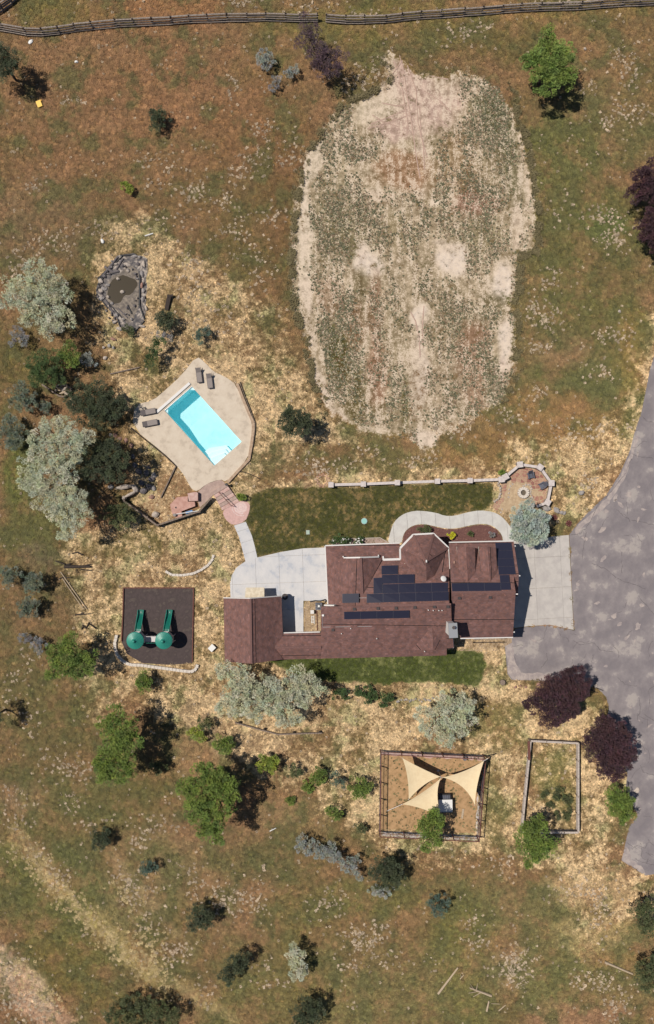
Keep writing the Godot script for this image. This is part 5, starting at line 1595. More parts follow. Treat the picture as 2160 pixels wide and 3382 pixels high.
	var o2 = rock(self, uname("boulder"), P(1920, 1629, 0.2), Vector3(0.85, 0.6, 0.7), 0.5, M.rock1)
	meta(o2, "lone pale grey boulder on straw grass between fire pit and driveway", "rock")
	for q in [[1160, 1150, "round dark red mulch ring nearest the pale blue spruce"], [1420, 1255, "round dark red mulch ring nearest the driveway edge"]]:
		var r0 = thing("mulch_ring", q[2], "mulch ring", r8(q[0], q[1]))
		var rc = r8(q[0], q[1])
		var pl := PackedVector2Array()
		for i in 20: pl.append(Vector2(rc.x + cos(TAU * i / 20) * 0.4 * rng.randf_range(0.9, 1.1), rc.z + sin(TAU * i / 20) * 0.4 * rng.randf_range(0.9, 1.1)))
		var mr := MB.new()
		prism(mr, pl, -0.02, 0.07)
		wpart(r0, "mulch", mr, nmat(A(96, 52, 46), A(72, 36, 34), 0.4, 62, 1.0, 3.0))
		for i in 7:
			var a := TAU * i / 7.0
			rock(r0, "chip", rc + Vector3(cos(a), 0, sin(a)) * 0.3 + Vector3(0, 0.07, 0), Vector3(0.16, 0.08, 0.12), a, M.flag2)

func chair(at, yaw, label, k):
	var o = thing("garden_chair", label, "chair", at + Vector3(0, 0.05, 0))
	o.rotation.y = yaw
	var pr := func(called, c, s, tilt = 0.0):
		part(o, called, unit_box, M.slate, Transform3D(Basis(Vector3.RIGHT, tilt) * Basis.from_scale(s), c))
	for i in 6: pr.call("seat_slat", Vector3(0, 0.36 - i * 0.015, 0.28 - i * 0.105), Vector3(0.56, 0.03, 0.09), 0.12)
	for i in 6: pr.call("back_slat", Vector3(-0.25 + i * 0.1, 0.62, -0.42), Vector3(0.085, 0.78, 0.03), -0.5)
	for sx in [-0.34, 0.34]:
		pr.call("armrest", Vector3(sx, 0.56, -0.02), Vector3(0.13, 0.03, 0.78))
		pr.call("leg", Vector3(sx, 0.27, 0.3), Vector3(0.06, 0.54, 0.1))
		pr.call("leg", Vector3(sx, 0.27, -0.3), Vector3(0.06, 0.54, 0.08))

# ---------------------------------------------------------------- pond
func r4(zx, zy, h = 0.0): return P(zx / 2.136, 680 + zy / 2.136, h)
func g4(arr): return pg(z2s(arr, 0, 680, 2.136))

func pond():
	var po = thing("pond", "drained rock pond with grey liner and a puddle of murky water", "pond", r4(880, 600))
	var mb := MB.new()
	prism(mb, rough(g4([830, 350, 950, 335, 1040, 370, 1035, 500, 1030, 700, 1025, 800, 960, 890, 860, 870, 830, 800, 760, 720, 680, 620, 690, 530, 780, 440])), -0.02, 0.06)
	wpart(po, "liner", mb, M.liner)
	mb = MB.new()
	prism(mb, rough(smooth_poly(g4([850, 470, 930, 410, 985, 470, 985, 640, 960, 780, 900, 850, 850, 760, 780, 690, 740, 640, 760, 540, 800, 490]))), 0.0, 0.068)
	wpart(po, "silt", mb, nmat(A(150, 138, 124), A(106, 98, 92), 2.2, 65, 1.0, 4.0))
	mb = MB.new()
	prism(mb, rough(smooth_poly(g4([800, 510, 890, 485, 970, 530, 965, 580, 925, 620, 870, 640, 850, 690, 800, 685, 750, 640, 765, 570]))), 0.0, 0.075)
	wpart(po, "water", mb, M.pondwater)
	# folds of the liner
	for s in [[860, 360, 740, 470], [750, 480, 690, 560], [740, 660, 830, 800], [760, 680, 860, 790], [990, 480, 985, 700], [985, 700, 1020, 800], [830, 720, 900, 790], [900, 700, 930, 760], [690, 600, 740, 650], [870, 370, 820, 450], [830, 360, 720, 500], [800, 400, 700, 530], [850, 350, 960, 345], [760, 450, 690, 520], [720, 520, 680, 600], [790, 470, 840, 460], [740, 430, 800, 470], [960, 880, 1020, 810], [850, 860, 830, 800], [680, 620, 760, 720]]:
		rod(po, "liner_fold", r4(s[0], s[1], 0.1), r4(s[2], s[3], 0.1), rng.randf_range(0.06, 0.16), [M.rock3, M.black, M.black][rng.randi() % 3])
	var sp := [[900, 415, 1.0, 0.6, 1], [973, 410, 0.5, 0.45, 2], [1015, 410, 0.45, 0.9, 1], [830, 515, 0.5, 0.4, 1], [710, 530, 0.65, 0.7, 1], [735, 585, 0.8, 0.6, 0], [712, 600, 0.7, 0.45, 1], [862, 606, 0.6, 0.45, 1], [1008, 660, 0.55, 0.9, 0], [902, 460, 0.45, 0.4, 1], [948, 356, 0.9, 0.4, 0], [762, 642, 0.4, 0.4, 1], [710, 655, 0.8, 0.6, 0], [840, 868, 0.8, 0.5, 1], [1003, 480, 0.5, 1.1, 0], [1000, 560, 0.4, 0.8, 3], [1010, 600, 0.45, 0.7, 0], [700, 570, 0.5, 0.4, 2], [770, 440, 0.5, 0.4, 2], [790, 690, 0.45, 0.4, 0], [820, 770, 0.6, 0.4, 0], [950, 705, 0.45, 0.4, 2], [900, 720, 0.4, 0.5, 2], [810, 820, 0.6, 0.4, 1], [985, 360, 0.5, 0.35, 0], [760, 560, 0.6, 0.4, 0], [690, 640, 0.4, 0.4, 2], [740, 500, 0.5, 0.4, 2], [1000, 850, 0.9, 0.35, 1], [820, 410, 0.6, 0.3, 1], [795, 940, 0.8, 0.4, 3], [770, 985, 0.5, 0.5, 0], [730, 1000, 0.4, 0.4, 1], [800, 1000, 0.4, 0.4, 0], [740, 1075, 0.6, 0.5, 1], [1030, 720, 0.35, 0.7, 1], [870, 800, 0.5, 0.3, 0], [930, 800, 0.4, 0.5, 0]]
	for q in 46:
		var an := rng.randf() * TAU
		sp.append([lerpf(860, 860 + cos(an) * 165, rng.randf_range(0.55, 1.0)), 600 + sin(an) * 250 * rng.randf_range(0.6, 1.0), rng.randf_range(0.15, 0.5), rng.randf_range(0.15, 0.4), [0, 2, 2, 2, 0, 1][rng.randi() % 6]])
	for s in sp:
		var rm = [M.rock1, M.rock2, M.rock3, M.rock4][s[4]]
		rock(po, "rock", r4(s[0], s[1], 0.14), Vector3(s[2] * 1.1, 0.45, s[3] * 1.1), rng.randf_range(-0.4, 0.4), rm)
	for s in [[725, 250, "white chunk of broken stone on the straw slope above the pond", 0.7], [252 * 2.136, (204 - 680) * 2.136, "white chunk of broken stone in the brown field under the rail fence", 0.6], [101 * 2.136, (137 - 680) * 2.136, "bleached stone lying beneath the rail fence", 0.8]]:
		var o = rock(self, uname("stone"), r4(s[0], s[1], 0.12), Vector3(s[3], 0.35, s[3] * 0.7), rng.randf() * TAU, M.white)
		meta(o, s[2], "rock")
	var st = thing("pipe", "short white plastic pipe lying on straw grass above the pond", "pipe", r4(1050, 203))
	rod(st, "tube", r4(1022, 212, 0.1), r4(1080, 194, 0.1), 0.08, M.white)
	var dk = thing("dark_timber", "dark upright timber post leaning over the straw slope by the pond", "post", r4(1180, 720))
	bar(dk, "beam", r4(1175, 735, 0.15), r4(1197, 628, 0.35), 0.5, 0.3, M.darkwood)
	bar(dk, "cross_piece", r4(1180, 640, 0.4), r4(1222, 632, 0.4), 0.25, 0.2, M.darkwood)
	var pl = thing("fallen_pole", "long thin wooden pole lying on the straw slope toward the pool", "pole", r4(880, 1160))
	bar(pl, "pole", r4(778, 1186, 0.12), r4(985, 1138, 0.16), 0.14, 0.16, M.oldwood)
	var wp = thing("wood_pile", "pale split logs stacked inside a low timber frame under the green juniper", "wood pile", P(200, 1290))
	for i in 26:
		var x := rng.randf_range(380, 470)
		var y := rng.randf_range(1270, 1330)
		rod(wp, "log", r4(x, y, 0.3 + rng.randf() * 0.3), r4(x + rng.randf_range(14, 32), y + rng.randf_range(-16, 16), 0.3 + rng.randf() * 0.3), 0.09, M.driftwood if i % 3 else M.rock2)
	for s in [[300, 1262, 420, 1342], [470, 1265, 510, 1298], [510, 1298, 455, 1348], [420, 1342, 455, 1350]]:
		bar(wp, "frame_board", r4(s[0], s[1], 0.3), r4(s[2], s[3], 0.3), 0.18, 0.5, M.oldwood)

# ---------------------------------------------------------------- fences
func rail_fence(label, posts, m):
	var o = thing("rail_fence", label, "fence", P(posts[posts.size() / 2][0], posts[posts.size() / 2][1]), "weathered rail fences along the field")
	var hgt := 1.15
	for i in posts.size():
		var a := P(posts[i][0], posts[i][1])
		var lean := Vector3(rng.randf_range(-0.05, 0.05), 0, rng.randf_range(-0.05, 0.05))
		bar(o, "post", a, a + Vector3(0, hgt + 0.1, 0) + lean, 0.14, 0.14, M.darkwood if i % 3 else M.oldwood)
		if i + 1 < posts.size():
			var b := P(posts[i + 1][0], posts[i + 1][1])
			for k in 4:
				var y := 0.24 + k * 0.27
				var off := Vector3(0, rng.randf_range(-0.03, 0.03), 0.34 - k * 0.11 + rng.randf_range(-0.02, 0.02))
				bar(o, "rail", a + Vector3(-0.1, y, 0) + off, b + Vector3(0.1, y + rng.randf_range(-0.03, 0.03), 0) + off, 0.17, 0.09, m)
	return o

func spaced(pts, step):
	var out := []
	var carry := 0.0
	for i in pts.size() - 1:
		var a := Vector2(pts[i][0], pts[i][1])
		var b := Vector2(pts[i + 1][0], pts[i + 1][1])
		var l := a.distance_to(b)
		while carry < l:
			var p := a.lerp(b, carry / l)
			out.append([p.x, p.y])
			carry += step
		carry -= l
	out.append(pts[pts.size() - 1])
	return out

func fences():
	var f := 2.136
	var left := [[-190, 78], [-60, 88], [14, 97], [88, 111], [145, 113], [198, 107], [251, 98], [306, 92], [386, 84], [444, 81], [505, 78], [568, 75], [627, 70], [687, 68], [752, 65], [816, 65], [880, 63], [945, 65], [990, 67], [1048, 66]]
	rail_fence("weathered rail fence running from the corner fence to the purple tree", left, M.greywood)
	var right := [[1078, 67], [1142, 72], [1203, 72], [1273, 70], [1326, 63], [1388, 57], [1455, 53], [1530, 47], [1590, 43], [1656, 37], [1715, 33], [1780, 30], [1850, 28], [1912, 26], [1981, 20], [2052, 15], [2110, 13], [2180, 10], [2250, 5]]
	rail_fence("weathered rail fence running on from the purple tree past the bright green tree", right, M.greywood)
	rail_fence("short weathered rail fence slanting away at the field's bare corner", [[-60, 84], [-20, 50], [10, 32], [40, 8], [75, -22]], M.greywood)

# ---------------------------------------------------------------- pens
func r7(zx, zy, h = 0.0): return P(1230 + zx / 3.751, 2440 + zy / 3.751, h)

func pens():
	var o = thing("wire_pen", "square dog pen of rust red posts and wire mesh", "pen", r7(690, 650))
	var mb := MB.new()
	var base := [r7(95, 132), r7(1362, 192), r7(1285, 1192), r7(82, 1132)]
	var hgt := 1.9
	var nn := [5, 5, 4, 5]
	for s in 4:
		var a: Vector3 = base[s]
		var b: Vector3 = base[(s + 1) % 4]
		var n: int = nn[s]
		for k in n:
			var p := a.lerp(b, k / float(n))
			bar(o, "post", p, p + Vector3(0, hgt, 0), 0.11, 0.11, M.redpost if s != 3 else M.darkwood)
		bar(o, "top_rail", a + Vector3(0, hgt - 0.03, 0), b + Vector3(0, hgt - 0.03, 0), 0.09, 0.06, M.redpost)
		bar(o, "middle_rail", a + Vector3(0, 0.95, 0), b + Vector3(0, 0.95, 0), 0.05, 0.05, M.redpost)
		var wm := MB.new()
		var d := (b - a)
		var l := d.length()
		d /= l
		var side := Vector3(d.z, 0, -d.x) * 0.006
		for k in 12:
			var y := 0.25 + k * 0.14
			wm.quad(a + Vector3(0, y, 0), b + Vector3(0, y, 0), b + Vector3(0, y + 0.009, 0), a + Vector3(0, y + 0.009, 0), side)
			wm.quad(a + Vector3(0, y, 0) - side, b + Vector3(0, y, 0) - side, b + Vector3(0, y, 0) + side, a + Vector3(0, y, 0) + side, Vector3.UP)
		var k2 := 0.0
		while k2 < l:
			wm.quad(a + d * k2, a + d * (k2 + 0.008), a + d * (k2 + 0.008) + Vector3(0, hgt, 0), a + d * k2 + Vector3(0, hgt, 0), side)
			k2 += 0.16
		var w = wpart(o, "wire_mesh", wm, M.slate)
		w.set_meta("kind", "stuff")
	# pale gravel strips under the fence lines
	for s in [[105, 150, 1372, 205, 1378, 262, 112, 205], [95, 1145, 1290, 1198, 1292, 1262, 84, 1206], [1300, 600, 1330, 600, 1312, 1190, 1286, 1190]]:
		var gs := MB.new()
		prism(gs, rough(pg(z2s(s, 1230, 2440, 3.751))), -0.03, 0.03)
		struct("gravel_strip", gs.mesh(), M.stonecap if s[0] != 105 else M.pinkpad2)
	var g := MB.new()
	prism(g, pg(z2s([115, 150, 1350, 210, 1275, 1175, 100, 1115], 1230, 2440, 3.751)), -0.05, 0.012)
	struct("pen_dirt", g.mesh(), nmat(A(186, 150, 110), A(168, 134, 96), 3.0, 63, 1.0, 2.0, A(148, 122, 84)))
	# sails: corner points with the middle of each edge drawn in
	sail("cream shade sail with its long edge toward the house", [r7(372, 240, 2.6), r7(842, 470, 2.3), r7(450, 752, 2.3)], [r7(604, 362, 2.4), r7(640, 572, 2.2), r7(432, 470, 2.4)])
	sail("cream shade sail stretched to the tall post at the pen's corner", [r7(1382, 272, 3.0), r7(868, 478, 2.3), r7(1270, 822, 2.4)], [r7(1130, 402, 2.55), r7(1112, 596, 2.2), r7(1302, 560, 2.6)])
	sail("cream shade sail reaching over the white hutch and leafy tree", [r7(846, 490, 2.3), r7(370, 812, 2.5), r7(850, 965, 2.4)], [r7(620, 664, 2.35), r7(600, 862, 2.3), r7(806, 700, 2.3)])
	var ps = thing("sail_post", "slim steel mast holding the meeting corners of the shade sails", "post", r7(850, 478))
	rod(ps, "mast", Vector3(r7(850, 478, 2.3).x, 0, r7(850, 478, 2.3).z), r7(850, 478, 2.35), 0.05, M.metal)
	rod(ps, "base_plate", Vector3(r7(850, 478, 2.3).x, 0.0, r7(850, 478, 2.3).z), Vector3(r7(850, 478, 2.3).x, 0.04, r7(850, 478, 2.3).z), 0.15, M.metal)
	ps = thing("sail_post", "tall leaning post beyond the pen's corner anchoring a shade sail", "post", r7(1400, 220))
	rod(ps, "mast", r7(1400, 218), r7(1440, 240, 3.0), 0.07, M.redpost)
	rod(ps, "rope", r7(1440, 240, 2.95), r7(1382, 272, 3.0), 0.025, M.white)
	ps = thing("guy_rope", "taut pale rope from a shade sail to the pen fence", "rope", r7(190, 890))
	rod(ps, "rope", r7(370, 812, 2.5), r7(190, 890, 1.8), 0.025, M.white)
	rod(ps, "hook", r7(190, 890, 1.75), r7(182, 894, 1.85), 0.05, M.metal)
	# hutch
	var hu = thing("hutch", "white topped animal hutch with a dark wire front in the pen", "hutch", r7(905, 800))
	var c = r7(905, 800, 0.0)
	boxat(hu, "body", r7(903, 830, 0.5), Vector3(1.6, 0.9, 1.35), 0.02, M.rock1)
	boxat(hu, "roof", r7(905, 828, 1.02), Vector3(1.75, 0.07, 1.5), 0.02, M.white)
	boxat(hu, "run", r7(895, 715, 0.4), Vector3(1.45, 0.7, 0.6), 0.02, M.slate)
	for i in 6: bar(hu, "run_bar", r7(835 + i * 26, 692, 0.78), r7(835 + i * 26, 745, 0.78), 0.04, 0.04, M.black)
	for x in [824, 962]: bar(hu, "frame", r7(x, 690, 0.8), r7(x, 748, 0.8), 0.09, 0.07, M.black)
	bar(hu, "frame", r7(824, 690, 0.8), r7(962, 690, 0.8), 0.09, 0.07, M.black)
	var bd = thing("plank", "pale plank lying on the pen floor beside the hutch", "plank", r7(1118, 925))
	bar(bd, "board", r7(1126, 868, 0.06), r7(1108, 988, 0.06), 0.24, 0.06, M.driftwood)
	var bk = thing("bucket", "rusty round bucket against the pen fence nearest the house", "bucket", r7(1145, 245))
	rod(bk, "pail", r7(1145, 245, 0), r7(1145, 245, 0.4), 0.26, M.rock4)
	rod(bk, "rim", r7(1145, 245, 0.4), r7(1145, 245, 0.44), 0.29, M.rock3)
	# second pen: rails on short posts
	var p2 = thing("garden_pen", "long garden pen of weathered grey rails and boards", "pen", P(1820, 2590))
	var t := func(zx, zy): return Vector2(1440 + zx / 2.136, 2040 + zy / 2.136)
	var cn := [t.call(652, 852), t.call(985, 868), Vector2(1901, 2738), Vector2(1716, 2738)]
	var cnt := [3, 5, 4, 5]
	for s in 4:
		var a := P(cn[s].x, cn[s].y)
		var b := P(cn[(s + 1) % 4].x, cn[(s + 1) % 4].y)
		for k in cnt[s]:
			var p := a.lerp(b, k / float(cnt[s]))
			bar(p2, "post", p, p + Vector3(0, 1.05, 0), 0.14, 0.14, M.oldwood)
			var q := a.lerp(b, (k + 1) / float(cnt[s]))
			for y in [0.3, 0.65, 1.0]:
				bar(p2, "rail", p + Vector3(0, y, 0), q + Vector3(0, y + rng.randf_range(-0.04, 0.04), 0), 0.05 if y < 0.9 else 0.24, 0.12 if y < 0.9 else 0.06, M.paleboard)
	bar(p2, "gate_board", P(1746, 2448, 1.1), P(1748, 2510, 1.1), 0.3, 0.06, M.redpost)

func sail(label, cor, mid):
	var o = thing("shade_sail", label, "shade sail", Vector3((cor[0].x + cor[1].x + cor[2].x) / 3, 2.4, (cor[0].z + cor[1].z + cor[2].z) / 3), "cream shade sails over the pen")
	# quadratic patch through corners and edge middles
	var ctl := []
	for i in 3: ctl.append(mid[i] * 2.0 - (cor[i] + cor[(i + 1) % 3]) * 0.5)
	var n := 10
	var f := func(u: float, v: float):
		var w := 1.0 - u - v
		var p: Vector3 = cor[0] * (w * w) + cor[1] * (u * u) + cor[2] * (v * v) + ctl[0] * (2 * w * u) + ctl[1] * (2 * u * v) + ctl[2] * (2 * v * w)
		return p - Vector3(0, u * v * w * 3.0, 0)
	var mb := MB.new()
	for i in n:
		for j in n - i:
			var a = f.call(i / 10.0, j / 10.0)
			var b = f.call((i + 1) / 10.0, j / 10.0)
			var c = f.call(i / 10.0, (j + 1) / 10.0)
			var dn := Vector3(0, -0.012, 0)
			mb.tri(a, b, c, Vector3.UP)
			mb.tri(a + dn, b + dn, c + dn, Vector3.DOWN)
			if j < n - i - 1:
				var d = f.call((i + 1) / 10.0, (j + 1) / 10.0)
				mb.tri(b, d, c, Vector3.UP)
				mb.tri(b + dn, d + dn, c + dn, Vector3.DOWN)
	wpart(o, "fabric", mb, M.sail)
	for i in 3:
		var c: Vector3 = cor[i]
		var s := SphereMesh.new()
		s.radius = 0.06
		s.height = 0.12
		part(o, "corner_ring", s, M.metal, Transform3D(Basis(), c - gpos(o)))

# ---------------------------------------------------------------- small things
func zt(ox, oy, zx, zy, h = 0.0): return P(ox + zx / 2.136, oy + zy / 2.136, h)

func limb(par, called, a, b, r0, r1, m):
	var mb := MB.new()
	var d: Vector3 = (b - a).normalized()
	var x := d.cross(Vector3.UP)
	if x.length() < 0.05: x = Vector3.RIGHT
	x = x.normalized()
	var z := x.cross(d)
	for i in 6:
		var e0 := x * cos(TAU * i / 6) + z * sin(TAU * i / 6)
		var e1 := x * cos(TAU * (i + 1) / 6) + z * sin(TAU * (i + 1) / 6)
		mb.quad(a + e0 * r0, a + e1 * r0, b + e1 * r1, b + e0 * r1, e0 + e1)
	return wpart(par, called, mb, m)

func log_thing(label, ox, oy, segs, m, called = "fallen_log", cat = "log"):
	var o = thing(called, label, cat, zt(ox, oy, segs[0][0], segs[0][1]))
	for i in segs.size():
		var s = segs[i]
		limb(o, "trunk" if i == 0 else "branch", zt(ox, oy, s[0], s[1], 0.14), zt(ox, oy, s[2], s[3], 0.18 if i == 0 else 0.3), s[4], s[5], m)

func clutter():
	log_thing("long straight bleached log lying alone in the sloping grass", 1440, 2702, [[15, 1240, 155, 1055, 0.14, 0.09]], M.driftwood)
	log_thing("bleached forked log with bare side branches", 1440, 2702, [[392, 1255, 238, 1198, 0.15, 0.09], [320, 1228, 260, 1262, 0.06, 0.03], [300, 1222, 230, 1235, 0.05, 0.03], [285, 1212, 295, 1165, 0.05, 0.02], [270, 1210, 240, 1170, 0.04, 0.02]], M.driftwood)
	log_thing("short stubby bleached log beside the forked log", 1440, 2702, [[358, 1362, 374, 1290, 0.13, 0.09]], M.driftwood)
	log_thing("thin bleached stick lying in the grass by the forked log", 1440, 2702, [[442, 1360, 492, 1318, 0.07, 0.05], [390, 1308, 450, 1312, 0.03, 0.03]], M.driftwood)
	log_thing("pale log lying beside the dark green shrub", 1440, 2702, [[1188, 1015, 1388, 1100, 0.15, 0.11]], M.driftwood)
	log_thing("small bleached twig standing near the long straight log", 1440, 2702, [[170, 1135, 198, 1105, 0.06, 0.04], [180, 1120, 172, 1100, 0.04, 0.02]], M.driftwood)
	log_thing("white twisted branch in the grass above the grey sage row", 720, 2702, [[365, 92, 410, 70, 0.07, 0.04], [385, 84, 380, 74, 0.04, 0.03]], M.white)
	var dk = M.darkwood
	log_thing("dark bent branch at the edge of the straw grass", 0, 1360, [[508, 1000, 542, 990, 0.08, 0.07], [542, 990, 586, 1012, 0.09, 0.06]], dk, "dead_branch", "branch")
	log_thing("tangle of dark dead branches around a grey stone", 0, 1360, [[455, 1092, 640, 1092, 0.24, 0.14], [390, 1052, 460, 1076, 0.08, 0.08], [540, 1110, 545, 1140, 0.06, 0.05], [570, 1112, 636, 1120, 0.08, 0.06], [470, 1080, 500, 1070, 0.1, 0.08], [600, 1085, 640, 1075, 0.09, 0.05]], dk, "dead_branch", "branch")
	log_thing("curved dark branch lying below the branch tangle", 0, 1360, [[412, 1180, 450, 1165, 0.06, 0.06], [450, 1165, 502, 1172, 0.06, 0.05]], dk, "dead_branch", "branch")
	log_thing("dark branch with twigs beside the grey brush", 0, 1360, [[530, 1432, 600, 1428, 0.1, 0.07], [600, 1428, 640, 1424, 0.07, 0.04], [560, 1430, 590, 1415, 0.05, 0.03]], dk, "dead_branch", "branch")
	log_thing("zigzag of dark poles near the leafy tree by the playground", 0, 2040, [[575, 82, 590, 52, 0.07, 0.07], [580, 52, 612, 78, 0.07, 0.07], [608, 68, 630, 34, 0.07, 0.07], [622, 36, 680, 80, 0.07, 0.06]], dk, "dead_branch", "branch")
	log_thing("pair of long pale poles lying in the straw slope", 0, 1360, [[428, 1130, 612, 1392, 0.07, 0.06], [440, 1175, 590, 1395, 0.06, 0.05]], M.driftwood, "pole", "pole")
	log_thing("dark slender branches beside the white rock at the purple tree", 1440, 2040, [[1090, 510, 1145, 530, 0.06, 0.04], [1130, 495, 1180, 515, 0.05, 0.03], [1110, 480, 1120, 525, 0.05, 0.03]], dk, "dead_branch", "branch")
	var sb = rock(self, "white_rock", zt(1440, 2040, 1128, 482, 0.15), Vector3(0.55, 0.4, 0.5), 0.3, M.rock2)
	meta(sb, "white rock among dark branches at the driveway edge", "rock")
	var o = thing("beam_wall", "low bent timber beam on posts below the silver trees", "beam", zt(720, 2040, 420, 820))
	for s in [[122, 738, 275, 782], [275, 782, 425, 822], [425, 822, 580, 816], [580, 816, 735, 812]]:
		bar(o, "beam", zt(720, 2040, s[0], s[1], 0.2), zt(720, 2040, s[2], s[3], 0.2), 0.16, 0.34, M.oldwood)
	for s in [[150, 740], [326, 786], [532, 810], [716, 806]]:
		bar(o, "post", zt(720, 2040, s[0], s[1], 0.0), zt(720, 2040, s[0], s[1], 0.55), 0.22, 0.22, M.darkwood)
	o = thing("stump_table", "round dark wooden stump table beside the driveway", "stump", zt(1440, 2040, 470, 457))
	rod(o, "stump", zt(1440, 2040, 470, 457, 0.0), zt(1440, 2040, 470, 457, 0.4), 0.38, M.bark)
	rod(o, "cut_face", zt(1440, 2040, 470, 457, 0.4), zt(1440, 2040, 470, 457, 0.43), 0.34, M.oldwood)
	for s in [[560, 490, 0.4], [725, 470, 0.6], [595, 480, 0.3], [635, 490, 0.35]]:
		var q = rock(self, uname("brown_stone"), zt(1440, 2040, s[0], s[1], 0.1), Vector3(s[2] * 1.1, 0.35, s[2]), rng.randf() * TAU, M.rock4)
		meta(q, "brown stone on bare ground beside the stump table", "rock", "brown stones by the stump table")
	o = thing("cooler_box", "white plastic box with hinged lid on straw by the playground", "box", P(700, 2140))
	boxat(o, "tub", P(700, 2140, 0.22), Vector3(0.72, 0.42, 0.62), 0.8, M.trim)
	boxat(o, "lid", P(700, 2140, 0.46), Vector3(0.78, 0.07, 0.68), 0.8, M.white)
	boxat(o, "handle", P(696, 2146, 0.36), Vector3(0.1, 0.06, 0.3), 0.8, M.rock1)
	o = thing("yellow_sack", "bright yellow sack lying in the brown field", "sack", P(130, 344))
	boxat(o, "bag", P(130, 344, 0.14), Vector3(0.62, 0.26, 0.82), 0.4, M.yellow)
	boxat(o, "fold", P(131, 334, 0.2), Vector3(0.5, 0.1, 0.14), 0.4, mat(A(235, 170, 60), 0.7))
	o = thing("well_cover", "round pale turquoise lid set in the lawn", "lid", P(1203, 1721))
	rod(o, "lid", P(1203, 1721, 0.0), P(1203, 1721, 0.14), 0.36, M.cyan)
	rod(o, "rim", P(1203, 1721, 0.0), P(1203, 1721, 0.1), 0.42, M.rock1)
	o = thing("valve_box", "small square pale green box lid set in the lawn", "lid", P(1017, 1758))
	boxat(o, "lid", P(1017, 1758, 0.07), Vector3(0.4, 0.12, 0.48), 0.03, mat(A(168, 186, 170), 0.7))
	boxat(o, "collar", P(1017, 1758, 0.04), Vector3(0.48, 0.1, 0.56), 0.03, M.rock1)
	o = thing("stone_ring", "faint ring of reddish bricks on the grass at the wall's end", "ring", zt(720, 1360, 737, 483))
	for i in 22:
		var a := TAU * i / 22
		var rr := 0.82 if i % 2 else 0.62
		boxat(o, "brick", zt(720, 1360, 737, 483, 0.04) + Vector3(cos(a) * rr, 0, sin(a) * rr), Vector3(0.2, 0.08, 0.12), -a + 1.57, M.pinkpad)
	o = thing("rock_row", "broken row of pale grey stones below the rear lawn", "rocks", zt(720, 2040, 1380, 580))
	for i in 16:
		rock(o, "stone", zt(720, 2040, 1265 + i * 17 + rng.randf_range(-6, 6), 588 - i * 0.8 + rng.randf_range(-12, 12), 0.08), Vector3(rng.randf_range(0.25, 0.5), 0.25, rng.randf_range(0.2, 0.36)), rng.randf() * TAU, [M.rock1, M.rock2, M.rock1][i % 3])
	for s in [[1052, 345, "white stone in the grass beside the bright green tree", 1440, 0, 0.45], [1295, 745, "white stone in the grass facing the driveway bend", 1440, 680, 0.4]]:
		var q = rock(self, uname("stone"), zt(s[3], s[4], s[0], s[1], 0.12), Vector3(s[5], 0.35, s[5] * 1.2), 0.3, M.rock2)
		meta(q, s[2], "rock")
	o = thing("buried_lid", "pale buried lid at the driveway edge below the purple tree", "lid", zt(1440, 2040, 1412, 1215))
	rod(o, "lid", zt(1440, 2040, 1412, 1215, 0.0), zt(1440, 2040, 1412, 1215, 0.08), 0.34, M.rock2)
	rod(o, "collar", zt(1440, 2040, 1412, 1215, 0.0), zt(1440, 2040, 1412, 1215, 0.05), 0.4, M.asphalt_worn)

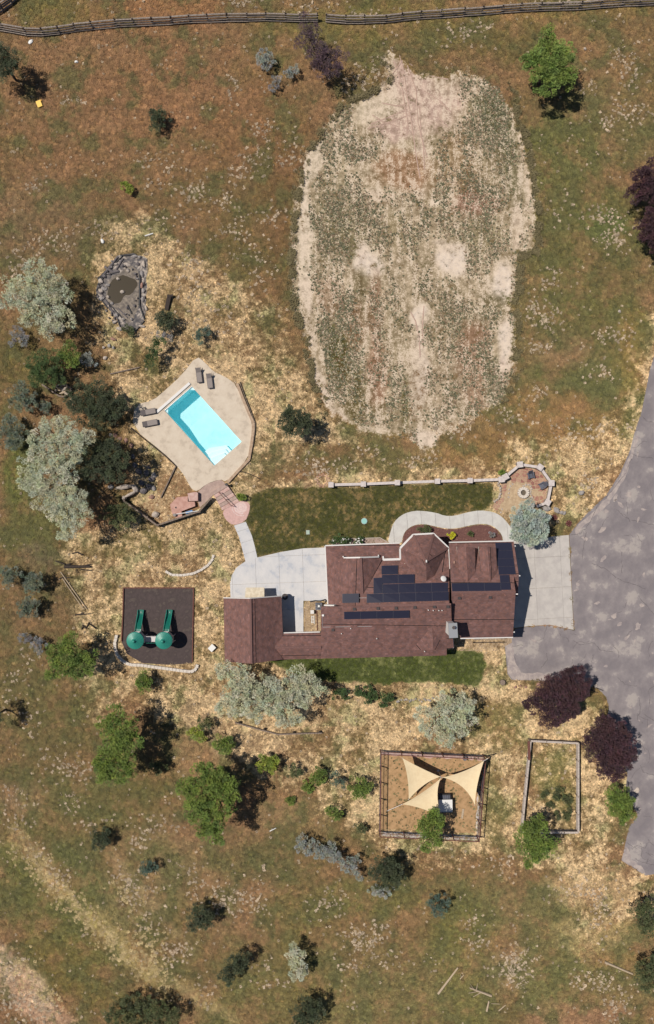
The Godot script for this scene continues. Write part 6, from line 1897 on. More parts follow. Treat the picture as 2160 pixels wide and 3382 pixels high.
# ---------------------------------------------------------------- trees and shrubs
# base colours (linear): main, second, share of second; clump radius, leaves a clump, leaf length, leaf width, clumps a square metre
var KIND := {
	"silver": {"c": [Color(0.37, 0.375, 0.27), Color(0.28, 0.29, 0.19)], "cr": 0.42, "nl": 52, "l": 0.192, "w": 0.076, "d": 3.4, "spiky": true},
	"sage": {"c": [Color(0.235, 0.25, 0.215), Color(0.17, 0.18, 0.17)], "cr": 0.26, "nl": 42, "l": 0.141, "w": 0.061, "d": 7.0, "spiky": true},
	"grey": {"c": [Color(0.185, 0.18, 0.185), Color(0.14, 0.14, 0.14)], "cr": 0.24, "nl": 38, "l": 0.133, "w": 0.053, "d": 7.0, "spiky": true},
	"dull": {"c": [Color(0.125, 0.145, 0.10), Color(0.085, 0.105, 0.075)], "cr": 0.32, "nl": 49, "l": 0.148, "w": 0.076, "d": 5.0, "spiky": true},
	"green": {"c": [Color(0.15, 0.20, 0.042), Color(0.085, 0.125, 0.028)], "cr": 0.44, "nl": 60, "l": 0.163, "w": 0.114, "d": 4.4, "spiky": false},
	"leafy": {"c": [Color(0.13, 0.175, 0.03), Color(0.062, 0.092, 0.02)], "cr": 0.40, "nl": 49, "l": 0.178, "w": 0.099, "d": 4.6, "spiky": false},
	"lime": {"c": [Color(0.21, 0.24, 0.03), Color(0.13, 0.16, 0.03)], "cr": 0.32, "nl": 46, "l": 0.163, "w": 0.091, "d": 5.0, "spiky": true},
	"dark": {"c": [Color(0.05, 0.062, 0.03), Color(0.034, 0.042, 0.022)], "cr": 0.36, "nl": 60, "l": 0.133, "w": 0.084, "d": 4.8, "spiky": false},
	"olive": {"c": [Color(0.078, 0.088, 0.034), Color(0.05, 0.06, 0.026)], "cr": 0.32, "nl": 49, "l": 0.148, "w": 0.076, "d": 5.0, "spiky": true},
	"juniper": {"c": [Color(0.05, 0.082, 0.022), Color(0.034, 0.055, 0.018)], "cr": 0.32, "nl": 60, "l": 0.148, "w": 0.061, "d": 6.0, "spiky": true},
	"bluegreen": {"c": [Color(0.075, 0.11, 0.082), Color(0.05, 0.075, 0.055)], "cr": 0.28, "nl": 49, "l": 0.133, "w": 0.061, "d": 6.5, "spiky": true},
	"purple": {"c": [Color(0.052, 0.022, 0.027), Color(0.032, 0.016, 0.02)], "cr": 0.36, "nl": 60, "l": 0.148, "w": 0.099, "d": 5.2, "spiky": false},
	"plum": {"c": [Color(0.075, 0.045, 0.055), Color(0.05, 0.032, 0.04)], "cr": 0.4, "nl": 42, "l": 0.148, "w": 0.084, "d": 3.2, "spiky": false},
	"spruce": {"c": [Color(0.31, 0.345, 0.29), Color(0.215, 0.245, 0.21)], "cr": 0.34, "nl": 66, "l": 0.178, "w": 0.068, "d": 5.5, "spiky": true},
	"rose": {"c": [Color(0.05, 0.085, 0.025), Color(0.035, 0.06, 0.02)], "cr": 0.26, "nl": 52, "l": 0.118, "w": 0.084, "d": 8.0, "spiky": false},
	"yellow": {"c": [Color(0.42, 0.40, 0.02), Color(0.32, 0.30, 0.02)], "cr": 0.22, "nl": 52, "l": 0.104, "w": 0.061, "d": 9.0, "spiky": true},
}

func tree(called, kind, top, label, cat, group, bl):
	# bl: flat list x, y, r in photograph pixels; the crown's lobes hang below 'top' metres
	var k = KIND[kind]
	var lobes := []
	var mean := Vector3.ZERO
	var wsum := 0.0
	var rmax := 0.0
	for i in range(0, bl.size(), 3): rmax = maxf(rmax, bl[i + 2] * K)
	for i in range(0, bl.size(), 3):
		var r: float = bl[i + 2] * K
		var h := maxf(top - r * 0.75 - (rmax - r) * 0.6, r * 0.55)
		r *= 1.0 - h / HC
		var c := P(bl[i], bl[i + 1], h)
		lobes.append([c, r * 1.02])
		mean += c * r * r
		wsum += r * r
	mean /= wsum
	var base := Vector3(mean.x, 0, mean.z)
	var o = thing(called, label, cat, base, group)
	# trunk and limbs
	var tb := MB.new()
	var tr := clampf(top * 0.03, 0.04, 0.2)
	var fork := Vector3(base.x, maxf(0.2, mean.y * 0.45), base.z)
	taper(tb, base - Vector3(0, 0.05, 0), fork, tr * 1.3, tr)
	for L in lobes:
		var tip: Vector3 = L[0] + Vector3(0, L[1] * 0.4, 0)
		var el: Vector3 = fork.lerp(L[0], 0.55) + Vector3(rng.randf_range(-0.2, 0.2), 0.1, rng.randf_range(-0.2, 0.2)) * minf(1.0, L[1])
		taper(tb, fork, el, tr * 0.75, tr * 0.5)
		taper(tb, el, tip, tr * 0.5, tr * 0.15)
		for q in 3:
			var e := Vector3(rng.randf_range(-1, 1), rng.randf_range(0.1, 0.8), rng.randf_range(-1, 1)).normalized()
			taper(tb, el.lerp(L[0], 0.5), L[0] + e * L[1] * 0.85, tr * 0.3, tr * 0.08)
	wpart(o, "trunk", tb, M.bark)
	# leaves in clumps through the crown's shell, and thinner ones inside
	var v := PackedVector3Array()
	var nm := PackedVector3Array()
	var cl := PackedColorArray()
	var nz := FastNoiseLite.new()
	nz.seed = rng.randi() % 10000
	nz.frequency = 0.9
	for L in lobes:
		var c: Vector3 = L[0]
		var r: float = L[1]
		var ncl := maxi(8, int(k.d * PI * r * r * 1.1))
		for q in ncl:
			var d := Vector3(rng.randfn(), rng.randfn() * 0.9, rng.randfn()).normalized()
			if d.y < -0.25: d.y = -d.y
			var lump := 1.0 + nz.get_noise_3dv((c + d * r) * 1.0) * 0.75
			var rr := r * lump * (rng.randf_range(0.72, 1.0) if rng.randf() < 0.8 else rng.randf_range(0.3, 0.7))
			var cc := c + Vector3(d.x, d.y * 0.85, d.z) * maxf(0.05, rr - k.cr * 0.2)
			cc.y = maxf(cc.y, 0.12)
			var tone: Color = k.c[0].lerp(k.c[1], rng.randf())
			tone = tone * rng.randf_range(0.85, 1.15) * k.get("g", 1.4)
			tone.r *= rng.randf_range(0.88, 1.12)
			tone.b *= rng.randf_range(0.85, 1.15)
			var cr: float = k.cr * rng.randf_range(0.7, 1.25) * minf(1.0, 0.5 + r * 0.5)
			for s in int(k.nl):
				var e := Vector3(rng.randfn(), rng.randfn() * 0.7 + 0.35, rng.randfn()).normalized()
				var p := cc + e * cr * sqrt(rng.randf()) * (0.82 if k.spiky else 0.88)
				if p.y < 0.04: p.y = 0.04
				var dir := (e + d * 0.6 + Vector3(rng.randf_range(-0.5, 0.5), rng.randf_range(-0.6, 0.1), rng.randf_range(-0.5, 0.5))).normalized()
				var side := dir.cross(Vector3(rng.randf_range(-0.5, 0.5), 1, rng.randf_range(-0.5, 0.5))).normalized()
				var ll: float = k.l * rng.randf_range(0.7, 1.25)
				var ww: float = k.w * rng.randf_range(0.7, 1.25) * 0.5
				var m := p + dir * ll * 0.45
				var tip := p + dir * ll - Vector3(0, ll * 0.12, 0)
				var nn := dir.cross(side)
				if nn.y < 0:
					nn = -nn
					side = -side
				var col := tone * rng.randf_range(0.88, 1.14)
				col.a = 1.0
				v.append_array([p, m + side * ww, tip, p, tip, m - side * ww])
				nm.append_array([nn, nn, nn, nn, nn, nn])
				cl.append_array([col, col, col, col, col, col])
	for i in v.size(): v[i] -= base
	var arr := []
	arr.resize(Mesh.ARRAY_MAX)
	arr[Mesh.ARRAY_VERTEX] = v
	arr[Mesh.ARRAY_NORMAL] = nm
	arr[Mesh.ARRAY_COLOR] = cl
	var me := ArrayMesh.new()
	me.add_surface_from_arrays(Mesh.PRIMITIVE_TRIANGLES, arr)
	part(o, "crown" if cat == "tree" else "foliage", me, M.leaf)
	return o

func taper(mb: MB, a: Vector3, b: Vector3, r0: float, r1: float):
	var d := (b - a).normalized()
	var x := d.cross(Vector3(0.3, 0.1, 1)).normalized()
	var z := x.cross(d)
	for i in 6:
		var e0 := x * cos(TAU * i / 6) + z * sin(TAU * i / 6)
		var e1 := x * cos(TAU * (i + 1) / 6) + z * sin(TAU * (i + 1) / 6)
		mb.quad(a + e0 * r0, a + e1 * r0, b + e1 * r1, b + e0 * r1, e0 + e1)

func trees():
	var W := [
	["round_tree", "dark", 4.6, "dark green round tree standing under the rail fence's corner", "tree", "", [0, 185, 38, 36, 192, 34, 20, 226, 40, -20, 225, 34, 42, 222, 26]],
	["dark_shrub", "dark", 1.9, "single dark green round shrub in the bare brown field", "shrub", "", [512, 380, 26, 532, 390, 26, 520, 412, 24]],
	["bright_shrub", "lime", 1.2, "tiny bright lime shrub alone in the brown field", "shrub", "", [415, 612, 14, 428, 626, 15]],
	["sage_shrub", "sage", 1.7, "round pale sage bush in the field by the plum tree", "shrub", "", [868, 192, 24, 888, 200, 24, 876, 212, 22]],
	["sage_shrub", "sage", 1.4, "pale sage bush wedged beside the lavender grey bush", "shrub", "", [970, 236, 20, 950, 252, 18]],
	["grey_shrub", "grey", 1.3, "lavender grey bush next to the pale sage bush", "shrub", "", [913, 272, 19, 905, 292, 18]],
	["plum_tree", "plum", 4.4, "half bare plum tree with purple leaves growing through the rail fence", "tree", "", [1012, 80, 28, 1032, 110, 30, 1008, 145, 36, 1045, 165, 40, 1075, 190, 42, 1115, 200, 34, 1070, 228, 36, 1098, 235, 26, 1035, 205, 24]],
	["maple_tree", "green", 5.2, "big bright green round tree with a wide crown near the rail fence", "tree", "", [1810, 148, 44, 1766, 200, 44, 1850, 195, 48, 1808, 210, 52, 1790, 262, 44, 1862, 262, 40, 1812, 300, 28, 1738, 205, 24]],
	["purple_tree", "purple", 4.6, "dark purple tree on the fence side of the maroon tree it touches", "tree", "purple leaved trees", [2120, 600, 44, 2148, 580, 42, 2108, 640, 36, 2160, 630, 44]],
	["purple_tree", "purple", 4.4, "maroon tree on the driveway side of the dark purple tree it touches", "tree", "purple leaved trees", [2142, 735, 36, 2165, 710, 40, 2130, 770, 30, 2160, 790, 42]],
	["silver_tree", "silver", 5.8, "broad silver leaved tree beside the drained pond", "tree", "", [140, 925, 62, 175, 955, 50, 70, 960, 52, 205, 975, 42, 120, 990, 58, 205, 1060, 44, 170, 1085, 36, 105, 1050, 46, 28, 1000, 30, 175, 1020, 40]],
	["grey_shrub", "grey", 1.8, "thin grey brush below the broad silver tree at the pond", "shrub", "", [60, 1105, 26, 82, 1125, 24, 50, 1130, 18]],
	["juniper", "juniper", 3.6, "spreading mid green juniper sheltering the wood pile", "shrub", "", [125, 1200, 36, 165, 1190, 38, 155, 1230, 40, 185, 1245, 30, 120, 1245, 28]],
	["juniper", "leafy", 3.0, "light green juniper crowding against the blue grey bush", "shrub", "", [228, 1160, 30, 245, 1190, 26, 215, 1190, 24]],
	["grey_shrub", "sage", 1.7, "blue grey bush beside the light green juniper", "shrub", "", [285, 1185, 22, 300, 1200, 16]],
	["silver_shrub", "dull", 2.6, "grey green bush by the wood pile", "shrub", "", [70, 1290, 32, 95, 1312, 30, 65, 1328, 32, 100, 1340, 20]],
	["silver_shrub", "dull", 1.6, "low grey bush between the wood pile and dark cedar", "shrub", "", [140, 1340, 20, 158, 1352, 20]],
	["cedar_tree", "dark", 3.4, "dense dark green cedar overhanging the pool deck", "tree", "", [275, 1310, 46, 328, 1303, 46, 366, 1332, 44, 295, 1360, 50, 346, 1372, 46, 388, 1358, 30, 250, 1340, 32, 400, 1335, 20]],
	["dark_shrub", "dark", 2.2, "dark brown green shrub beneath the leaning dark timber", "shrub", "", [540, 1045, 26, 560, 1055, 26, 545, 1075, 26]],
	["grey_shrub", "grey", 1.4, "dry pale grey shrub between dark shrub and upright arborvitae", "shrub", "", [535, 1105, 18, 555, 1112, 20]],
	["arborvitae", "juniper", 2.6, "upright bright green arborvitae clump at the end of the fallen pole", "shrub", "", [525, 1128, 20, 510, 1150, 22, 500, 1172, 22, 492, 1192, 20]],
	["blue_shrub", "bluegreen", 1.7, "blue green shrub just above the pool deck's tip", "shrub", "", [655, 1115, 22, 676, 1102, 22, 690, 1092, 16]],
	["small_shrub", "olive", 1.0, "small dark shrub at the foot of the drained pond", "shrub", "", [420, 1088, 15, 432, 1098, 13]],
	["silver_shrub", "dull", 3.0, "grey green bush at the edge of the wood by the silver willow", "shrub", "", [38, 1405, 38, 62, 1435, 36, 25, 1445, 36, 50, 1468, 28]],
	["silver_willow", "silver", 7.0, "huge silver willow spreading across the slope below the cedar", "tree", "", [190, 1412, 46, 150, 1440, 44, 235, 1445, 50, 285, 1445, 38, 135, 1490, 50, 195, 1500, 54, 250, 1490, 46, 105, 1555, 48, 165, 1560, 54, 215, 1565, 48, 90, 1600, 30, 140, 1625, 52, 195, 1630, 54, 250, 1640, 44, 225, 1690, 48, 272, 1695, 42, 230, 1740, 36, 180, 1680, 34, 205, 1765, 18]],
	["dark_tree", "dark", 5.4, "dark green tree shading the boulders below the pool deck", "tree", "", [320, 1490, 44, 370, 1495, 46, 405, 1520, 34, 305, 1545, 42, 355, 1545, 46, 395, 1560, 32]],
	["dark_shrub", "olive", 3.2, "dark green shrub beside the yard's weathered board wall", "shrub", "", [375, 1695, 34, 408, 1690, 34, 395, 1725, 32, 425, 1715, 22]],
	["grey_green_shrub", "dull", 2.4, "grey green bush nearest the silver willow, first of three", "shrub", "grey green bushes below the willow", [22, 1890, 26, 42, 1898, 26, 30, 1912, 24]],
	["grey_green_shrub", "dull", 2.6, "grey green bush standing between its two look-alikes near the willow", "shrub", "grey green bushes below the willow", [100, 1918, 30, 124, 1922, 28, 112, 1945, 28]],
	["grey_green_shrub", "dull", 2.5, "grey green bush nearest the small grey brush, last of three", "shrub", "grey green bushes below the willow", [85, 1995, 28, 106, 2010, 26, 88, 2022, 24]],
	["grey_shrub", "grey", 1.3, "small grey brush beside the larger grey brush", "shrub", "", [82, 2112, 20, 96, 2102, 16]],
	["grey_shrub", "grey", 1.6, "larger grey brush next to the leafy tree by the playground", "shrub", "", [122, 2115, 22, 138, 2130, 22, 125, 2142, 18]],
	["ash_tree", "leafy", 5.4, "leafy green tree with ragged crown beside the playground", "tree", "", [232, 2115, 30, 190, 2150, 34, 240, 2160, 40, 280, 2170, 34, 205, 2200, 36, 255, 2205, 36, 295, 2200, 22, 172, 2222, 22]],
	["green_shrub", "leafy", 2.2, "round green shrub below the pale block wall of the playground", "shrub", "", [470, 2238, 24, 490, 2248, 24, 476, 2265, 22]],
	["ash_tree", "leafy", 6.8, "tall leafy green tree of the pair, the one nearer the playground", "tree", "", [385, 2360, 32, 358, 2395, 34, 412, 2405, 40, 440, 2440, 34, 385, 2440, 46, 400, 2490, 48, 350, 2510, 44, 345, 2545, 38, 395, 2545, 44, 425, 2540, 26]],
	["small_shrub", "olive", 1.6, "small dull green shrub in the shadow of the tall leafy tree", "shrub", "", [512, 2520, 18, 530, 2532, 18, 520, 2545, 14]],
	["green_shrub", "lime", 1.8, "bright green sapling with a dark companion branch", "shrub", "", [645, 2415, 22, 662, 2430, 22]],
	["dark_shrub", "olive", 2.0, "dark sapling behind the bright green sapling", "shrub", "", [672, 2380, 18, 680, 2398, 16]],
	["ash_tree", "leafy", 7.2, "tall leafy green tree of the pair, the one nearer the sage row", "tree", "", [660, 2560, 40, 620, 2600, 36, 705, 2545, 42, 660, 2620, 50, 720, 2590, 46, 755, 2590, 36, 765, 2630, 26, 690, 2660, 52, 735, 2660, 40, 650, 2680, 34, 695, 2715, 40, 672, 2740, 26, 722, 2770, 24, 715, 2730, 28]],
	["green_shrub", "leafy", 2.0, "leafy shrub right beside the bent timber beam", "shrub", "", [730, 2450, 26, 755, 2448, 22, 742, 2472, 22]],
	["silver_tree", "silver", 5.2, "long clump of silver trees brushing the west wing's gable", "tree", "", [742, 2215, 36, 790, 2228, 44, 765, 2280, 44, 815, 2275, 46, 745, 2325, 34, 790, 2330, 40, 848, 2295, 46, 900, 2265, 40, 895, 2315, 42, 850, 2345, 36, 945, 2345, 42, 915, 2370, 30, 965, 2375, 28, 940, 2300, 30]],
	["silver_tree", "silver", 4.6, "silver tree at the lawn end of the silver clump", "tree", "", [985, 2225, 34, 1020, 2250, 40, 1045, 2275, 32, 990, 2275, 40, 1000, 2312, 30, 960, 2260, 28]],
	["hedge_shrub", "rose", 1.2, "round dark leafy shrub at the rear lawn's silver tree", "shrub", "", [1118, 2290, 20, 1138, 2295, 20]],
	["hedge_shrub", "rose", 1.2, "wide dark leafy hedge along the rear lawn", "shrub", "", [1185, 2282, 20, 1212, 2286, 22, 1236, 2298, 18, 1215, 2312, 14]],
	["hedge_shrub", "rose", 1.1, "small dark leafy shrub at the end of the stone row", "shrub", "", [1272, 2305, 18, 1290, 2300, 15, 1262, 2325, 13]],
	["lime_shrub", "lime", 2.2, "yellow green bushy sapling standing alone in the dry grass", "shrub", "", [875, 2505, 24, 900, 2515, 24, 870, 2535, 22, 898, 2538, 22]],
	["dark_shrub", "olive", 1.7, "dull green shrub next to the yellow green sapling", "shrub", "", [960, 2540, 22, 980, 2545, 20]],
	["green_shrub", "leafy", 1.8, "light leafy shrub second along the row toward the pen", "shrub", "", [1045, 2552, 22, 1065, 2562, 20, 1045, 2575, 16]],
	["dark_shrub", "bluegreen", 1.8, "blue green shrub third along the row toward the pen", "shrub", "", [1110, 2568, 20, 1125, 2585, 20]],
	["green_shrub", "leafy", 2.2, "large leafy shrub at the row's end next to the wire pen", "shrub", "", [1170, 2590, 26, 1200, 2595, 24, 1185, 2615, 24]],
	["green_shrub", "leafy", 1.6, "leafy shrub below the shrub row on bare straw", "shrub", "", [1100, 2680, 22, 1118, 2690, 18]],
	["small_shrub", "olive", 1.2, "small leafy shrub outside the wire pen's corner nearest the sage row", "shrub", "", [1186, 2728, 16, 1198, 2738, 13]],
	["silver_tree", "silver", 4.8, "silver tree standing between the rear lawn and the wire pen", "tree", "", [1465, 2315, 32, 1512, 2308, 36, 1545, 2320, 26, 1400, 2362, 32, 1440, 2360, 36, 1495, 2365, 44, 1540, 2375, 30, 1415, 2405, 32, 1460, 2415, 38, 1510, 2415, 34, 1475, 2445, 22]],
	["plum_tree", "purple", 4.6, "large dark maroon plum tree at the driveway's inner corner", "tree", "purple leaved trees", [1895, 2235, 40, 1850, 2255, 44, 1810, 2280, 42, 1880, 2285, 46, 1905, 2290, 32, 1762, 2325, 36, 1815, 2325, 44, 1860, 2340, 42, 1815, 2375, 34, 1880, 2340, 30, 1935, 2255, 22]],
	["plum_tree", "purple", 4.8, "round maroon plum tree growing out over the driveway", "tree", "purple leaved trees", [2000, 2400, 46, 1960, 2445, 40, 2025, 2430, 50, 2055, 2460, 46, 1990, 2475, 50, 2040, 2500, 46, 1995, 2525, 40, 2030, 2545, 34, 2070, 2500, 30]],
	["lime_shrub", "leafy", 3.2, "rounded bright green shrub at the driveway below the round plum tree", "shrub", "", [2030, 2620, 34, 2060, 2640, 34, 2035, 2665, 36, 2065, 2685, 28, 2045, 2700, 22]],
	["garden_shrub", "olive", 0.8, "largest olive green plant growing inside the garden pen", "plant", "plants inside the garden pen", [1843, 2612, 18, 1835, 2634, 18, 1868, 2638, 18, 1882, 2642, 12]],
	["garden_shrub", "olive", 0.7, "low olive green plant inside the garden pen", "plant", "plants inside the garden pen", [1800, 2627, 14]],
	["garden_shrub", "olive", 0.7, "low olive green plant inside the garden pen", "plant", "plants inside the garden pen", [1873, 2680, 15, 1868, 2695, 12]],
	["garden_shrub", "olive", 0.6, "low olive green plant inside the garden pen", "plant", "plants inside the garden pen", [1820, 2658, 12]],
	["garden_shrub", "olive", 0.7, "low olive green plant inside the garden pen", "plant", "plants inside the garden pen", [1838, 2692, 15]],
	["ash_tree", "leafy", 4.6, "leafy green tree at the foot of the garden pen", "tree", "", [1740, 2730, 34, 1778, 2722, 32, 1728, 2775, 32, 1770, 2765, 40, 1808, 2775, 30, 1750, 2805, 34, 1790, 2808, 30, 1760, 2832, 24, 1744, 2858, 10]],
	["young_tree", "leafy", 4.4, "young leafy tree inside the wire pen beside the hutch", "tree", "", [1425, 2700, 30, 1440, 2690, 20, 1402, 2720, 26, 1428, 2732, 32, 1452, 2712, 18, 1415, 2765, 28, 1440, 2770, 24, 1405, 2795, 18]],
	["dark_shrub", "dark", 2.2, "dark round shrub below the tall trees in the lower meadow", "shrub", "", [325, 2758, 26, 350, 2765, 28, 330, 2785, 24]],
	["dark_shrub", "bluegreen", 1.6, "small blue green shrub in the lower meadow beside pink grass", "shrub", "", [482, 2862, 22, 502, 2862, 22, 475, 2878, 14]],
	["dark_shrub", "dark", 2.8, "dark round shrub in the meadow among the pale weeds", "shrub", "", [650, 3015, 30, 680, 3018, 30, 645, 3045, 28, 675, 3045, 24]],
	["thicket", "olive", 3.0, "broad grey olive thicket at the meadow's lower border", "shrub", "", [400, 3330, 38, 440, 3310, 38, 490, 3320, 40, 530, 3335, 36, 570, 3350, 30, 460, 3355, 42, 370, 3350, 26, 520, 3375, 40, 420, 3375, 40]],
	["dark_shrub", "dark", 3.0, "dark oval shrub near the pale silver sapling", "shrub", "", [800, 3160, 30, 775, 3185, 34, 755, 3210, 28, 760, 3232, 20]],
	["silver_shrub", "silver", 2.8, "pale silver sapling standing alone in the lower meadow", "shrub", "", [972, 3128, 20, 985, 3155, 26, 965, 3175, 24, 990, 3190, 26, 975, 3215, 20, 1000, 3215, 16]],
	["dark_shrub", "dark", 3.0, "dark shrub rising from the meadow's border below the silver sapling", "shrub", "", [1005, 3330, 38, 1040, 3318, 34, 1025, 3360, 42, 985, 3365, 30]],
	["sage_hedge", "sage", 2.2, "row of grey sage brush below the straw yard", "shrub", "", [995, 2772, 22, 1000, 2798, 26, 1035, 2795, 26, 1055, 2815, 26, 1085, 2800, 26, 1098, 2825, 24, 1125, 2835, 24, 1145, 2855, 22, 1170, 2845, 22, 1175, 2875, 18, 1185, 2895, 14]],
	["dark_tree", "dark", 3.6, "dark green dome shaped tree at the end of the sage row", "tree", "", [1260, 2862, 38, 1295, 2865, 38, 1265, 2895, 38, 1300, 2900, 32, 1280, 2850, 30]],
	["sage_shrub", "sage", 1.2, "pale sage fringe growing below the dark dome tree", "shrub", "", [1240, 2938, 20, 1262, 2946, 20, 1282, 2938, 18]],
	["blue_shrub", "bluegreen", 2.2, "blue green round shrub in the meadow below the wire pen", "shrub", "", [1435, 2980, 26, 1460, 2980, 26, 1448, 3008, 24]],
	["dark_shrub", "olive", 3.2, "dark green shrub nearest the driveway's end in the dry grass", "shrub", "", [2105, 3000, 34, 2140, 2995, 34, 2120, 3040, 34, 2155, 3035, 36, 2130, 3070, 26]],
	["dark_shrub", "olive", 3.0, "dark green shrub touching the end of the pale log", "shrub", "", [2125, 3200, 32, 2155, 3190, 34, 2135, 3235, 34, 2160, 3245, 32]],
	["spruce_tree", "spruce", 4.8, "pale blue spruce between the walkway and the fire pit", "tree", "", [1740, 1688, 38, 1705, 1722, 34, 1745, 1728, 42, 1775, 1712, 36, 1720, 1755, 34, 1760, 1760, 38, 1785, 1748, 26, 1735, 1780, 24, 1700, 1740, 24]],
	["pine_tree", "dark", 4.6, "dark green tree alone in the straw between pool and arena", "tree", "", [965, 1372, 34, 995, 1378, 34, 945, 1395, 32, 985, 1405, 36, 960, 1420, 28, 1010, 1405, 26]],
	["rose_bush", "rose", 1.1, "wide white flowered rose bush in the bed against the house", "shrub", "", [1110, 1784, 18, 1130, 1780, 18, 1145, 1788, 16]],
	["rose_bush", "rose", 1.0, "smaller white flowered rose bush in the bed against the house", "shrub", "", [1185, 1787, 16]],
	["bed_shrub", "olive", 1.2, "olive green shrub in the mulch bed below the turret", "shrub", "", [1395, 1746, 16, 1410, 1752, 14]],
	["yellow_shrub", "yellow", 0.9, "bright yellow shrub in the mulch bed", "shrub", "", [1488, 1768, 10, 1496, 1766, 9]],
	["bed_shrub", "olive", 0.5, "tiny green plant in the middle of the mulch bed", "plant", "", [1555, 1764, 8]],
	["bed_shrub", "grey", 0.8, "round slate grey bush in the mulch bed", "shrub", "", [1625, 1765, 11]],
	["dark_tree", "dark", 4.0, "dark tree at the slope's border beside the lower meadow", "tree", "", [-22, 2350, 30, -16, 2385, 28]],
	["small_shrub", "leafy", 0.9, "small shrub at the foot of the garden steps", "shrub", "", [800, 1643, 9, 790, 1638, 8]],
	["small_shrub", "leafy", 0.8, "small green plant outside the terrace wall's corner", "plant", "", [1657, 1563, 8]],
	["weed_clump", "leafy", 0.6, "low weedy shrub in the dry yard below the shrub row", "plant", "", [960, 2640, 14]],
	["weed_clump", "leafy", 0.6, "low weedy plant between the dull green shrub and light leafy shrub", "plant", "", [1010, 2595, 16, 1025, 2610, 12]],
	]
	for t in W:
		var o = tree(t[0], t[1], t[2], t[3], t[4], t[5], t[6])
		if t[0] == "rose_bush":
			for i in 12:
				var s := SphereMesh.new()
				s.radius = 0.09
				s.height = 0.14
				s.radial_segments = 8
				s.rings = 4
				var b = t[6]
				var j = (rng.randi() % (b.size() / 3)) * 3
				var a := rng.randf() * TAU
				part(o, "flower", s, M.white, Transform3D(Basis(), P(b[j], b[j + 1], 0.95) + Vector3(cos(a), 0, sin(a)) * rng.randf() * 0.5 - o.position))

# ---------------------------------------------------------------- grass
func tuft_mesh(n, seed_, reach, height, width) -> ArrayMesh:
	var r := RandomNumberGenerator.new()
	r.seed = seed_
	var v := PackedVector3Array()
	var nm := PackedVector3Array()
	var cl := PackedColorArray()
	for i in n:
		var a = TAU * (i + r.randf_range(-0.4, 0.4)) / n
		var d := Vector3(cos(a), 0, sin(a))
		var s = Vector3(d.z, 0, -d.x) * width * r.randf_range(0.6, 1.3)
		var l: float = reach * r.randf_range(0.5, 1.15)
		var h: float = height * r.randf_range(0.5, 1.15)
		var b := d * l * 0.08
		var m := d * l * 0.5 + Vector3(0, h * 0.85, 0)
		var t := d * l + Vector3(0, h * 0.9, 0)
		var n1: Vector3 = (m - b).cross(s).normalized()
		var n2: Vector3 = (t - m).cross(s).normalized()
		v.append_array([b - s * 0.4, b + s * 0.4, m + s, b - s * 0.4, m + s, m - s, m - s, m + s, t])
		for q in 6: nm.append(n1)
		for q in 3: nm.append(n2)
		for q in 9: cl.append(Color.WHITE)
	var arr := []
	arr.resize(Mesh.ARRAY_MAX)
	arr[Mesh.ARRAY_VERTEX] = v
	arr[Mesh.ARRAY_NORMAL] = nm
	arr[Mesh.ARRAY_COLOR] = cl
	var me := ArrayMesh.new()
	me.add_surface_from_arrays(Mesh.PRIMITIVE_TRIANGLES, arr)
	return me

func spread(called, label, cat, mesh, buf: PackedFloat32Array):
	var mm := MultiMesh.new()
	mm.transform_format = MultiMesh.TRANSFORM_3D
	mm.use_colors = true
	mm.mesh = mesh
	mm.instance_count = buf.size() / 16
	mm.buffer = buf
	var o := MultiMeshInstance3D.new()
	o.name = called
	o.multimesh = mm
	o.material_override = M.grass
	add_child(o)
	meta(o, label, cat, "", "stuff")

var lin_lut := PackedFloat32Array()
func put(buf: PackedFloat32Array, at: int, sx: float, sy: float, s: float, hs: float, r: float, g: float, b: float):
	var a := rng.randf() * TAU
	var ca := cos(a) * s
	var sa := sin(a) * s
	buf[at] = ca
	buf[at + 2] = sa
	buf[at + 3] = (sx - CX) * K
	buf[at + 5] = hs
	buf[at + 8] = -sa
	buf[at + 10] = ca
	buf[at + 11] = (sy - CY) * K
	buf[at + 12] = r
	buf[at + 13] = g
	buf[at + 14] = b
	buf[at + 15] = 1.0

func class_at(sx: float, sy: float) -> int:
	return cls[clampi(int((sy - TY0) * 0.25), 0, CH - 1) * CW + clampi(int((sx - TX0) * 0.25), 0, CW - 1)]

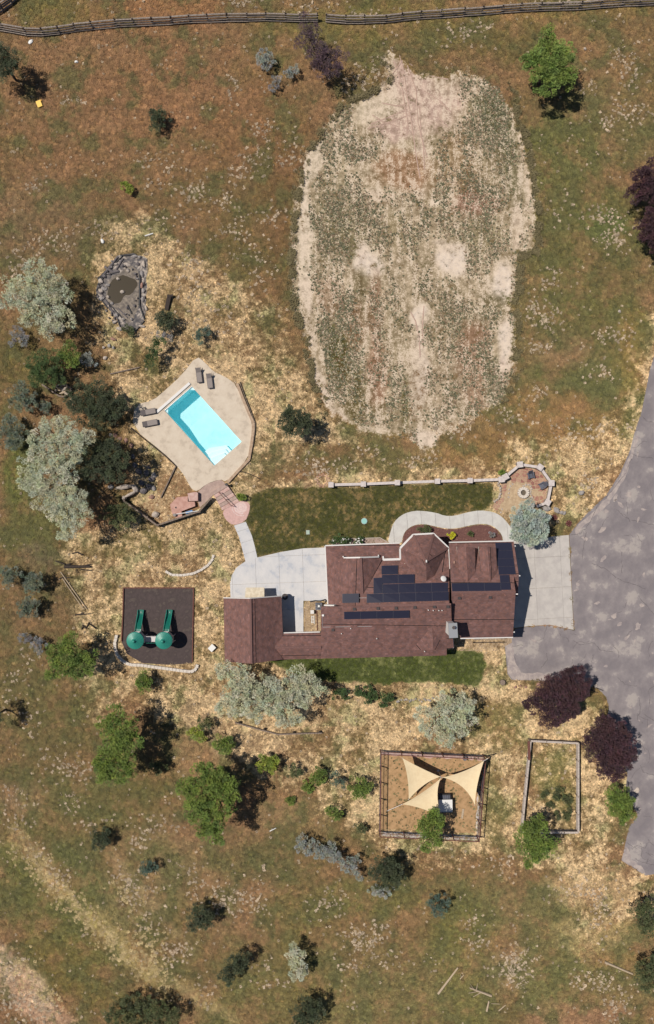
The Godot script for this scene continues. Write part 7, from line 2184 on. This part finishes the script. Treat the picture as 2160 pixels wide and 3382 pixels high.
func grass():
	lin_lut.resize(256)
	for i in 256: lin_lut[i] = lin(i / 255.0)
	var N := 300000
	var bufs := {}
	var cnt := {0: 0, 1: 0, 2: 0, 3: 0}
	for c in 4:
		bufs[c] = PackedFloat32Array()
		bufs[c].resize(N * 16 if c != 2 else N * 5)
	var b0: PackedFloat32Array = bufs[0]
	var b1: PackedFloat32Array = bufs[1]
	var b3: PackedFloat32Array = bufs[3]
	bufs.clear()
	for i in N:
		var sx := rng.randf_range(-70, 2230)
		var sy := rng.randf_range(-70, 3450)
		var c := class_at(sx, sy)
		if c == 9 or c == 2: continue
		var o := (clampi(int((sy - TY0) / TS), 0, TH - 1) * TW + clampi(int((sx - TX0) / TS), 0, TW - 1)) * 3
		var j := rng.randf_range(0.74, 1.32) if c != 1 else rng.randf_range(0.78, 1.24)
		var r := lin_lut[gbytes[o]] * j
		var g := lin_lut[gbytes[o + 1]] * j
		var b := lin_lut[gbytes[o + 2]] * j
		if c == 0:
			put(b0, cnt[0] * 16, sx, sy, rng.randf_range(0.7, 1.35), rng.randf_range(0.5, 1.2), r, g, b)
			cnt[0] += 1
		elif c == 1:
			put(b1, cnt[1] * 16, sx, sy, rng.randf_range(0.35, 0.85), rng.randf_range(0.35, 1.0), r, g, b)
			cnt[1] += 1
		else:
			put(b3, cnt[3] * 16, sx, sy, rng.randf_range(0.7, 1.2), rng.randf_range(0.5, 1.0), r, g, b)
			cnt[3] += 1
	# the dry yard grows finer and thicker
	for i in 420000:
		if cnt[1] >= 170000: break
		var sx := rng.randf_range(180, 2200)
		var sy := rng.randf_range(700, 3200)
		if class_at(sx, sy) != 1: continue
		var o := (clampi(int((sy - TY0) / TS), 0, TH - 1) * TW + clampi(int((sx - TX0) / TS), 0, TW - 1)) * 3
		var j := rng.randf_range(0.76, 1.26)
		put(b1, cnt[1] * 16, sx, sy, rng.randf_range(0.3, 0.75), rng.randf_range(0.3, 0.9), lin_lut[gbytes[o]] * j, lin_lut[gbytes[o + 1]] * j, lin_lut[gbytes[o + 2]] * j)
		cnt[1] += 1
	b0.resize(cnt[0] * 16)
	b1.resize(cnt[1] * 16)
	b3.resize(cnt[3] * 16)
	spread("field_grass", "brown and olive wild grass covering the open field", "grass", tuft_mesh(9, 1, 0.26, 0.11, 0.032), b0)
	spread("straw_grass", "dry straw coloured grass of the yard around house and pool", "grass", tuft_mesh(9, 2, 0.24, 0.09, 0.032), b1)
	spread("lawn_grass", "short green mown lawn grass beside the house", "grass", tuft_mesh(9, 3, 0.2, 0.06, 0.03), b3)
	# taller dark grass along the banks of the arena
	var nz0 := FastNoiseLite.new()
	nz0.frequency = 0.02
	var bank := PackedFloat32Array()
	bank.resize(6000 * 16)
	var nb := 0
	for run in [[[1070, 432], [1010, 522], [984, 640], [966, 800], [960, 920], [973, 1020], [1012, 1130], [1036, 1270], [1085, 1372]], [[1690, 262], [1702, 360], [1742, 480], [1770, 620], [1780, 720], [1774, 830], [1718, 852], [1714, 960], [1695, 1000], [1711, 1100], [1703, 1230], [1664, 1330]], [[1270, 205], [1285, 268], [1232, 306], [1130, 342], [1075, 420]]]:
		for i in run.size() - 1:
			var a := Vector2(run[i][0], run[i][1])
			var b := Vector2(run[i + 1][0], run[i + 1][1])
			for q in int(a.distance_to(b) * 1.1):
				if nb >= 6000: break
				var p := a.lerp(b, rng.randf()) + Vector2(rng.randfn() * 7.0, rng.randfn() * 6.0)
				if nz0.get_noise_2d(p.x, p.y) < -0.05: continue
				var k := rng.randf_range(0.7, 1.3)
				put(bank, nb * 16, p.x, p.y, rng.randf_range(0.8, 1.5), rng.randf_range(0.7, 1.6), 0.17 * k, 0.14 * k, 0.07 * k)
				nb += 1
	bank.resize(nb * 16)
	spread("bank_grass", "tall olive grass growing along the banks of the dusty arena", "grass", tuft_mesh(9, 6, 0.26, 0.22, 0.032), bank)
	# weeds of the arena: dark dots, thick in drifts and thin on bare ground
	var nz := FastNoiseLite.new()
	nz.seed = 9
	nz.frequency = 0.012
	nz.fractal_octaves = 3
	var buf := PackedFloat32Array()
	buf.resize(60000 * 16)
	var n := 0
	var drift := [[1610, 400, 80, 180, 0.5], [1130, 760, 130, 160, 0.35], [1560, 720, 160, 160, 0.3], [1120, 1130, 80, 220, 0.5], [1600, 1250, 100, 140, 0.35], [1480, 1080, 140, 120, 0.3], [1130, 480, 120, 120, 0.2], [1330, 1330, 60, 120, 0.4]]
	var bare := [[1360, 300, 150, 170, 1.2], [1385, 480, 30, 170, 0.8], [1210, 870, 60, 60, 0.7], [1490, 850, 60, 70, 0.6], [1655, 930, 44, 80, 0.5], [1380, 1030, 44, 50, 0.9], [1375, 1200, 34, 160, 0.7], [1050, 1250, 22, 130, 0.8], [1330, 560, 140, 70, 0.5]]
	var rim := [[1000, 780, 26, 180], [990, 640, 26, 110], [1030, 520, 30, 80], [1010, 980, 18, 70], [1020, 1100, 16, 80], [1055, 1260, 26, 110], [1110, 1370, 60, 26], [1200, 1420, 80, 20], [1665, 1150, 28, 110], [1700, 760, 18, 110], [1740, 620, 18, 90], [1230, 345, 80, 40]]
	for i in 170000:
		if n >= 60000: break
		var sx := rng.randf_range(955, 1785)
		var sy := rng.randf_range(165, 1500)
		if class_at(sx, sy) != 2: continue
		var d := 0.15 + nz.get_noise_2d(sx, sy * 0.6) * 0.8 + nz.get_noise_2d(sx * 6.0, sy * 6.0) * 0.35
		for q in drift:
			var u: float = (sx - q[0]) / q[2]
			var w: float = (sy - q[1]) / q[3]
			if u * u + w * w < 1.0: d += q[4] * (1.0 - u * u - w * w)
		for q in rim:
			var u: float = (sx - q[0]) / q[2]
			var w: float = (sy - q[1]) / q[3]
			if u * u + w * w < 1.2: d -= 0.5 * (1.2 - u * u - w * w)
		for q in bare:
			var u: float = (sx - q[0]) / q[2]
			var w: float = (sy - q[1]) / q[3]
			if u * u + w * w < 1.3: d -= q[4] * (1.3 - u * u - w * w)
		if rng.randf() > d: continue
		var t := rng.randf()
		var k := rng.randf_range(0.6, 1.4)
		if t < 0.6:
			put(buf, n * 16, sx, sy, pow(rng.randf(), 2.5) * 1.3 + 0.3, rng.randf_range(0.5, 1.2), 0.125 * k, 0.125 * k, 0.07 * k)
		elif t < 0.86:
			put(buf, n * 16, sx, sy, rng.randf_range(0.5, 1.2), rng.randf_range(0.4, 1.0), 0.27 * k, 0.19 * k, 0.125 * k)
		else:
			put(buf, n * 16, sx, sy, rng.randf_range(0.5, 1.2), rng.randf_range(0.4, 1.0), 0.45 * k, 0.38 * k, 0.26 * k)
		n += 1
	buf.resize(n * 16)
	spread("arena_weeds", "dark green weeds dotting the pale dusty arena", "weeds", tuft_mesh(8, 4, 0.12, 0.08, 0.04), buf)
	# pale seed heads in drifts over the field
	var sites := [[870, 430, 60, 40, 40], [960, 520, 60, 60, 50], [850, 520, 70, 50, 40], [790, 560, 50, 60, 40], [740, 660, 50, 60, 50], [780, 760, 60, 70, 50], [840, 820, 70, 60, 40], [860, 910, 60, 60, 40], [900, 720, 50, 30, 40], [660, 640, 60, 40, 40], [620, 650, 60, 50, 30],
		[60, 880, 70, 60, 70], [110, 820, 60, 50, 50], [200, 790, 70, 50, 40], [120, 610, 40, 40, 20], [250, 330, 60, 20, 24], [330, 760, 60, 40, 30], [560, 545, 50, 40, 24], [480, 530, 50, 40, 24], [520, 620, 60, 40, 24], [770, 280, 40, 60, 20], [560, 720, 80, 50, 30], [1030, 30, 90, 24, 40], [800, 15, 90, 20, 30], [1850, 15, 90, 14, 40], [1200, 45, 50, 16, 16],
		[1240, 250, 80, 60, 70], [1180, 280, 60, 40, 50], [1530, 110, 60, 40, 40], [1600, 90, 40, 30, 24], [2060, 190, 60, 50, 50], [2090, 250, 60, 50, 40], [2040, 360, 50, 40, 40], [2000, 410, 50, 30, 30], [2100, 380, 60, 40, 40], [1950, 300, 50, 30, 12], [1950, 280, 30, 20, 10],
		[1820, 920, 50, 50, 40], [1770, 1020, 60, 40, 60], [1800, 1060, 70, 40, 60], [1780, 1150, 70, 20, 40], [1990, 720, 70, 50, 60], [2010, 800, 60, 24, 50], [2040, 760, 40, 60, 50], [1850, 700, 50, 60, 24], [2000, 1110, 60, 24, 30], [2060, 1120, 50, 40, 30], [1990, 1230, 70, 40, 40], [1770, 1290, 50, 50, 30], [1700, 1380, 80, 50, 50], [1500, 1420, 70, 40, 40], [1960, 1420, 110, 50, 80], [1850, 1430, 60, 40, 30], [1950, 1600, 60, 60, 40], [1230, 1500, 50, 30, 24], [1390, 1530, 60, 30, 40], [1080, 1550, 80, 30, 50], [1020, 1540, 60, 40, 40],
		[240, 2540, 60, 50, 70], [160, 2500, 60, 60, 40], [90, 2230, 60, 80, 40], [30, 2300, 40, 60, 20], [100, 2380, 60, 60, 24], [60, 2640, 60, 50, 40], [230, 2650, 40, 50, 40], [330, 2720, 60, 30, 24], [60, 2720, 60, 30, 24], [500, 2730, 90, 40, 50], [460, 2780, 50, 40, 40], [420, 2900, 60, 40, 50], [460, 2950, 60, 50, 60], [480, 3050, 60, 60, 50], [570, 3150, 60, 50, 50], [600, 3130, 60, 40, 30], [690, 3280, 50, 60, 30], [640, 2900, 70, 60, 40], [780, 2950, 80, 50, 70], [840, 2990, 60, 40, 50], [720, 2980, 60, 50, 50], [860, 2890, 40, 40, 16], [1080, 2990, 70, 50, 50], [1120, 2960, 50, 40, 30], [1170, 3090, 60, 50, 50], [1210, 3110, 60, 40, 50], [1260, 3080, 50, 40, 40], [1150, 3190, 60, 50, 40], [1280, 3160, 50, 40, 24], [900, 3250, 60, 30, 24], [860, 3180, 50, 30, 16], [1430, 3180, 40, 50, 16],
		[1690, 3180, 70, 60, 160], [1720, 3230, 50, 50, 60], [1570, 3110, 60, 30, 40], [1560, 3040, 40, 40, 30], [1910, 3240, 60, 50, 40], [1990, 3240, 50, 50, 50], [2050, 3280, 60, 60, 40], [2040, 3340, 50, 50, 60], [1960, 2940, 60, 60, 40], [1880, 2930, 80, 50, 50], [1640, 2850, 80, 50, 40], [1980, 3010, 60, 70, 70], [40, 3300, 80, 60, 90], [120, 3340, 90, 50, 90], [30, 3200, 50, 60, 60], [200, 2900, 60, 50, 50], [120, 2820, 50, 50, 40], [620, 860, 60, 60, 50], [640, 960, 90, 60, 60], [700, 1060, 80, 60, 50]]
	buf = PackedFloat32Array()
	buf.resize(30000 * 16)
	n = 0
	for q in sites:
		for i in int(q[4] * 0.75):
			if n >= 23900: break
			var sx: float = q[0] + rng.randfn() * q[2] * 0.5
			var sy: float = q[1] + rng.randfn() * q[3] * 0.5
			var c := class_at(sx, sy)
			if c == 9 or c == 3: continue
			var k := rng.randf_range(0.55, 1.15)
			var big := rng.randf_range(0.25, 0.85)
			put(buf, n * 16, sx, sy, big, rng.randf_range(0.7, 1.2), 0.62 * k, 0.49 * k, 0.35 * k)
			n += 1
			if rng.randf() < 0.6:
				put(buf, n * 16, sx + rng.randf_range(-6, 6), sy + rng.randf_range(-6, 6), big * 0.8, rng.randf_range(0.7, 1.2), 0.6 * k, 0.48 * k, 0.35 * k)
				n += 1
	for i in 2200:
		var sx := rng.randf_range(-40, 2200)
		var sy := rng.randf_range(-40, 3420)
		if class_at(sx, sy) > 1: continue
		var k := rng.randf_range(0.6, 1.0)
		put(buf, n * 16, sx, sy, rng.randf_range(0.4, 0.9), rng.randf_range(0.7, 1.2), 0.6 * k, 0.47 * k, 0.33 * k)
		n += 1
	# golden tufts on the diagonal drifts of the lower meadow, and sparse weeds in the pen
	for q in [[60, 2790, 330, 3060, 26, 420], [330, 3060, 560, 3280, 24, 420], [120, 2860, 420, 3170, 16, 380], [380, 2900, 520, 3110, 20, 160], [440, 3080, 560, 3230, 20, 200], [20, 3150, 190, 3330, 30, 300]]:
		for i in q[5]:
			var t := rng.randf()
			var sx: float = lerpf(q[0], q[2], t) + rng.randfn() * q[4]
			var sy: float = lerpf(q[1], q[3], t) + rng.randfn() * q[4]
			if nz.get_noise_2d(sx * 3.0, sy * 3.0) < -0.1: continue
			var k := rng.randf_range(0.55, 1.1)
			put(buf, n * 16, sx, sy, rng.randf_range(0.4, 1.1), rng.randf_range(0.5, 1.0), 0.56 * k, 0.43 * k, 0.22 * k)
			n += 1
	for i in 700:
		var sx := rng.randf_range(1262, 1582)
		var sy := rng.randf_range(2490, 2745)
		if nz.get_noise_2d(sx * 2.0, sy * 2.0) < -0.05: continue
		var k := rng.randf_range(0.6, 1.3)
		put(buf, n * 16, sx, sy, rng.randf_range(0.25, 0.7), rng.randf_range(0.3, 0.8), 0.2 * k, 0.17 * k, 0.08 * k)
		n += 1
	buf.resize(n * 16)
	spread("seed_heads", "pale cream dry weed heads scattered in drifts over the field", "weeds", tuft_mesh(13, 5, 0.24, 0.16, 0.06), buf)
